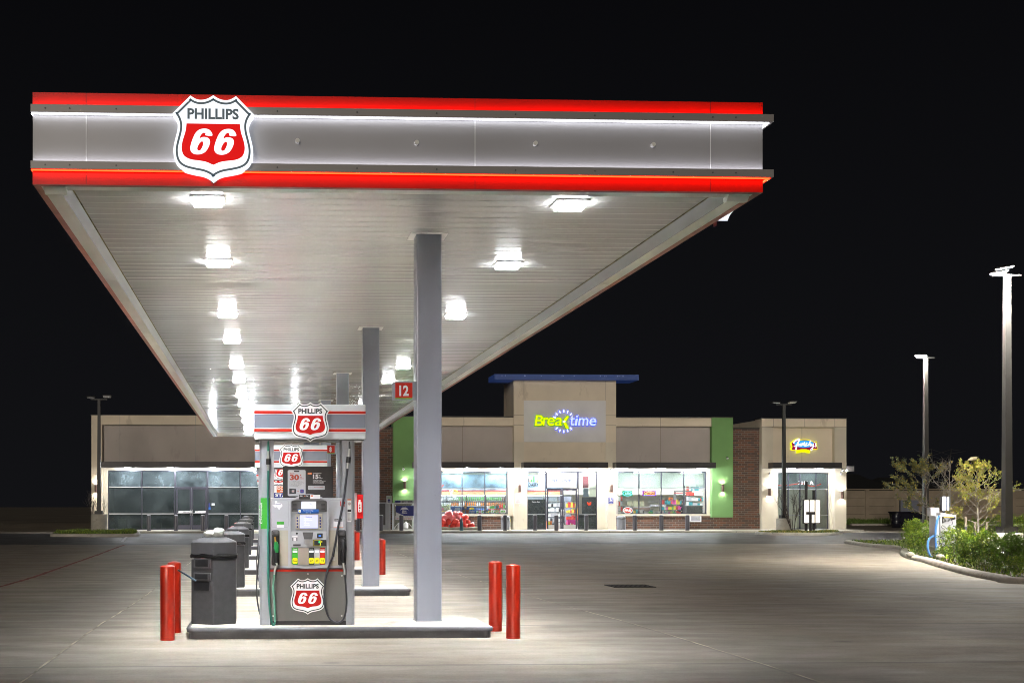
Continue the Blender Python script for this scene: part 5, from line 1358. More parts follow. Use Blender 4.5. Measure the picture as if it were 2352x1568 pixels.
def script(pts, w):
    m = MB(); P3 = spl([(QX(a), YQ - .19, QZ(b)) for a, b in pts], 5); m.tube(P3, [w] * len(P3), 6); return m.build("script_stroke", 'e_wht', fs)
script([(345, 880), (370, 820), (440, 760), (520, 730), (550, 710), (545, 780), (500, 880), (460, 980), (430, 1120)], .045); script([(355, 985), (430, 970), (500, 925)], .035)
script([(520, 880), (530, 900), (545, 960), (550, 985), (565, 920), (600, 890), (610, 930), (600, 975), (640, 940), (650, 890), (625, 880), (620, 930), (650, 970), (690, 880), (700, 850), (705, 920), (710, 960), (735, 870), (765, 830), (770, 900), (775, 985), (800, 970), (860, 870), (840, 850), (815, 900), (820, 965), (870, 960), (950, 860), (1000, 780), (985, 770), (950, 850), (920, 970), (960, 890), (990, 880), (985, 970), (1020, 970), (1040, 880), (1035, 950), (1070, 960), (1100, 880), (1085, 1000), (1050, 1130), (1010, 1150), (1010, 1090), (1080, 1030), (1130, 970)], .022)
script([(1150, 830), (1160, 850)], .02); script([(1210, 880), (1175, 880), (1180, 920), (1200, 960), (1190, 1000), (1150, 990)], .024)

# signs in and on the windows
def board(name, label, cat, a, b, c, d, y, mats, fn=None, th=.03, group=None):
    """thing with a backing plate; fn(mb) adds print"""
    x0, x1, z0, z1 = fx(a, y), fx(b, y), fz((a + b) / 2, d, y), fz((a + b) / 2, c, y)
    t = thing(name, label, cat, (0, 0, 0), 0, group)
    MB().box(x0, x1, y, y + th, z0, z1).build("board", mats[0], t)
    if fn:
        m = MB(); fn(m, x0, x1, z0, z1, y - .004); m.build("lettering", mats[1:], t)
    return t
yi = YG + .15
board("welcome_sign", "white lit welcome banner above the store doors", "sign", 1256, 1325.5, 1084.5, 1119, yi, [emat('lit_banner', (.93, .93, 1.0), 1.05), mat('lavender_ink', (.05, .05, .30), .5, emit=(.05, .06, .35), es=.4)],
      lambda m, a, b, c, d, y: m.text("welcome", a + (b - a) * .18, b - (b - a) * .19, c + (d - c) * .37, d - (d - c) * .35, y, 0, shear=.35, bold=.018))
def atm(m, a, b, c, d, y):
    o = [((a + b) / 2 + (b - a) / 2.1 * math.cos(2 * PI * i / 24), (c + d) / 2 + (d - c) / 2.1 * math.sin(2 * PI * i / 24)) for i in range(24)]
    m.plate([o, inset(o, .03)], y - .01, y, 0); m.text("ATM", a + .14, b - .14, c + .09, d - .09, y - .01, 1, bold=.05)
t = board("atm_sign", "green and blue oval ATM neon sign in the store's right window", "neon sign", 1429.5, 1453, 1126.5, 1139, yi, [emat('green_neon_glow', (.0, .35, .12), .9), emat('cyan_neon', (.2, .75, 1.0), 2), emat('mint_neon', (.35, 1.0, .75), 2.2)], atm)
def opn(m, a, b, c, d, y):
    o = rrect(a + .02, b - .02, c + .02, d - .02, .03); m.plate([o, inset(o, .03)], y, y + .003, 0)
    m.text("OPEN", a + .11, b - .10, c + .17, d - .06, y - .006, 1, bold=.04); m.text("24", a + .09, a + .27, c + .05, c + .15, y - .006, 2, bold=.04); m.text("HOURS", a + .31, b - .08, c + .05, c + .15, y - .006, 3, bold=.04)
board("open_sign", "red and blue OPEN 24 HOURS neon sign in the store's right window", "neon sign", 1475.5, 1506.5, 1125, 1138.5, yi, [emat('red_sign_back', (.45, .0, .04), .8), emat('blue_neon', (.1, .12, 1), 2.5), emat('orange_neon', (1, .55, .25), 1.8), emat('lime_neon', (.6, 1, .1), 1.5), emat('amber_neon', (1, .5, .0), 1.3)], opn)
def fre(m, a, b, c, d, y):
    o = [((a + b) / 2 + (b - a) / 2.1 * math.cos(2 * PI * i / 24), (c + d) / 2 - .03 + (d - c) / 2.3 * math.sin(2 * PI * i / 24)) for i in range(24)]
    m.plate([o], y, y + .003, 0); m.plate([inset(o, .04)], y - .004, y, 1); m.text("FRE", a + .12, b - .12, c + .14, d - .20, y - .008, 0, bold=.05)
board("round_window_sign", "round red and white FRE lit sign low in the store's right window", "neon sign", 1430, 1453.5, 1161.5, 1179, yi, [mat('dark_sign_back', (.1, .1, .12), .5), emat('white_neon', (1, .95, .95), 1.4), emat('red_lit_disc', (.8, .04, .03), .9)], fre)  # dark backing board behind the round lit disc
t = thing("energy_drink_sign", "white and amber CELSIUS neon with big C in the store's left window", "neon sign", (0, 0, 0))
def arc(cx, cz, r, a0, a1, n=14): return [(cx + r * math.cos(R(a0 + (a1 - a0) * i / n)), yi, cz + r * math.sin(R(a0 + (a1 - a0) * i / n))) for i in range(n + 1)]
cxx, czz = X(1044, yi), fz(1044, 1132.5, yi)
MB().tube(arc(cxx, czz, .20, 20, 110), .055, 8).build("amber_stroke", emat('amber_glow', (1, .62, .12), 1.3), t)
MB().tube(arc(cxx, czz, .20, 112, 330), .055, 8).build("white_stroke", 'e_wht', t)
m = MB(); m.text("CELSIUS", X(1031.5, yi), X(1052.5, yi), fz(1040, 1147.5, yi), fz(1040, 1142.5, yi), yi, 0, bold=.03); m.blob((X(1033.5, yi), yi, fz(1033, 1126, yi)), (.05, .03, .05), 8); m.build("lettering", 'e_wht', t)
t = thing("red_neon_stroke", "short slanted red neon stroke at the store's left window", "neon sign", (0, 0, 0))
MB().tube([(X(1013, yi), yi, fz(1014, 1119, yi)), (X(1019, yi), yi, fz(1019, 1112.5, yi))], .035, 8).build("tube", emat('red_tube', (1, .05, .02), 2.5), t)
def hcp(m, a, b, c, d, y):
    w, h = b - a, d - c
    o = rrect(a + .1 * w, b - .1 * w, c + .32 * h, d - .08 * h, .03, 2); m.plate([o, inset(o, .015)], y, y + .003, 0)
    m.cyl((a + .48 * w, y - .003, c + .52 * h), (a + .48 * w, y + .002, c + .52 * h), .055, n=12); m.box(a + .42 * w, a + .50 * w, y - .003, y, c + .55 * h, c + .78 * h); m.cyl((a + .46 * w, y - .003, c + .84 * h), (a + .46 * w, y, c + .84 * h), .022, n=10)
    m.box(a + .2 * w, b - .2 * w, y, y + .002, c + .10 * h, c + .15 * h)
board("accessible_route_sign", "blue wheelchair symbol sign with arrow on the right entrance pier", "sign", 1397.5, 1409, 1141, 1156, YT - .02, ['navy', 'paper'], hcp, .018)
board("notice_plate", "white notice plate with red print on the left entrance pier", "sign", 1184, 1196, 1143.5, 1156, YT - .02, ['paper', 'brick_o'], lambda m, a, b, c, d, y: [m.box(a + .04, b - .04, y, y + .002, c + .04 + i * .045, c + .055 + i * .045) for i in range(6)], .018)
# dark window films and posters on the entrance
def film(parent, a, b, c, d, mt, nm, y=YG + .03): return MB().box(X(a, y), X(b, y), y, y + .004, Z(d, y), Z(c, y)).build(nm, mt, parent)
M['film'] = mat('dark_window_film', (.028, .040, .045), .35, noise=(6, .5))
film(st, 1211, 1252.5, 1146, 1179, 'film', "window_film")
m = MB(); m.text("Premium Cigars", X(1222, YG), X(1240, YG), Z(1153.5), Z(1150.5), YG - .004, 0, bold=.02); m.build("cigar_lettering", 'paper', st)
film(st, 1211, 1252.5, 1182, 1213, 'film', "window_film"); film(st, 1337, 1369.5, 1141, 1179, 'film', "window_film"); film(st, 1329, 1369.5, 1182, 1213, 'film', "window_film")
m = MB(); m.tube([(X(1349, YG), YG - .01, Z(1153)), (X(1352, YG), YG - .01, Z(1158.5)), (X(1356, YG), YG - .01, Z(1158)), (X(1357, YG), YG - .01, Z(1153.5)), (X(1353, YG), YG - .01, Z(1155))], .035, 6); m.build("red_film_mark", emat('red_mark', (.9, .06, .02), 1.0), st)
film(st, 1338, 1352, 1094, 1120, 'maroon', "deli_poster"); film(st, 1339, 1352, 1122, 1140, 'mural', "deli_poster"); film(st, 1353, 1369, 1103, 1140, emat('pale_poster_emissive', (.75, .8, .62), .8), "pale_poster")  # pale poster is no lamp; its brightness is put in as emission
ovl = [(X(1228) + .42 * math.cos(2 * PI * i / 24), Z(1112) + .17 * math.sin(2 * PI * i / 24)) for i in range(24)]
dz_ = thing("dairy_sign", "oval silver DAIRY sign with small skyline inside the left entrance window", "sign", (0, 0, 0))
m = MB(); m.plate([ovl], YG + .30, YG + .33); m.build("oval_plate", 'mural', dz_)
m = MB(); m.text("DAIRY", X(1216, YG), X(1239.5, YG), Z(1116), Z(1108), YG + .29, 0, bold=.01); m.build("lettering", 'ink', dz_)
m = MB()
for px, h, mi in ((1214, 10, 0), (1218, 14, 1), (1222, 9, 0), (1226, 12, 2), (1231, 20, 2), (1236, 11, 0), (1240, 13, 0)): m.box(X(px), X(px + 3.6), YG + .35, YG + .37, Z(1112), Z(1112 - h), mi)
m.build("skyline", ['wood', 'dkgrey', 'g_green'], dz_)

# ---------------------------------------------------------------- shop interior
yc2 = YB + 9.3
ck = thing("drinks_cooler", "long lit drinks cooler along the back wall behind the left window", "cooler", (0, 0, 0))
cx0, cx1 = fx(935, yc2), fx(1290, yc2)
MB().box(cx0, cx1, yc2, yc2 + .1, ZS, 2.40).build("back", mat('cooler_back', (.22, .27, .32), .5), ck)
m = MB(); m.box(cx0, cx1, yc2 - .5, yc2, 2.42, 2.66); m.build("wood_header", 'wood', ck)
m = MB(); m.box(cx0, cx1, yc2 - .52, yc2, 2.665, 2.74); m.build("red_trim", 'maroon', ck)
m = MB(); m.box(cx0, cx1, yc2 - .50, yc2, 2.745, 3.8); m.build("mural", 'mural', ck)
SHZ = [.55, .92, 1.29, 1.66, 2.03]
for z in SHZ: MB().box(cx0, cx1, yc2 - .42, yc2 - .02, z - .03, z).build("shelf", 'alum2', ck)
nfr = 8
for i in range(nfr + 1): MB().box(cx0 + (cx1 - cx0) * i / nfr - .03, cx0 + (cx1 - cx0) * i / nfr + .03, yc2 - .50, yc2 - .44, ZS, 2.42).build("door_post", 'black', ck)
MB().box(cx0, cx1, yc2 - .44, yc2 - .40, 2.36, 2.40).build("cooler_light", emat('cooler_tube', (.9, .97, 1), 9), ck)
bcols = {"clear": (.55, .62, .66), "green": (.10, .35, .08), "orange": (.65, .22, .04), "blue": (.05, .16, .50), "red": (.50, .04, .03), "yellow": (.70, .55, .05), "purple": (.16, .05, .25), "brown": (.12, .05, .02)}
bmesh_ = {}
for cn, cc in bcols.items():
    mm = MB(); mm.lathe((0, 0, 0), [(.0, 0), (.042, 0), (.044, .15), (.036, .19), (.016, .23), (.016, .27), (0, .27)], 8)
    ob = mm.build("bottle", mat(cn + '_bottle', cc, .2, coat=.4)); bmesh_[cn] = ob.data; bpy.data.objects.remove(ob)
rown = ["bottom", "lower", "middle", "upper", "top"]
pal = [["yellow", "yellow", "orange"], ["blue", "clear", "purple", "blue"], ["purple", "red", "blue", "orange", "yellow"], ["orange", "orange", "clear", "green"], ["clear", "clear", "green", "brown"]]
for r_, z in enumerate(SHZ):
    x = fx(1005, yc2); run = "clear"
    while x < fx(1180, yc2):
        if random.random() < .25: run = random.choice(pal[r_])
        o = bpy.data.objects.new("bottle", bmesh_[run]); COL.objects.link(o); o.location = (x, yc2 - .33, z); k = random.uniform(.9, 1.12); o.scale = (k, k, k)
        tag(o, "%s drink bottle on the %s cooler shelf" % (run, rown[r_]), "bottle", "%s bottles on the %s cooler shelf" % (run, rown[r_]))
        x += .135
# floor stock in the left window: small cartons and tubs in a row
ccol = {'white': 2, 'yellow': 1, 'red': 0, 'teal': 3, 'green': 4, 'pink': 6}
def goods_rack(name, label, cx, y, w, h, cols, n=4, group=None):
    t = thing(name, label, "display rack", (cx, y, ZS), 0, group)
    m = MB()
    for i in range(n + 1): m.box(-w / 2, w / 2, -.2, .2, .1 + i * (h - .1) / n, .12 + i * (h - .1) / n)
    for s_ in (-1, 1): m.box(s_ * w / 2 - .02, s_ * w / 2 + .02, .16, .2, 0, h)
    m.build("rack_frame", 'dkgrey', t)
    for i in range(n):
        x = -w / 2 + .06
        while x < w / 2 - .06:
            ww = random.uniform(.08, .16); hh = random.uniform(.5, .85) * (h - .1) / n
            MB().box(x, x + ww, -.17, .05, .125 + i * (h - .1) / n, .125 + i * (h - .1) / n + hh).build("packet", random.choice(cols), t); x += ww + .015
    return t
gc = [mat('packet_red', (.6, .05, .04), .4), mat('packet_yellow', (.8, .6, .05), .4), mat('packet_white', (.75, .75, .75), .4), mat('packet_teal', (.05, .35, .4), .4), mat('packet_green', (.12, .45, .08), .4), mat('packet_black', (.03, .03, .04), .4), mat('packet_pink', (.8, .1, .4), .4), mat('packet_silver', (.5, .5, .55), .3)]
q_ = 0
for i in range(26):
    px = 1018 + i * 5.6
    if 1060 < px < 1096: continue
    cn = random.choice(list(ccol)); y = YB + 1.5 + random.uniform(-.1, .3); w_ = random.uniform(.05, .075); h_ = random.uniform(.16, .34)
    m = MB(); m.box(-w_, w_, -.06, .06, 0, h_, 0); m.box(-w_ * .8, w_ * .8, -.063, -.06, h_ * .45, h_ * .8, 1)
    o = m.build("carton", [gc[ccol[cn]], gc[(ccol[cn] + 2) % 8]], None, loc=(fx(px, y), y, 1.12)); tag(o, "%s carton in the row of stock inside the left window" % cn, "carton", "%s cartons inside the left window" % cn)
t = thing("stock_table", "long two tier table carrying cartons inside the left window", "table", (0, 0, 0)); y = YB + 1.3
MB().box(fx(1014, y), fx(1162, y), y, y + .75, 1.085, 1.118).build("table_top", 'alum2', t); MB().box(fx(1014, y), fx(1162, y), y + .62, y + .75, 1.119, 1.40).build("back_riser", 'dkgrey', t)
for px in (1016, 1088, 1160): MB().box(fx(px, y), fx(px, y) + .05, y + .1, y + .15, ZS, 1.084).build("leg", 'dkgrey', t)
goods_rack("snack_rack", "snack rack standing right of the ice cream box behind the left window", fx(1133, YB + 2.6), YB + 2.6, .9, 1.55, [gc[5], gc[2], gc[4], gc[3]], 5)
goods_rack("snack_rack", "dark rack of caps and green goods at the right end of the left window", fx(1156, YB + 2.2), YB + 2.2, .65, 1.6, [gc[5], gc[5], gc[4], gc[2], gc[0]], 5)
goods_rack("snack_rack", "low rack of colourful goods at the left end of the left window", fx(1022, YB + 2.4), YB + 2.4, 1.3, 1.45, gc, 4)
goods_rack("snack_rack", "snack stand with yellow packets seen through the right store door", fx(1311, YB + 3), YB + 3, .75, 1.75, [gc[1], gc[0], gc[2], gc[1]], 4)
goods_rack("snack_rack", "rack of silver and black packets seen through the left store door", fx(1275, YB + 3.5), YB + 3.5, 1.0, 1.7, [gc[2], gc[7], gc[5], gc[2]], 5)
goods_rack("snack_rack", "narrow white goods rack at the left end of the right window", fx(1421, YB + 2), YB + 2, .5, 2.1, [gc[2], gc[7], gc[0], gc[2]], 6)
goods_rack("cigarette_shelf", "tall white shelves of packets behind the counter at the right window's end", fx(1608, YB + 3.2), YB + 3.2, 1.9, 2.75, [gc[2], gc[2], gc[7], gc[3], gc[0], gc[2]], 8)
goods_rack("counter_display", "glass display of small goods in the middle of the right window", fx(1507, YB + 1.8), YB + 1.8, 1.5, 1.15, [gc[7], gc[2], gc[5], gc[4], gc[7]], 4)
board("ice_cream_box", "blue ice cream box with yellow half round badge low in the left window", "freezer box", 1062, 1094, 1163, 1179, YB + .95, ['blue', 'yellow', 'paper'], lambda m, a, b, c, d, y: (m.plate([[(b - .29 + .17 * math.cos(PI * i / 12), c + .26 + .14 * math.sin(PI * i / 12)) for i in range(13)]], y, y + .003, 0), m.text("Blue Bell", b - .46, b - .12, c + .13, c + .21, y, 1, bold=.02), m.text("Ice Cream", b - .46, b - .12, c + .03, c + .11, y, 1, bold=.02)), .5)
board("blue_display_box", "blue display box with pale oval panel at the left of the left window", "display box", 1035, 1058, 1163, 1179, YB + .95, ['blue', 'mural'], lambda m, a, b, c, d, y: m.plate([rrect(a + .25, b - .02, c + .02, d - .05, .1)], y, y + .003, 0), .4)
for px, py, lab in ((1069, 1168.5, "clay flower pot stacked on top of the other two pots in the left window"), (1065.5, 1178.5, "olive flower pot on the left under the stacked one"), (1073.5, 1178.5, "terracotta flower pot on the right under the stacked one")):
    m = MB(); m.lathe((0, 0, 0), [(0, 0), (.075, 0), (.10, .19), (.115, .19), (.115, .22), (.09, .22), (.08, .1), (0, .1)], 14); tag(m.build("flower_pot", mat('pot', (.36, .22, .08) if py < 1170 or px < 1070 else (.45, .15, .06), .7), None, loc=(fx(px, YB + .75), YB + .75, fz(px, py, YB + .75))), lab, "flower pot", "pots in the left window")
t = thing("potted_herbs", "green leafy potted plant low in the store's left window", "potted plant", (fx(1023, YB + .8), YB + .8, ZSILL))
m = MB(); m.box(-.3, .3, -.1, .1, 0, .12); m.build("planter", 'paper', t)
m = MB()
for i in range(420):
    p = Vector((random.uniform(-.33, .33), random.uniform(-.1, .1), random.uniform(.1, .62))); d = Vector((random.uniform(-1, 1), random.uniform(-1, 1), random.uniform(-.2, 1))).normalized() * .06; s_ = d.orthogonal().normalized() * .018
    m.add([p - s_, p + s_, p + d], [(0, 1, 2)])
m.build("foliage", 'leafs2', t)
# right window furniture
def box_thing(name, label, cat, a, b, c, d, y, depth, mt, extra=None):
    t = thing(name, label, cat, (0, 0, 0)); x0, x1, z0, z1 = fx(a, y), fx(b, y), fz((a + b) / 2, d, y), fz((a + b) / 2, c, y)
    MB().box(x0, x1, y, y + depth, z0, z1).build("cabinet", mt, t, bevel=.01)
    MB().box(x0 - .03, x1 + .03, y - .03, y + depth + .03, z1 + .001, z1 + .035).build("top", 'ltgrey', t)
    if extra: extra(t, x0, x1, z0, z1, y)
    return t
box_thing("service_counter", "dark navy service counter near the right end of the right window", "counter", 1577, 1614, 1161, 1215, YB + 1.4, .6, 'dkgrey')
goods_rack("magazine_rack", "colourful magazine and card rack left of the counter in the right window", fx(1540, YB + 2.6), YB + 2.6, 1.3, 1.9, [gc[0], gc[1], gc[2], gc[3], gc[6], gc[4]], 5)
goods_rack("drinks_shelf", "low shelf of bright drinks cartons under the OPEN sign in the right window", fx(1473, YB + 2.4), YB + 2.4, 1.5, 1.25, [gc[2], gc[7], gc[3], gc[1]], 4)
box_thing("bar_counter", "brown counter in the left half of the right window", "counter", 1450, 1493, 1164, 1215, YB + 4.5, .6, mat('brown_laminate', (.13, .08, .06), .5))
for i, (a, b) in enumerate(((1442, 1452), (1455, 1465.5), (1467, 1480))):
    t = thing("booth_back", "olive padded booth back, %s from the left in the right window" % nth[i], "seat back", (0, 0, 0), 0, "booth backs in the right window"); y = YB + 5.2
    m = MB(); m.plate([rrect(fx(a, y), fx(b, y), fz(a, 1166, y), fz(a, 1150, y), .06)], y, y + .08); m.build("cushion", mat('olive_vinyl', (.20, .19, .11), .6), t); MB().box(fx(a, y) + .05, fx(a, y) + .1, y + .081, y + .13, ZS, fz(a, 1160, y)).build("post", 'steel', t)
t = thing("back_doorway", "dark door frame with red top strip at the back of the right window", "doorway", (0, 0, 0)); y = YB + 7.5
m = MB(); m.box(fx(1548, y), fx(1553, y), y, y + .1, ZS, 2.6); m.box(fx(1577, y), fx(1583, y), y, y + .1, ZS, 2.6); m.box(fx(1548, y), fx(1590, y), y - .01, y + .12, 2.6, 2.74); m.build("frame", 'dkgrey', t)
m = MB(); m.box(fx(1548, y), fx(1584, y), y - .03, y - .011, 2.5, 2.58); m.build("red_strip", 'maroon', t)
t = thing("grey_back_door", "grey steel back door seen through the store's right entrance door", "door", (0, 0, 0)); y = YB + 9.2
MB().box(fx(1283, y), fx(1312, y), y, y + .05, ZS, 2.3).build("door_leaf", mat('grey_blue_door', (.17, .18, .24), .5), t)
MB().box(fx(1281, y), fx(1314, y), y + .051, y + .1, ZS, 2.38).build("frame", 'dkgrey', t)
board("exit_sign", "small red exit sign high behind the right entrance door", "sign", 1300, 1307, 1124, 1128, YB + 8.8, [emat('exit_glow', (.9, .5, .5), .8), 's_red'], lambda m, a, b, c, d, y: m.text("EXIT", a + .03, b - .03, c + .03, d - .03, y, 0, bold=.02))
t = thing("hanging_shelf", "dark hanging shelf with small goods in the middle of the right window", "shelf", (0, 0, 0)); y = YB + 3.4
MB().box(fx(1494, y), fx(1532, y), y, y + .3, fz(1510, 1152.5, y), fz(1510, 1150.5, y)).build("board", 'dkgrey', t)
m = MB()
for i in range(8): xx = fx(1497 + i * 4.5, y); m.cyl((xx, y + .1, fz(1510, 1162, y)), (xx, y + .1, fz(1510, 1158, y)), .06, n=8)
m.build("hanging_goods", gc[7], t)
board("lottery_sign", "orange number 21 sign behind the right window's counter", "sign", 1536.5, 1545, 1142, 1148.5, YB + 4, ['orange', 'ink'], lambda m, a, b, c, d, y: m.text("21", a + .05, b - .05, c + .03, d - .03, y, 0, bold=.04))
board("magenta_display", "bright magenta and orange display box behind the right store door", "display box", 1304, 1325, 1193, 1213, YB + 1.0, [mat('magenta', (.85, .02, .38), .4), gc[2], gc[1]], lambda m, a, b, c, d, y: [m.box(a + .15 + i * .09, a + .2 + i * .09, y, y + .003, c, c + .35 - .04 * i, i % 2) for i in range(5)], .3)
board("orange_display", "orange and white display box behind the left store door", "display box", 1257, 1268, 1196, 1213, YB + 1.0, ['orange', 'yellow'], lambda m, a, b, c, d, y: m.box(a + .05, b - .12, y, y + .003, c + .1, d - .05, 0), .3)
# clerk at the counter
pm = bpy.data.meshes.new("person"); y = YB + 2.6; px_ = fx(1566.5, y)
J = [((0, 0, .95), .15), ((0, 0, 1.2), .17), ((0, -.02, 1.42), .16), ((0, -.04, 1.53), .06), ((0, -.06, 1.63), .09), ((0, -.06, 1.74), .085), ((-.19, -.02, 1.42), .06), ((-.27, -.10, 1.17), .045), ((-.15, -.32, 1.10), .035), ((-.12, -.40, 1.10), .03), ((.19, -.02, 1.42), .06), ((.27, -.10, 1.17), .045), ((.15, -.32, 1.10), .035), ((.12, -.40, 1.10), .03), ((-.10, 0, .85), .10), ((-.10, 0, .50), .07), ((-.10, .02, .06), .05), ((-.10, -.12, .03), .04), ((.10, 0, .85), .10), ((.10, 0, .50), .07), ((.10, .02, .06), .05), ((.10, -.12, .03), .04)]
E = [(0, 1), (1, 2), (2, 3), (3, 4), (4, 5), (2, 6), (6, 7), (7, 8), (8, 9), (2, 10), (10, 11), (11, 12), (12, 13), (0, 14), (14, 15), (15, 16), (16, 17), (0, 18), (18, 19), (19, 20), (20, 21)]
pm.from_pydata([j[0] for j in J], E, []); po = bpy.data.objects.new("person", pm); COL.objects.link(po); po.location = (px_, y, ZS)
po.modifiers.new("skin", 'SKIN').use_smooth_shade = True
for i, j in enumerate(J): pm.skin_vertices[0].data[i].radius = (j[1], j[1] * .85)
pm.skin_vertices[0].data[0].use_root = True
pm.materials.append(M['skin'])
po.modifiers.new("sub", 'SUBSURF').render_levels = 1
tag(po, "clerk in a black jacket standing behind the counter in the right window", "person")
m = MB(); m.blob((0, -.02, 1.22), (.235, .19, .36), 14); m.tube([(-.2, -.02, 1.42), (-.28, -.10, 1.17), (-.16, -.31, 1.10)], [.09, .07, .055], 10); m.tube([(.2, -.02, 1.42), (.28, -.10, 1.17), (.16, -.31, 1.10)], [.09, .07, .055], 10); m.build("jacket", 'jacket', po)
m = MB(); m.blob((0, -.035, 1.735), (.105, .115, .10), 12); m.build("hair", mat('dark_hair', (.03, .02, .015), .7), po)

# ---------------------------------------------------------------- sidewalk furniture
g0 = None
def gb(px, lab, y=76.95, mt=None):
    global g0
    loc = (fx(px, y), y, ZS)
    if g0 is None:
        g0 = thing("grey_bollard", lab, "bollard", loc, 0, "grey bollards along the shop fronts")
        m = MB(); m.lathe((0, 0, 0), [(.125, 0), (.125, .86), (.122, .885)], 20); m.build("sleeve", 'gbollard', g0)
        m = MB(); m.lathe((0, 0, 0), [(.122, .885), (.10, .92), (.05, .94), (0, .945)], 20); m.build("dome_cap", 'ltgrey2', g0)
        bpy.context.view_layer.update()
    else: dup(g0, loc, lab)
for i, px in enumerate((342, 404, 466, 520, 640, 700)): gb(px, "grey bollard before the vacant shop, %s from the left" % nth[i])
gb(822, "grey bollard by the brick wall right of the extinguisher box"); gb(875.5, "grey bollard in front of the grey utility cabinet"); gb(922, "grey bollard in front of the gas bottle cage")
gb(1101.5, "grey bollard right of the red sculpture"); gb(1160, "grey bollard in front of the bin left of the store entrance")
for px, n_ in ((1229, "left"), (1278, "middle"), (1346.7, "right")): gb(px, "%s grey bollard in front of the store doors" % n_)
for px, n_ in ((1458, "left"), (1519, "middle"), (1579, "right")): gb(px, "%s grey bollard below the store's right window" % n_)
t = thing("teal_bollard", "narrow teal wrapped bollard in front of the red sculpture", "bollard", (fx(1060, 76.95), 76.95, ZS))
MB().lathe((0, 0, 0), [(.115, 0), (.10, .40), (.05, .70), (.045, .74), (0, .745)], 16).build("wrap", 'tealb', t)
for px, lab in ((1161, "grey bin left of the store entrance, half hidden by a bollard"), (1426.7, "grey bin right of the store entrance")):
    t = thing("shop_bin", lab, "litter bin", (fx(px, 79.2), 79.2, ZS), R(18), "grey bins beside the store entrance")
    h8 = lambda r: [(r * math.cos(PI / 4 * i + PI / 8), r * math.sin(PI / 4 * i + PI / 8)) for i in range(8)]
    m = MB(); m.zprism(h8(.28), 0, .66); m.build("body", mat('light_bin', (.21, .22, .25), .5), t, bevel=.01)
    m = MB(); m.zprism(h8(.285), .70, .80); a, b = h8(.285), h8(.12); m.add([(p[0], p[1], .801) for p in a] + [(p[0], p[1], .87) for p in b], [(i, (i + 1) % 8, 8 + (i + 1) % 8, 8 + i) for i in range(8)] + [tuple(range(8, 16))]); m.build("lid", 'ltgrey2', t)
    m = MB(); m.zprism(h8(.292), .655, .705); m.build("liner", 'bagblack', t)
# red glossy sculpture heap
t = thing("red_sculpture", "heap of glossy red bulb shaped pods on a low log base by the brick wall", "sculpture", (fx(1043, 78.6), 78.6, ZS))
t.scale = (1.22, 1.1, 1.22)
rows = [(-.75, .78, 6, .17), (-.62, .66, 5, .40), (-.45, .5, 4, .60), (-.22, .28, 3, .78)]
for ri, (a, b, n_, z_) in enumerate(rows):
    for i in range(n_):
        cx_ = a + (b - a) * (i + .5 * 0) / max(1, n_ - 1) + random.uniform(-.04, .04); r = random.uniform(.15, .20); k = random.uniform(-.5, .5)
        def pod(q, k=k, r=r):
            z = q.z
            q = q.copy(); u = max(0, abs(z) / r - .55); q.x *= (1 - .75 * u); q.y *= (1 - .75 * u); q.z = z * (1 + .45 * u)
            return Matrix.Rotation(k * 1.6 + .9, 3, 'Y') @ q
        m = MB(); m.blob((0, 0, 0), (r, r * .9, r), 14, 0, .02, pod); m.build("pod", 'sack' if ri < 2 or random.random() < .4 else 'sack2', t, loc=(cx_, -.30 + ri * .10 + random.uniform(-.05, .05), z_))
m = MB()
for x0, x1, z_ in ((-1.15, -.2, .07), (-.3, .75, .06), (.6, 1.35, .07)): m.tube([(x0, -.45, z_), ((x0 + x1) / 2, -.47, z_ + .02), (x1, -.45, z_)], [.07, .085, .065], 10)
m.build("log_base", 'log', t)
# gas bottle cage
y = 79.0
t = thing("gas_bottle_cage", "white framed gas bottle exchange cage with blue poster by the left green wall", "gas cage", (0, 0, 0)); a0, a1 = fx(903.5, y), fx(951, y); z0, z1 = ZS, fz(925, 1154.5, y)
m = MB()
for xx in (a0, a1 - .05): m.box(xx, xx + .05, y, y + .05, z0, z1); m.box(xx, xx + .05, y + .7, y + .75, z0, z1)
for zz in (z0 + .04, z1 - .05): m.box(a0 + .05, a1 - .05, y, y + .05, zz, zz + .05); m.box(a0 + .05, a1 - .05, y + .7, y + .75, zz, zz + .05)
m.tube([(a0 + .05, y + .02, z0 + .1), (a0 + .30, y + .02, z0 + .42)], .022, 6); m.tube([(a1 - .08, y + .02, z0 + .1), (a1 - .33, y + .02, z0 + .42)], .022, 6); m.tube([(a0 + .08, y + .02, z1 - .08), (a0 + .25, y + .02, z1 - .35)], .022, 6); m.tube([(a1 - .08, y + .02, z1 - .08), (a1 - .25, y + .02, z1 - .35)], .022, 6)
m.build("frame", 's_white', t)
stuff(MB().box(a0 + .05, a1 - .05, y + .68, y + .69, z0 + .05, z1).build("mesh_back", mat('cage_mesh', (.16, .16, .12), .7, noise=(30, .5)), t))
pz0, pz1 = fz(925, 1184, y), fz(925, 1161, y)
m = MB(); m.box(a0 + .15, a1 + .0, y - .03, y - .01, pz0, pz1, 0); cc_ = (a0 + a1) / 2 + .04
m.plate([[(cc_ + .24 * math.cos(2 * PI * i / 20), pz1 - .26 + .17 * math.sin(2 * PI * i / 20)) for i in range(20)]], y - .034, y - .03, 1)
m.plate([rrect(cc_ - .23, cc_ + .23, pz1 - .50, pz1 - .22, .05)], y - .037, y - .034, 0)
m.box(cc_ - .10, cc_ - .08, y - .037, y - .034, pz1 - .12, pz1 - .03, 1); m.box(cc_ + .08, cc_ + .10, y - .037, y - .034, pz1 - .12, pz1 - .03, 1)
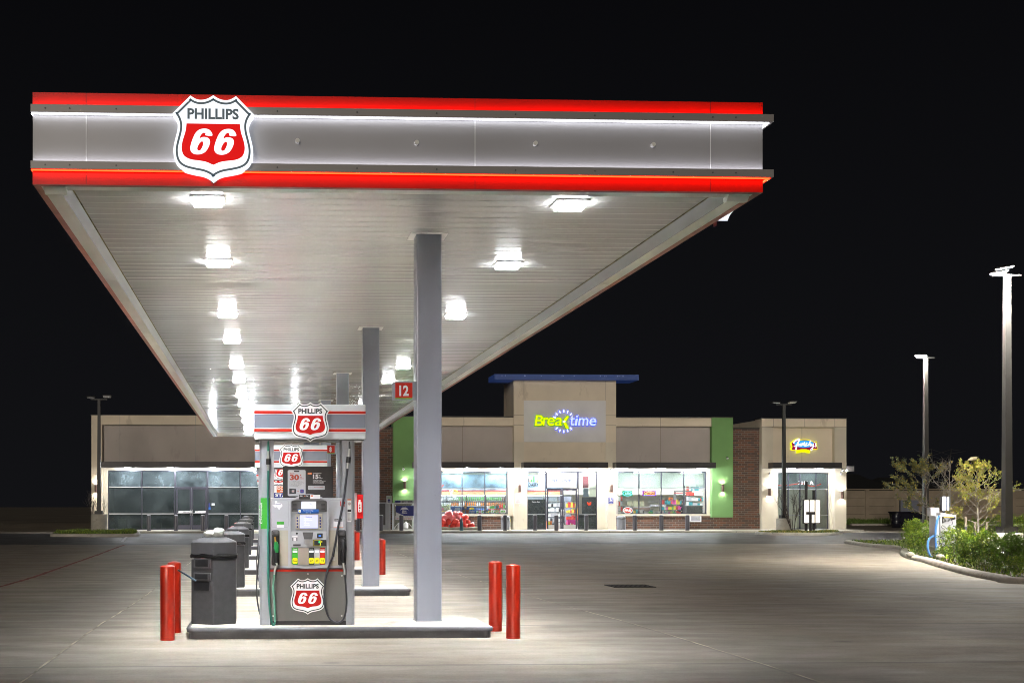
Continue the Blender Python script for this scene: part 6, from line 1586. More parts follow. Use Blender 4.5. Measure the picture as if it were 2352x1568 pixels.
m.text("Blue", cc_ - .13, cc_ + .12, pz1 - .34, pz1 - .26, y - .041, 1, bold=.04, shear=.1); m.text("Rhino", cc_ - .15, cc_ + .17, pz1 - .46, pz1 - .37, y - .041, 1, bold=.04, shear=.1)
m.add([(a0 + .15, y - .033, pz1 - .38), (a0 + .15, y - .033, pz0), (cc_ - .2, y - .033, pz0), (cc_ - .2, y - .033, pz1 - .52)], [(0, 1, 2, 3)], 1)
m.build("poster", ['navy', 'paper'], t)
m = MB(); m.box(a0 + .12, a1 - .08, y - .028, y - .012, pz0 - .24, pz0 - .002, 0); m.text("Leave Tanks Here", a0 + .42, a1 - .10, pz0 - .07, pz0 - .02, y - .031, 1, bold=.02); m.text("FLAMMABLE LP GAS", a0 + .2, a1 - .2, pz0 - .20, pz0 - .13, y - .031, 2, bold=.02); m.build("warning_plate", ['paper', 'ink', 's_red'], t)
m = MB(); m.box(a0 + .08, a1 + .02, y - .03, y + .0, z1 + .001, z1 + .17, 0); m.plate([rrect(a0 + .10, a0 + .44, z1 + .03, z1 + .15, .05)], y - .034, y - .03, 2); m.text("$24", a0 + .5, a0 + .74, z1 + .03, z1 + .14, y - .034, 1, bold=.03); m.text("$69", a0 + .9, a0 + 1.14, z1 + .03, z1 + .14, y - .034, 1, bold=.03); m.build("price_header", ['ltgrey', 'ink', 'navy'], t)
for i, xx in enumerate((a0 + .45, a0 + .8)):
    q = MB(); q.lathe((xx, y + .38, z0 + .06), [(0, 0), (.14, .02), (.155, .08), (.155, .28), (.11, .37), (.05, .40), (.05, .44), (0, .44)], 16); tag(q.build("gas_bottle", 's_white'), "white gas bottle inside the cage, %s one" % ("left", "right")[i], "gas bottle", "gas bottles in the cage")
# utility cabinet, parking sign, wheel stop
y = 79.3; t = thing("utility_cabinet", "pale grey utility cabinet with darker door against the brick wall", "cabinet", (0, 0, 0))
MB().box(fx(862, y), fx(897, y), y, y + .7, ZS, fz(880, 1153, y)).build("body", 'ltgrey', t, bevel=.02); MB().box(fx(863, y), fx(885, y), y - .03, y - .001, fz(880, 1205, y), fz(880, 1156, y)).build("door", 'dkgrey', t)
y = 77.3; t = thing("parking_sign", "white reserved parking sign with wheelchair symbol on a thin post by the cage", "sign", (0, 0, 0))
MB().box(fx(894, y) - .03, fx(894, y) + .03, y, y + .05, ZS, fz(894, 1152, y)).build("post", 'steel', t)
m = MB(); a, b, c, d = fx(887.5, y), fx(899.5, y), fz(893, 1156.5, y), fz(893, 1137.5, y); m.plate([rrect(a, b, c, d, .03)], y - .03, y - .002, 0); m.text("RESERVED", a + .03, b - .03, d - .10, d - .05, y - .032, 1, bold=.02); m.text("PARKING", a + .03, b - .03, d - .17, d - .12, y - .032, 1, bold=.02); m.box(a + .08, b - .08, y - .034, y - .03, c + .08, d - .21, 2); m.cyl(((a + b) / 2, y - .037, c + .13), ((a + b) / 2, y - .034, c + .13), .035, n=10, mi=3); m.build("plate", ['paper', 'g_green', 'navy', 'paper'], t)
y = 75.6; m = MB(); m.xprism([(y - .08, zg(y)), (y + .08, zg(y)), (y + .05, zg(y) + .14), (y - .05, zg(y) + .14)], fx(872, y), fx(943, y)); tag(m.build("wheel_stop", 'conc'), "long dark concrete wheel stop in front of the cage", "wheel stop")
# night drawer
y = YR - .35; t = thing("night_drawer", "white steel drawer box under the store's right window", "pass drawer", (0, 0, 0)); a, b, c, d = fx(1586, y), fx(1611, y), fz(1598, 1198, y), fz(1598, 1184.6, y)
m = MB(); m.box(a, b, y, y + .35, c, c + .08); m.box(a, a + .03, y, y + .35, c + .08, d); m.box(b - .03, b, y, y + .35, c + .08, d); m.build("tray", 's_white', t); MB().box(a + .03, b - .03, y + .12, y + .35, c + .08, d).build("drawer_back", 'ltgrey', t); MB().cyl((b - .14, y + .10, c + .2), (b - .14, y + .12, c + .2), .07, n=14).build("dial", 'steel', t)
m = MB(); m.tube([(0, 0, 0), (0, -.08, 0), (0, -.1, -.06)], .02, 6); tag(m.build("wall_tap", 'steel', None, loc=(fx(1192.5, YT), YT, fz(1192, 1160, YT))), "small outdoor tap on the left entrance pier", "tap")
# ================================================================== plants
def leaf_cloud(m, centre, rad, n, size, mis, shape=1.0, up=.4, hollow=.35):
    for i in range(n):
        while True:
            q = Vector((random.uniform(-1, 1), random.uniform(-1, 1), random.uniform(-1, 1)))
            if q.length <= 1: break
        if q.length < hollow: q = q.normalized() * random.uniform(hollow, 1)
        p = Vector(centre) + Vector((q.x * rad[0], q.y * rad[1], q.z * rad[2]))
        d = (q.normalized() + Vector((random.uniform(-1, 1), random.uniform(-1, 1), random.uniform(-1, 1) + up)) * .9).normalized()
        s_ = size * random.uniform(.6, 1.35); w = d.cross(Vector((random.uniform(-1, 1), random.uniform(-1, 1), random.uniform(-1, 1)))).normalized() * s_ * .36
        u = d * s_; nrm = w.cross(u).normalized() * s_ * .12
        m.add([p, p + u * .5 + w + nrm, p + u, p + u * .5 - w + nrm], [(0, 1, 2), (0, 2, 3)], random.choice(mis), False)
def shrub(label, cx, cy, w, d, h, n, mats=('leafs', 'leafs', 'leafs2'), size=.055):
    z0 = zg(cy) + .12
    t = thing("shrub", label, "shrub", (cx, cy, z0), 0, "clipped shrubs in the planting bed")
    sm = MB(); lm = MB()
    lobes = []
    nl = max(6, int(w * d * 12))
    for i in range(nl):
        a = random.uniform(0, 2 * PI); rr = math.sqrt(random.random()) * .72
        x, y = rr * math.cos(a) * w / 2, rr * math.sin(a) * d / 2
        hz = h * (1 - .35 * rr) * random.uniform(.72, 1.0); lobes.append((x, y, hz))
        sm.tube([(x * .2, y * .2, 0), (x * .6, y * .6, hz * .4), (x, y, hz * .85)], [.014, .01, .004], 4)
    for x, y, hz in lobes:
        for k in range(3):
            zz = hz * (1 - .30 * k); r = (.17 + .05 * k) * random.uniform(.8, 1.25)
            leaf_cloud(lm, (x * (1 + .08 * k) + random.uniform(-.06, .06), y * (1 + .08 * k) + random.uniform(-.06, .06), max(.12, zz - r * .6)), (r, r, r * .9), max(6, int(n / nl / 3)), size, [0, 0, 1])
        for k in range(2): # sprigs
            b = Vector((x, y, hz)); e = b + Vector((random.uniform(-.08, .08), random.uniform(-.08, .08), random.uniform(.04, .14)))
            for j in range(5): leaf_cloud(lm, b.lerp(e, j / 4), (.03, .03, .03), 2, size, [1, 0], up=1.2)
    sm.build("stems", 'bark', t)
    lm.build("foliage", [mats[0], mats[2]], t)
    return t
# ------------------------------------------------------------------ bed with rounded kerb
kpx = [(2062.6, 1262), (2066, 1272.6), (2079.6, 1281), (2113, 1289.6), (2147, 1300), (2177, 1309), (2222, 1321), (2278, 1332), (2351.6, 1341)]
edge = [G(a, b) for a, b in kpx]
edge = [(edge[0][0] + 1.6, edge[0][1] + 8.5), (edge[0][0] + .35, edge[0][1] + 4.0)] + edge
lx, ly = edge[-1]; edge += [(lx + 3.5, ly - 1.6), (lx + 9, ly - 3)]
E2 = spl(edge, 6)
def offp(P2, d):
    out = []
    for i, p in enumerate(P2):
        a = Vector(P2[max(0, i - 1)]); b = Vector(P2[min(len(P2) - 1, i + 1)]); t_ = (b - a).normalized(); out.append((p[0] - t_.y * d, p[1] + t_.x * d))
    return out
m = MB(); prof = [(0, -.05), (.01, .06), (.05, .125), (.12, .15), (.26, .15), (.33, .13), (.34, .03)]
rows_ = [[(q[0], q[1], zg(q[1]) + h) for q in offp(E2, d)] for d, h in prof]
n_ = len(E2)
m.add([p for r_ in rows_ for p in r_], [(a * n_ + i, a * n_ + i + 1, (a + 1) * n_ + i + 1, (a + 1) * n_ + i) for a in range(len(prof) - 1) for i in range(n_ - 1)], 0, True)
struct(m.build("kerb", 'conc'))
inner = offp(E2, .30)
back = [(60, inner[-1][1]), (60, inner[0][1])]
m = MB(); poly = [Vector((p[0], p[1], 0)) for p in inner] + [Vector((a, b, 0)) for a, b in back]
tri = tessellate_polygon([poly]); m.add([(p.x, p.y, zg(p.y) + .105) for p in poly], tri); struct(m.build("planting_bed", 'soil'))
bedp = [(p.x, p.y) for p in poly]
def inside(x, y, P2):
    c = False; j = len(P2) - 1
    for i in range(len(P2)):
        if (P2[i][1] > y) != (P2[j][1] > y) and x < (P2[j][0] - P2[i][0]) * (y - P2[i][1]) / (P2[j][1] - P2[i][1]) + P2[i][0]: c = not c
        j = i
    return c
def grass(name, label, P2, n, h, z, mats=('grass',)):
    m = MB(); xs = [p[0] for p in P2]; ys_ = [p[1] for p in P2]; k = 0
    while k < n:
        x, y = random.uniform(min(xs), max(xs)), random.uniform(min(ys_), max(ys_))
        if not inside(x, y, P2): continue
        k += 1; hh = h * random.uniform(.4, 1.3) * (1 + .5 * math.sin(x * 2.3) * math.sin(y * 1.7)); a = random.uniform(0, PI); w = .018 + h * .1
        b = Vector((x, y, z(y))); u = Vector((math.cos(a), math.sin(a), 0)) * w; tip = b + Vector((random.uniform(-.6, .6) * hh, random.uniform(-.6, .6) * hh, hh))
        m.add([b - u, b + u, tip], [(0, 1, 2)], random.randrange(len(mats)))
    return stuff(m.build(name, mats), label, "grass")
near = [p for p in inner] + [(32, inner[-1][1]), (32, 45), (inner[0][0] + 3, 62)]
grass("ground_cover", "low green weeds and ground cover in the planting bed", near, 14000, .09, lambda y: zg(y) + .10, ('leafs', 'grass', 'leafs2'))
m = MB()
# shrubs by picture position of their base
def sh(label, px, py, w, d, h, n, **k):
    x, y = G(px, py); return shrub(label, x, y, w, d, h, n, **k)
sh("bushy green shrub left of the air machine", 2104, 1268, 1.35, 1.1, 1.35, 5200)
sh("smaller shrub between the left bush and the air machine", 2128, 1275, .9, .9, 1.0, 2600)
sh("green shrub just right of the air machine", 2196, 1286, 1.05, .9, 1.15, 3600)
sh("bright green shrub in the middle of the front hedge row", 2238, 1298, 1.15, .95, 1.1, 4200)
sh("bright shrub right of centre in the front hedge row", 2268, 1304, 1.05, .9, 1.0, 3800)
sh("dark glossy shrub in front of the round concrete pole base", 2316, 1318, 1.2, .95, 1.15, 5200, mats=('leafs', 'leafs', 'leafs'))
sh("shadowed shrub behind the air machine", 2192, 1258, 1.5, 1.0, 1.2, 2600)
sh("shadowed shrub behind the staked tree", 2240, 1252, 1.7, 1.0, 1.1, 2600)
sh("dark shrub behind the round concrete pole base, left part", 2290, 1246, 1.8, 1.2, 1.2, 2400)
sh("dark shrub at the right picture edge behind the pole", 2345, 1246, 2.0, 1.2, 1.3, 2600)
sh("low weed clump at the front kerb below the hedge", 2265, 1313, .7, .4, .35, 900, size=.04)
sh("low weed clump at the right picture edge by the kerb", 2340, 1322, .9, .5, .35, 1200, size=.04)
sh("low weed clump at the foot of the air machine", 2166, 1288, .7, .4, .30, 800, size=.04)
# rocks
for i, (px, py) in enumerate(((2092, 1287), (2160, 1292), (2262, 1309))):
    x, y = G(px, py - 3); m = MB(); m.blob((0, 0, .05), (.16, .12, .10), 8, 0, .2); tag(m.build("rock", 'conc', None, loc=(x, y, zg(y) + .1)), ("pale rock at the left tip of the planting bed", "pale rock beside the air machine's foot", "pale rock in the middle of the bed's front edge")[i], "rock")

# ------------------------------------------------------------------ trees
def grow(sm, tips, p, d, L, r, depth, spread, up, seg=3, ratio=.74, nb=(2, 3), sides=5):
    pts = [p]; q = p; dd = d.copy()
    for i in range(seg):
        dd = (dd + Vector((random.uniform(-.16, .16), random.uniform(-.16, .16), random.uniform(-.06, .12)))).normalized(); q = q + dd * L / seg; pts.append(q)
    sm.tube(pts, [r * (1 - .35 * i / seg) for i in range(seg + 1)], sides if depth > 2 else 3)
    if depth <= 2: tips.append((pts, depth))
    if depth == 0: return
    for k in range(random.randint(*nb)):
        ax = dd.orthogonal().normalized(); ax = Matrix.Rotation(random.uniform(0, 2 * PI), 3, dd) @ ax
        nd = (Matrix.Rotation(random.uniform(.5, 1.0) * spread, 3, ax) @ dd); nd.z += up; nd.normalize()
        grow(sm, tips, pts[-1] if k == 0 else pts[random.randint(1, seg)], nd, L * ratio * random.uniform(.75, 1.15), r * .62, depth - 1, spread, up, seg, ratio, nb, sides)
def tree(name, label, cx, cy, h, leafm, leaves, barkm, spread=.7, size=.06, trunk_h=.30, rad=1.0, n1=11, leafprob=None, base_r=.045, group=None, loc_z=None):
    t = thing(name, label, "tree", (cx, cy, zg(cy) + .1 if loc_z is None else loc_z), 0, group)
    sm = MB(); tips = []
    top = Vector((random.uniform(-.15, .15), 0, h * .86))
    tp = [Vector((0, 0, 0)), Vector((.02, .01, h * .3)), Vector((-.02, 0, h * .6)), top]
    sm.tube(tp, [base_r, base_r * .8, base_r * .5, base_r * .2], 8)
    for i in range(n1):
        f = trunk_h + (1 - trunk_h) * (i + .5) / n1; k = f * 3; a = int(min(2, k)); p = tp[a].lerp(tp[a + 1], min(1, k - a))
        ang = i * 2.4 + random.uniform(-.4, .4); el = .15 + .75 * f
        d = Vector((math.cos(ang) * math.cos(el), math.sin(ang) * math.cos(el), math.sin(el)))
        prof_ = math.sin(PI * min(1, max(.0, (f - trunk_h) / (1 - trunk_h) * .80 + .20))) ** .6
        L = rad * h * .21 * prof_ * random.uniform(.8, 1.2)
        grow(sm, tips, p, d, L, base_r * .42 * (1.15 - f * .6), 3, spread, .10)
    sm.build("trunk", barkm, t)
    if leaves:
        lm = MB(); n = 0
        while n < leaves:
            pts, dp = random.choice(tips); p = pts[random.randint(0, len(pts) - 1)].lerp(random.choice(pts), random.random())
            pr = leafprob(p) if leafprob else 1
            if random.random() > pr: n += .2; continue
            leaf_cloud(lm, p, (.04, .04, .04), 2, size, list(range(len(leafm)))); n += 2
        lm.build("crown", leafm, t)
    return t
x, y = fx(2149, 56), 56; tree("oak_tree", "tall loose leafed dark green young oak left of the air machine light", x - .4, y, 3.75, ['leaft', 'leaft', 'leafy'], 7000, 'bark', n1=15, size=.06, rad=.95, leafprob=lambda p: 1 if p.x < .3 else .25)
x, y = fx(2183, 52), 52; tree("bare_tree", "bare pale branched young tree between the oak and the yellow tree", x, y, 3.65, [], 0, 'twig', rad=.95, n1=18)
x, y = fx(2246, 46), 46; tree("yellow_tree", "staked young tree with yellowing feathery leaves and pale branches", x, y, 3.45, ['leafy', 'leafy', 'leafs2'], 6000, 'twig', size=.045, rad=.88, n1=20, spread=.6, leafprob=lambda p: .35 + .65 * (p.x < .2), base_r=.05)
for px, py0, py1, lab in ((2218, 1246, 1165, "left wooden stake of the yellow tree"), (2239.5, 1256, 1178, "middle wooden stake against the yellow tree trunk"), (2266, 1258, 1176, "right wooden stake with pale top of the yellow tree")):
    yy = 45.4; m = MB(); zt_ = fz(px, py1 + 28, yy); x_ = fx(px, yy); m.box(x_ - .03, x_ + .03, yy - .03, yy + .03, zg(yy) + .1, zt_ - .25, 0); m.box(x_ - .031, x_ + .031, yy - .031, yy + .031, zt_ - .25, zt_ + .1, 1); tag(m.build("tree_stake", ['dkgrey', 'log']), lab, "tree stake", "stakes round the yellow tree")
m = MB(); m.blob((0, 0, 0), (.17, .07, .07), 12, 0, .2); tag(m.build("blown_bag", mat('tan_bag', (.26, .21, .13), .6), None, loc=(fx(2227, 46), 45.8, fz(2227, 1054, 46)), rot=(0, -.25, 0)), "pale tan bag caught in the top of the yellow tree", "plastic bag")

# ------------------------------------------------------------------ air and vacuum machine
ax_, ay_ = G(2172, 1284); z0 = zg(ay_) + .10
t = thing("air_machine", "grey tyre inflator and vacuum machine with black panel and lit lamp on top", "air machine", (0, 0, 0))
fxx = lambda px: fx(px, ay_); fzz = lambda py: fz(2172, py, ay_)
def MX(x): return fxx((3460 + x / 3.135) / 1.7007)
def MZ(y): return fzz((1780 + y / 3.135) / 1.7007)
m = MB(); m.yprism([(MX(668), MZ(1110)), (MX(668), MZ(693)), (MX(864), MZ(722)), (MX(864), MZ(1110))][::1], ay_, ay_ + .5); m.build("cabinet", 'machine', t, bevel=.012)
m = MB(); m.box(MX(622), MX(665), ay_ + .05, ay_ + .5, MZ(1110), MZ(730)); m.build("side_cabinet", 'ltgrey', t, bevel=.01)
m = MB(); m.box(MX(605), MX(712), ay_ + .3, ay_ + .55, MZ(735), MZ(632)); m.build("upper_box", 'machine', t, bevel=.01)
m = MB(); m.box(MX(606), MX(770), ay_ - .05, ay_ + .55, z0, MZ(1112)); m.build("plinth", 'conc', t, bevel=.02)
m = MB(); m.add([(MX(686), ay_ - .006, MZ(826)), (MX(686), ay_ - .006, MZ(742)), (MX(852), ay_ - .006, MZ(748)), (MX(852), ay_ - .006, MZ(772))], [(0, 3, 2, 1)], 0); m.text("Air & Vacuum", MX(708), MX(830), MZ(756), MZ(744), ay_ - .010, 1, bold=.02)
for i in range(4):
    cc_ = (MX(725 + i * 16), MZ(790)); m.plate([[(cc_[0] + .055 * math.cos(2 * PI * k / 18), cc_[1] + .085 * math.sin(2 * PI * k / 18)) for k in range(18)], [(cc_[0] + .045 * math.cos(2 * PI * k / 18), cc_[1] + .073 * math.sin(2 * PI * k / 18)) for k in range(18)]], ay_ - .009, ay_ - .006, 2)
m.build("front_decal", ['adblack', 'yellow', 'ltgrey'], t)
m = MB(); m.cyl((MX(758), ay_ + .25, MZ(725)), (MX(758), ay_ + .25, MZ(668)), .04, n=10); m.build("lamp_post", 'dkgrey', t)
lh = MB().box(MX(726), MX(795), ay_ + .15, ay_ + .35, MZ(668), MZ(498)).build("lamp_head", 'dkgrey', t)
m = MB(); m.box(MX(724), MX(760), ay_ + .13, ay_ + .149, MZ(664), MZ(502)); m.box(MX(786), MX(797), ay_ + .13, ay_ + .149, MZ(664), MZ(502)); m.build("lamp_tube", 'e_cool', lh)
m = MB(); m.tube(spl([(MX(645), ay_ - .05, MZ(735)), (MX(618), ay_ - .1, MZ(770)), (MX(592), ay_ - .14, MZ(850)), (MX(580), ay_ - .16, MZ(960)), (MX(586), ay_ - .16, MZ(1080)), (MX(592), ay_ - .18, MZ(1190)), (MX(575), ay_ - .2, MZ(1236)), (MX(535), ay_ - .2, MZ(1240)), (MX(495), ay_ - .2, MZ(1190)), (MX(480), ay_ - .18, MZ(1100)), (MX(500), ay_ - .15, MZ(1020)), (MX(550), ay_ - .1, MZ(985)), (MX(600), ay_ - .02, MZ(975))], 6), .036, 10); m.build("vacuum_hose", 'bluehose', t)
m = MB(); P3 = [(790, 770), (800, 830), (760, 850), (775, 880), (735, 885), (745, 905), (690, 850), (665, 870), (710, 900), (660, 930), (715, 960), (665, 985), (700, 1020), (670, 1060), (710, 1090), (660, 1120), (700, 1150)]
m.tube(spl([(MX(a), ay_ - .06 - .03 * (i % 2), MZ(b)) for i, (a, b) in enumerate(P3)], 4), .009, 5)
for i in range(7):
    c_ = (MX(690 + random.uniform(-14, 18)), ay_ - .12, MZ(1175 + i * 10)); m.tube([(c_[0] + .085 * math.cos(k * PI / 6), c_[1] + .05 * math.sin(k * PI / 6), c_[2] + .035 * math.sin(k * PI / 6 + i)) for k in range(13)], .009, 5)
m.build("air_hose", 'black', t)

# ------------------------------------------------------------------ light poles
def light_pole(label, px, Y, pyb, lit, ztop, w=.25, ped=(.45, .92), m1='pole', arms=None, base=True):
    x = fx(px, Y); z0 = zg(Y) + .0 if base else zg(Y)
    t = thing("light_pole", label, "light pole", (x, Y, z0), 0, "parking lot light poles")
    if ped:
        q = MB(); q.lathe((0, 0, 0), [(ped[0], 0), (ped[0], ped[1] - .03), (ped[0] - .03, ped[1]), (0, ped[1])], 28); q.build("concrete_base", 'conc', t)
        MB().box(-w * .95, w * .95, -w * .95, w * .95, ped[1] + .001, ped[1] + .19).build("base_cover", m1, t)
    zb = ped[1] + .19 if ped else 0
    q = MB(); h = ztop - z0
    q.add([(s1 * w / 2, s2 * w / 2, zb) for s1, s2 in ((-1, -1), (1, -1), (1, 1), (-1, 1))] + [(s1 * w * .34, s2 * w * .34, h) for s1, s2 in ((-1, -1), (1, -1), (1, 1), (-1, 1))], [(0, 1, 5, 4), (1, 2, 6, 5), (2, 3, 7, 6), (3, 0, 4, 7), (4, 5, 6, 7)]); q.build("shaft", m1, t)
    br = MB().box(-.45, .45, -.04, .04, h + .001, h + .06).build("cross_arm", 'poledk', t)
    return t, h
def head(t, x, y, z, rz, lit, tilt=0.0):
    q = MB(); q.box(-.17, .17, -.24, .24, 0, .07); hd = q.build("lamp_head", 'poledk', t, bevel=.015, loc=(x, y, z), rot=(0, tilt, rz))
    MB().box(-.14, .14, -.20, .20, -.025, -.001).build("lamp_lens", 'e_pole' if lit else 'alum2', hd)
t, h = light_pole("tall light pole with two lit heads rising from a round concrete base at the right", 2313, 39.8, 1292, True, 8.85, .24, (.45, 1.0))
head(t, -.10, -.05, h + .26, R(20), True, -.25); head(t, -.42, -.30, h + .08, R(20), True, -.25); MB().tube([(-.05, 0, h), (-.1, -.03, h + .25)], .03, 6).build("head_bracket", 'poledk', t)
t, h = light_pole("farther lit light pole behind the planting bed trees", 2126, 63.5, 1292, True, 9.0, .24, (.45, .9))
head(t, -.30, -.1, h + .12, R(90), True, -.1)
t, h = light_pole("unlit twin headed light pole in front of the restaurant", 1800.5, 75.0, 1218, False, fz(1800, 930, 75), .22, (.42, .88), 'poledk')
t["label"] = "unlit dark twin headed light pole in front of the restaurant"; head(t, -.50, 0, h + .14, R(90), False, -.1); head(t, .50, 0, h + .16, R(90), False, .2)
t, h = light_pole("unlit dark twin headed light pole on the grass island at the left", 227.5, 74.0, 1222, False, fz(228, 918, 74), .22, (.46, 1.15), 'poledk')
head(t, -.45, 0, h + .14, R(90), False, -.1); head(t, .45, 0, h + .18, R(90), False, .2)

# ------------------------------------------------------------------ grass islands
def island(P2, name, seed=0):
    m = MB(); P_ = cspl(P2, 6); a = sum(P_[i - 1][0] * P_[i][1] - P_[i][0] * P_[i - 1][1] for i in range(len(P_)))
    if a < 0: P_ = P_[::-1]
    n = len(P_); rr = [(0, -.08), (.0, .08), (.05, .15), (.2, .155), (.22, .10)]
    m.add([(p[0], p[1], zg(72) + h) for d, h in rr for p in inset(P_, d)], [(r_ * n + i, r_ * n + (i + 1) % n, (r_ + 1) * n + (i + 1) % n, (r_ + 1) * n + i) for r_ in range(len(rr) - 1) for i in range(n)], 0, True)
    struct(m.build("kerb", 'conc'))
    ins = inset(P_, .2); m = MB(); m.add([(p[0], p[1], zg(72) + .12) for p in ins], [tuple(range(n))]); struct(m.build("soil", 'soil'))
    return ins
P2 = [(fx(122, 72), 71.0), (fx(180, 70), 70.2), (fx(260, 70), 70.0), (fx(312, 70), 70.6), (fx(322, 74), 73.6), (fx(312, 76), 75.8), (fx(215, 76.4), 76.4), (fx(150, 76), 76.0)]
ins = island(P2, "l"); grass("grass", "green grass on the left island round the pole base", ins, 9000, .15, lambda y: zg(72) + .12, ('grass', 'grass', 'leafs2'))
P2 = [(fx(1738, 73), 73.2), (fx(1780, 71.5), 71.6), (fx(1850, 71.2), 71.2), (fx(1910, 71.5), 71.5), (fx(1930, 73), 73.0), (fx(1925, 75), 74.8), (fx(1840, 76), 75.8), (fx(1750, 75.5), 75.3)]
ins = island(P2, "r"); grass("grass", "short grass on the island in front of the restaurant", ins, 7000, .10, lambda y: zg(72) + .12, ('grass', 'grass', 'leafy'))
def sapling(label, px, Y, h, stems=5, wid=1.0, mt='darktwig'):
    t = thing("bare_sapling", label, "sapling", (fx(px, Y), Y, zg(72) + .12), 0)
    sm = MB(); tips = []
    for i in range(stems):
        a = random.uniform(0, 2 * PI); d = Vector((math.cos(a) * .16 * wid, math.sin(a) * .16, 1)).normalized()
        grow(sm, tips, Vector((math.cos(a) * .06, math.sin(a) * .06, 0)), d, h * .36, .024, 4, .38, .18, 4, .72, (2, 3), 5)
    sm.build("branches", mt, t); return t
sapling("bare multi stemmed sapling right of the pole in front of the restaurant", 1821, 74.2, 2.85, 6)
sapling("bare sapling around the pole on the left grass island", 224, 75.2, 2.6, 5)

# ------------------------------------------------------------------ menu board
Y = 73.6; bx0, bx1 = fx(1846, Y), fx(1884, Y); bz0, bz1 = fz(1865, 1202, Y), fz(1865, 1146, Y)
t = thing("menu_board", "brightly lit three panel drive through menu board on dark posts", "menu board", (0, 0, 0))
MB().box(bx0, bx1, Y, Y + .18, bz0, bz1).build("cabinet", 'awning', t, bevel=.01)
w = bx1 - bx0
for a, b in ((.04, .29), (.37, .64), (.72, .96)):
    p = MB().box(bx0 + a * w, bx0 + b * w, Y - .02, Y - .001, bz0 + .05, bz1 - .05).build("lit_panel", 'e_menu', t)
    m = MB()
    for i in range(5): zz = bz1 - .12 - i * .24; m.box(bx0 + (a + .04) * w, bx0 + (b - .05) * w, Y - .023, Y - .0205, zz, zz + .015)
    m.build("menu_print", 'menuink', p)
m = MB(); m.box(bx0 + .13 * w, bx0 + .66 * w, Y - .07, Y - .03, bz0 + .52, bz0 + .68); m.build("cross_panel", 'awning', t)
for px, zt_, nm in ((1855.5, fz(1855, 1106, Y), 0), (1860, bz0 + .55, 1), (1873, fz(1870, 1125, Y), 2)):
    q = MB(); x_ = fx(px, Y); yy = Y - .12 if nm == 1 else Y + .20; q.box(x_ - .07, x_ + .07, yy, yy + .08, zg(72) + .1, zt_); q.build("post", 'awning', t)
MB().box(fx(1849, Y), fx(1862, Y), Y + .15, Y + .32, fz(1855, 1106, Y) + .001, fz(1855, 1104.5, Y)).build("post_cap", 'awning', t)

# ------------------------------------------------------------------ screen wall and far things
YW = 100.0
t = thing("screen_wall", "long beige precast concrete boundary wall behind the lot on the right", "wall", (0, 0, 0))
x0, x1 = fx(1925, YW), fx(2500, YW); zt_, zb_ = fz(2100, 1126, YW), zg(YW)
n = int((x1 - x0) / 2.35)
for i in range(n):
    a, b = x0 + i * 2.35, x0 + (i + 1) * 2.35
    q = MB()
    for k in range(4): q.box(a + .14, b - .14, YW + .06, YW + .18, zb_ + k * (zt_ - zb_) / 4 + .008, zb_ + (k + 1) * (zt_ - zb_) / 4 - .008)
    q.build("wall_panel", 'fence', t)
    MB().box(a - .14, a + .14, YW, YW + .24, zb_ - .1, zt_ + .05).build("wall_post", 'fence', t)
MB().box(x0, x1, YW - .03, YW + .27, zt_ + .051, zt_ + .13).build("wall_cap", 'fence', t)
P2 = [(fx(1950, 90), 92), (fx(2600, 92), 92), (fx(2600, YW), YW - .1), (fx(1950, YW), YW - .1)]
grass("grass", "dark grass strip at the foot of the screen wall", P2, 9000, .25, lambda y: zg(y) + .02, ('grass', 'grass'))
m = MB(); m.box(fx(1955, 91.6), fx(2600, 91.6), 91.5, 91.75, zg(91) - .1, zg(91) + .16); struct(m.build("kerb", 'conc'))
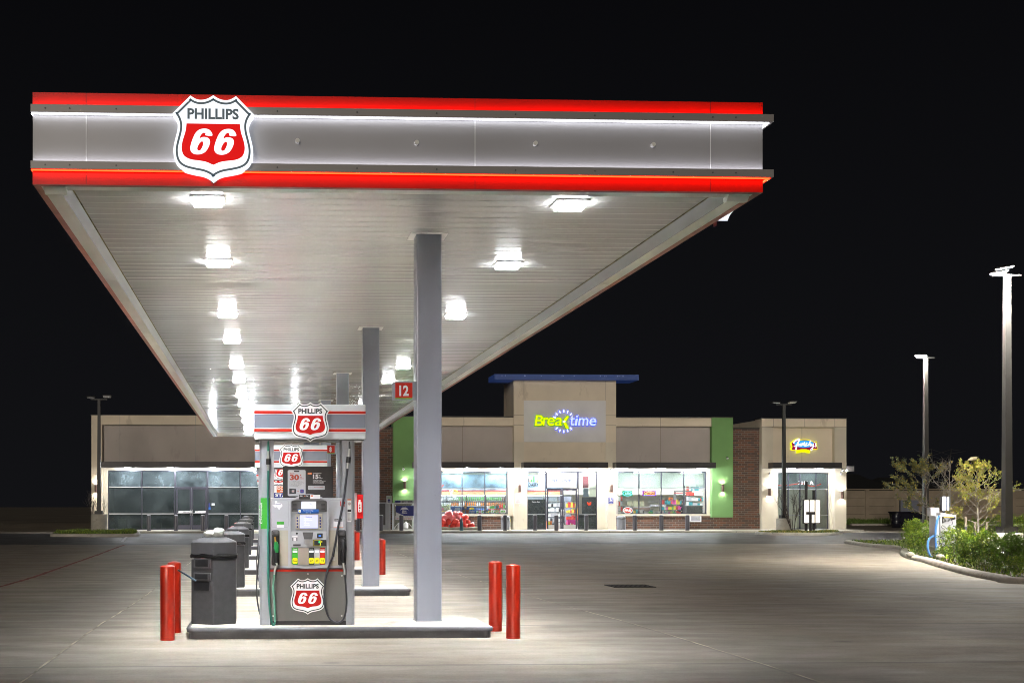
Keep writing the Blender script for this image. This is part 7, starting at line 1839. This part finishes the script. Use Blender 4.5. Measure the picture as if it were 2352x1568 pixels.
# dark tanks and gate panel
t = thing("rolling_waste_bin", "large dark wheeled waste container in front of the grey gate panel", "waste container", (fx(2100, 88), 88, zg(88)))
m = MB(); m.yprism([(-1.05, .15), (-1.2, 1.05), (1.3, 1.05), (1.15, .15)][::-1], 0, 1.2); m.build("body", 'tank', t, bevel=.03)
MB().box(-1.25, 1.35, -.05, 1.25, 1.051, 1.13).build("lid", 'tank', t); 
for s_ in (-.8, .8): MB().cyl((s_, .05, .08), (s_, .12, .08), .08, n=12).build("wheel", 'black', t)
t = thing("black_drum", "glossy black ribbed drum left of the waste container", "drum", (fx(2058.5, 88), 88, zg(88)))
m = MB(); m.lathe((0, 0, 0), [(0, 0), (.30, 0), (.30, .30), (.32, .32), (.30, .34), (.30, .62), (.32, .64), (.30, .66), (.30, .95), (.31, .97), (0, .97)], 24); m.build("drum_body", 'tank', t)
t = thing("gate_panel", "flat blue grey enclosure gate panel behind the waste container", "gate", (0, 0, 0)); yy = 91
MB().box(fx(2070, yy), fx(2110, yy), yy, yy + .08, zg(yy) + .1, fz(2090, 1148, yy)).build("panel", 'panelblue', t); MB().box(fx(2070, yy) - .1, fx(2070, yy), yy, yy + .1, zg(yy), fz(2090, 1148, yy)).build("post", 'dkgrey', t)
def house(label, pxa, pxb, pya, pyr, Y):
    t = thing("house", label, "house", (0, 0, 0), 0, "dark houses beyond the boundary wall"); a, b = fx(pxa, Y), fx(pxb, Y); ze = fz(2000, pya, Y); zr = fz(2000, pyr, Y)
    MB().box(a + .5, b - .5, Y + .5, Y + 9, zg(Y), ze).build("walls", 'dark', t)
    m = MB(); m.add([(a, Y, ze), (b, Y, ze), (b, Y + 10, ze), (a, Y + 10, ze), (a + (b - a) * .25, Y + 5, zr), (b - (b - a) * .25, Y + 5, zr)], [(0, 1, 5, 4), (1, 2, 5), (2, 3, 4, 5), (3, 0, 4), (3, 2, 1, 0)]); m.build("roof", 'dark', t)
house("dark hipped roof of the house just right of the restaurant", 1900, 2060, 1124, 1085, 125); house("dark roof of the house behind the oak tree", 2035, 2180, 1124, 1093, 130)
t = thing("power_pylon", "faint dark lattice power pylon far beyond the trees", "pylon", (fx(2162, 330), 330, .4)); m = MB()
hh = fz(2162, 1035, 330)
for s_ in (-1, 1):
    m.tube([(s_ * 3.2, 0, 0), (s_ * 2.0, 0, hh * .5), (s_ * 2.6, 0, hh)], .12, 4)
    m.tube([(s_ * 2.6, 0, hh), (s_ * 6.5, 0, hh * .97), (s_ * 2.4, 0, hh * .93)], .1, 4)
for k in range(9):
    z0, z1 = hh * k / 9, hh * (k + 1) / 9; m.tube([(-2.8, 0, z0), (2.6, 0, z1)], .07, 3); m.tube([(2.8, 0, z0), (-2.6, 0, z1)], .07, 3)
m.build("lattice", mat('pylon_grey', (.03, .03, .032), .8), t)
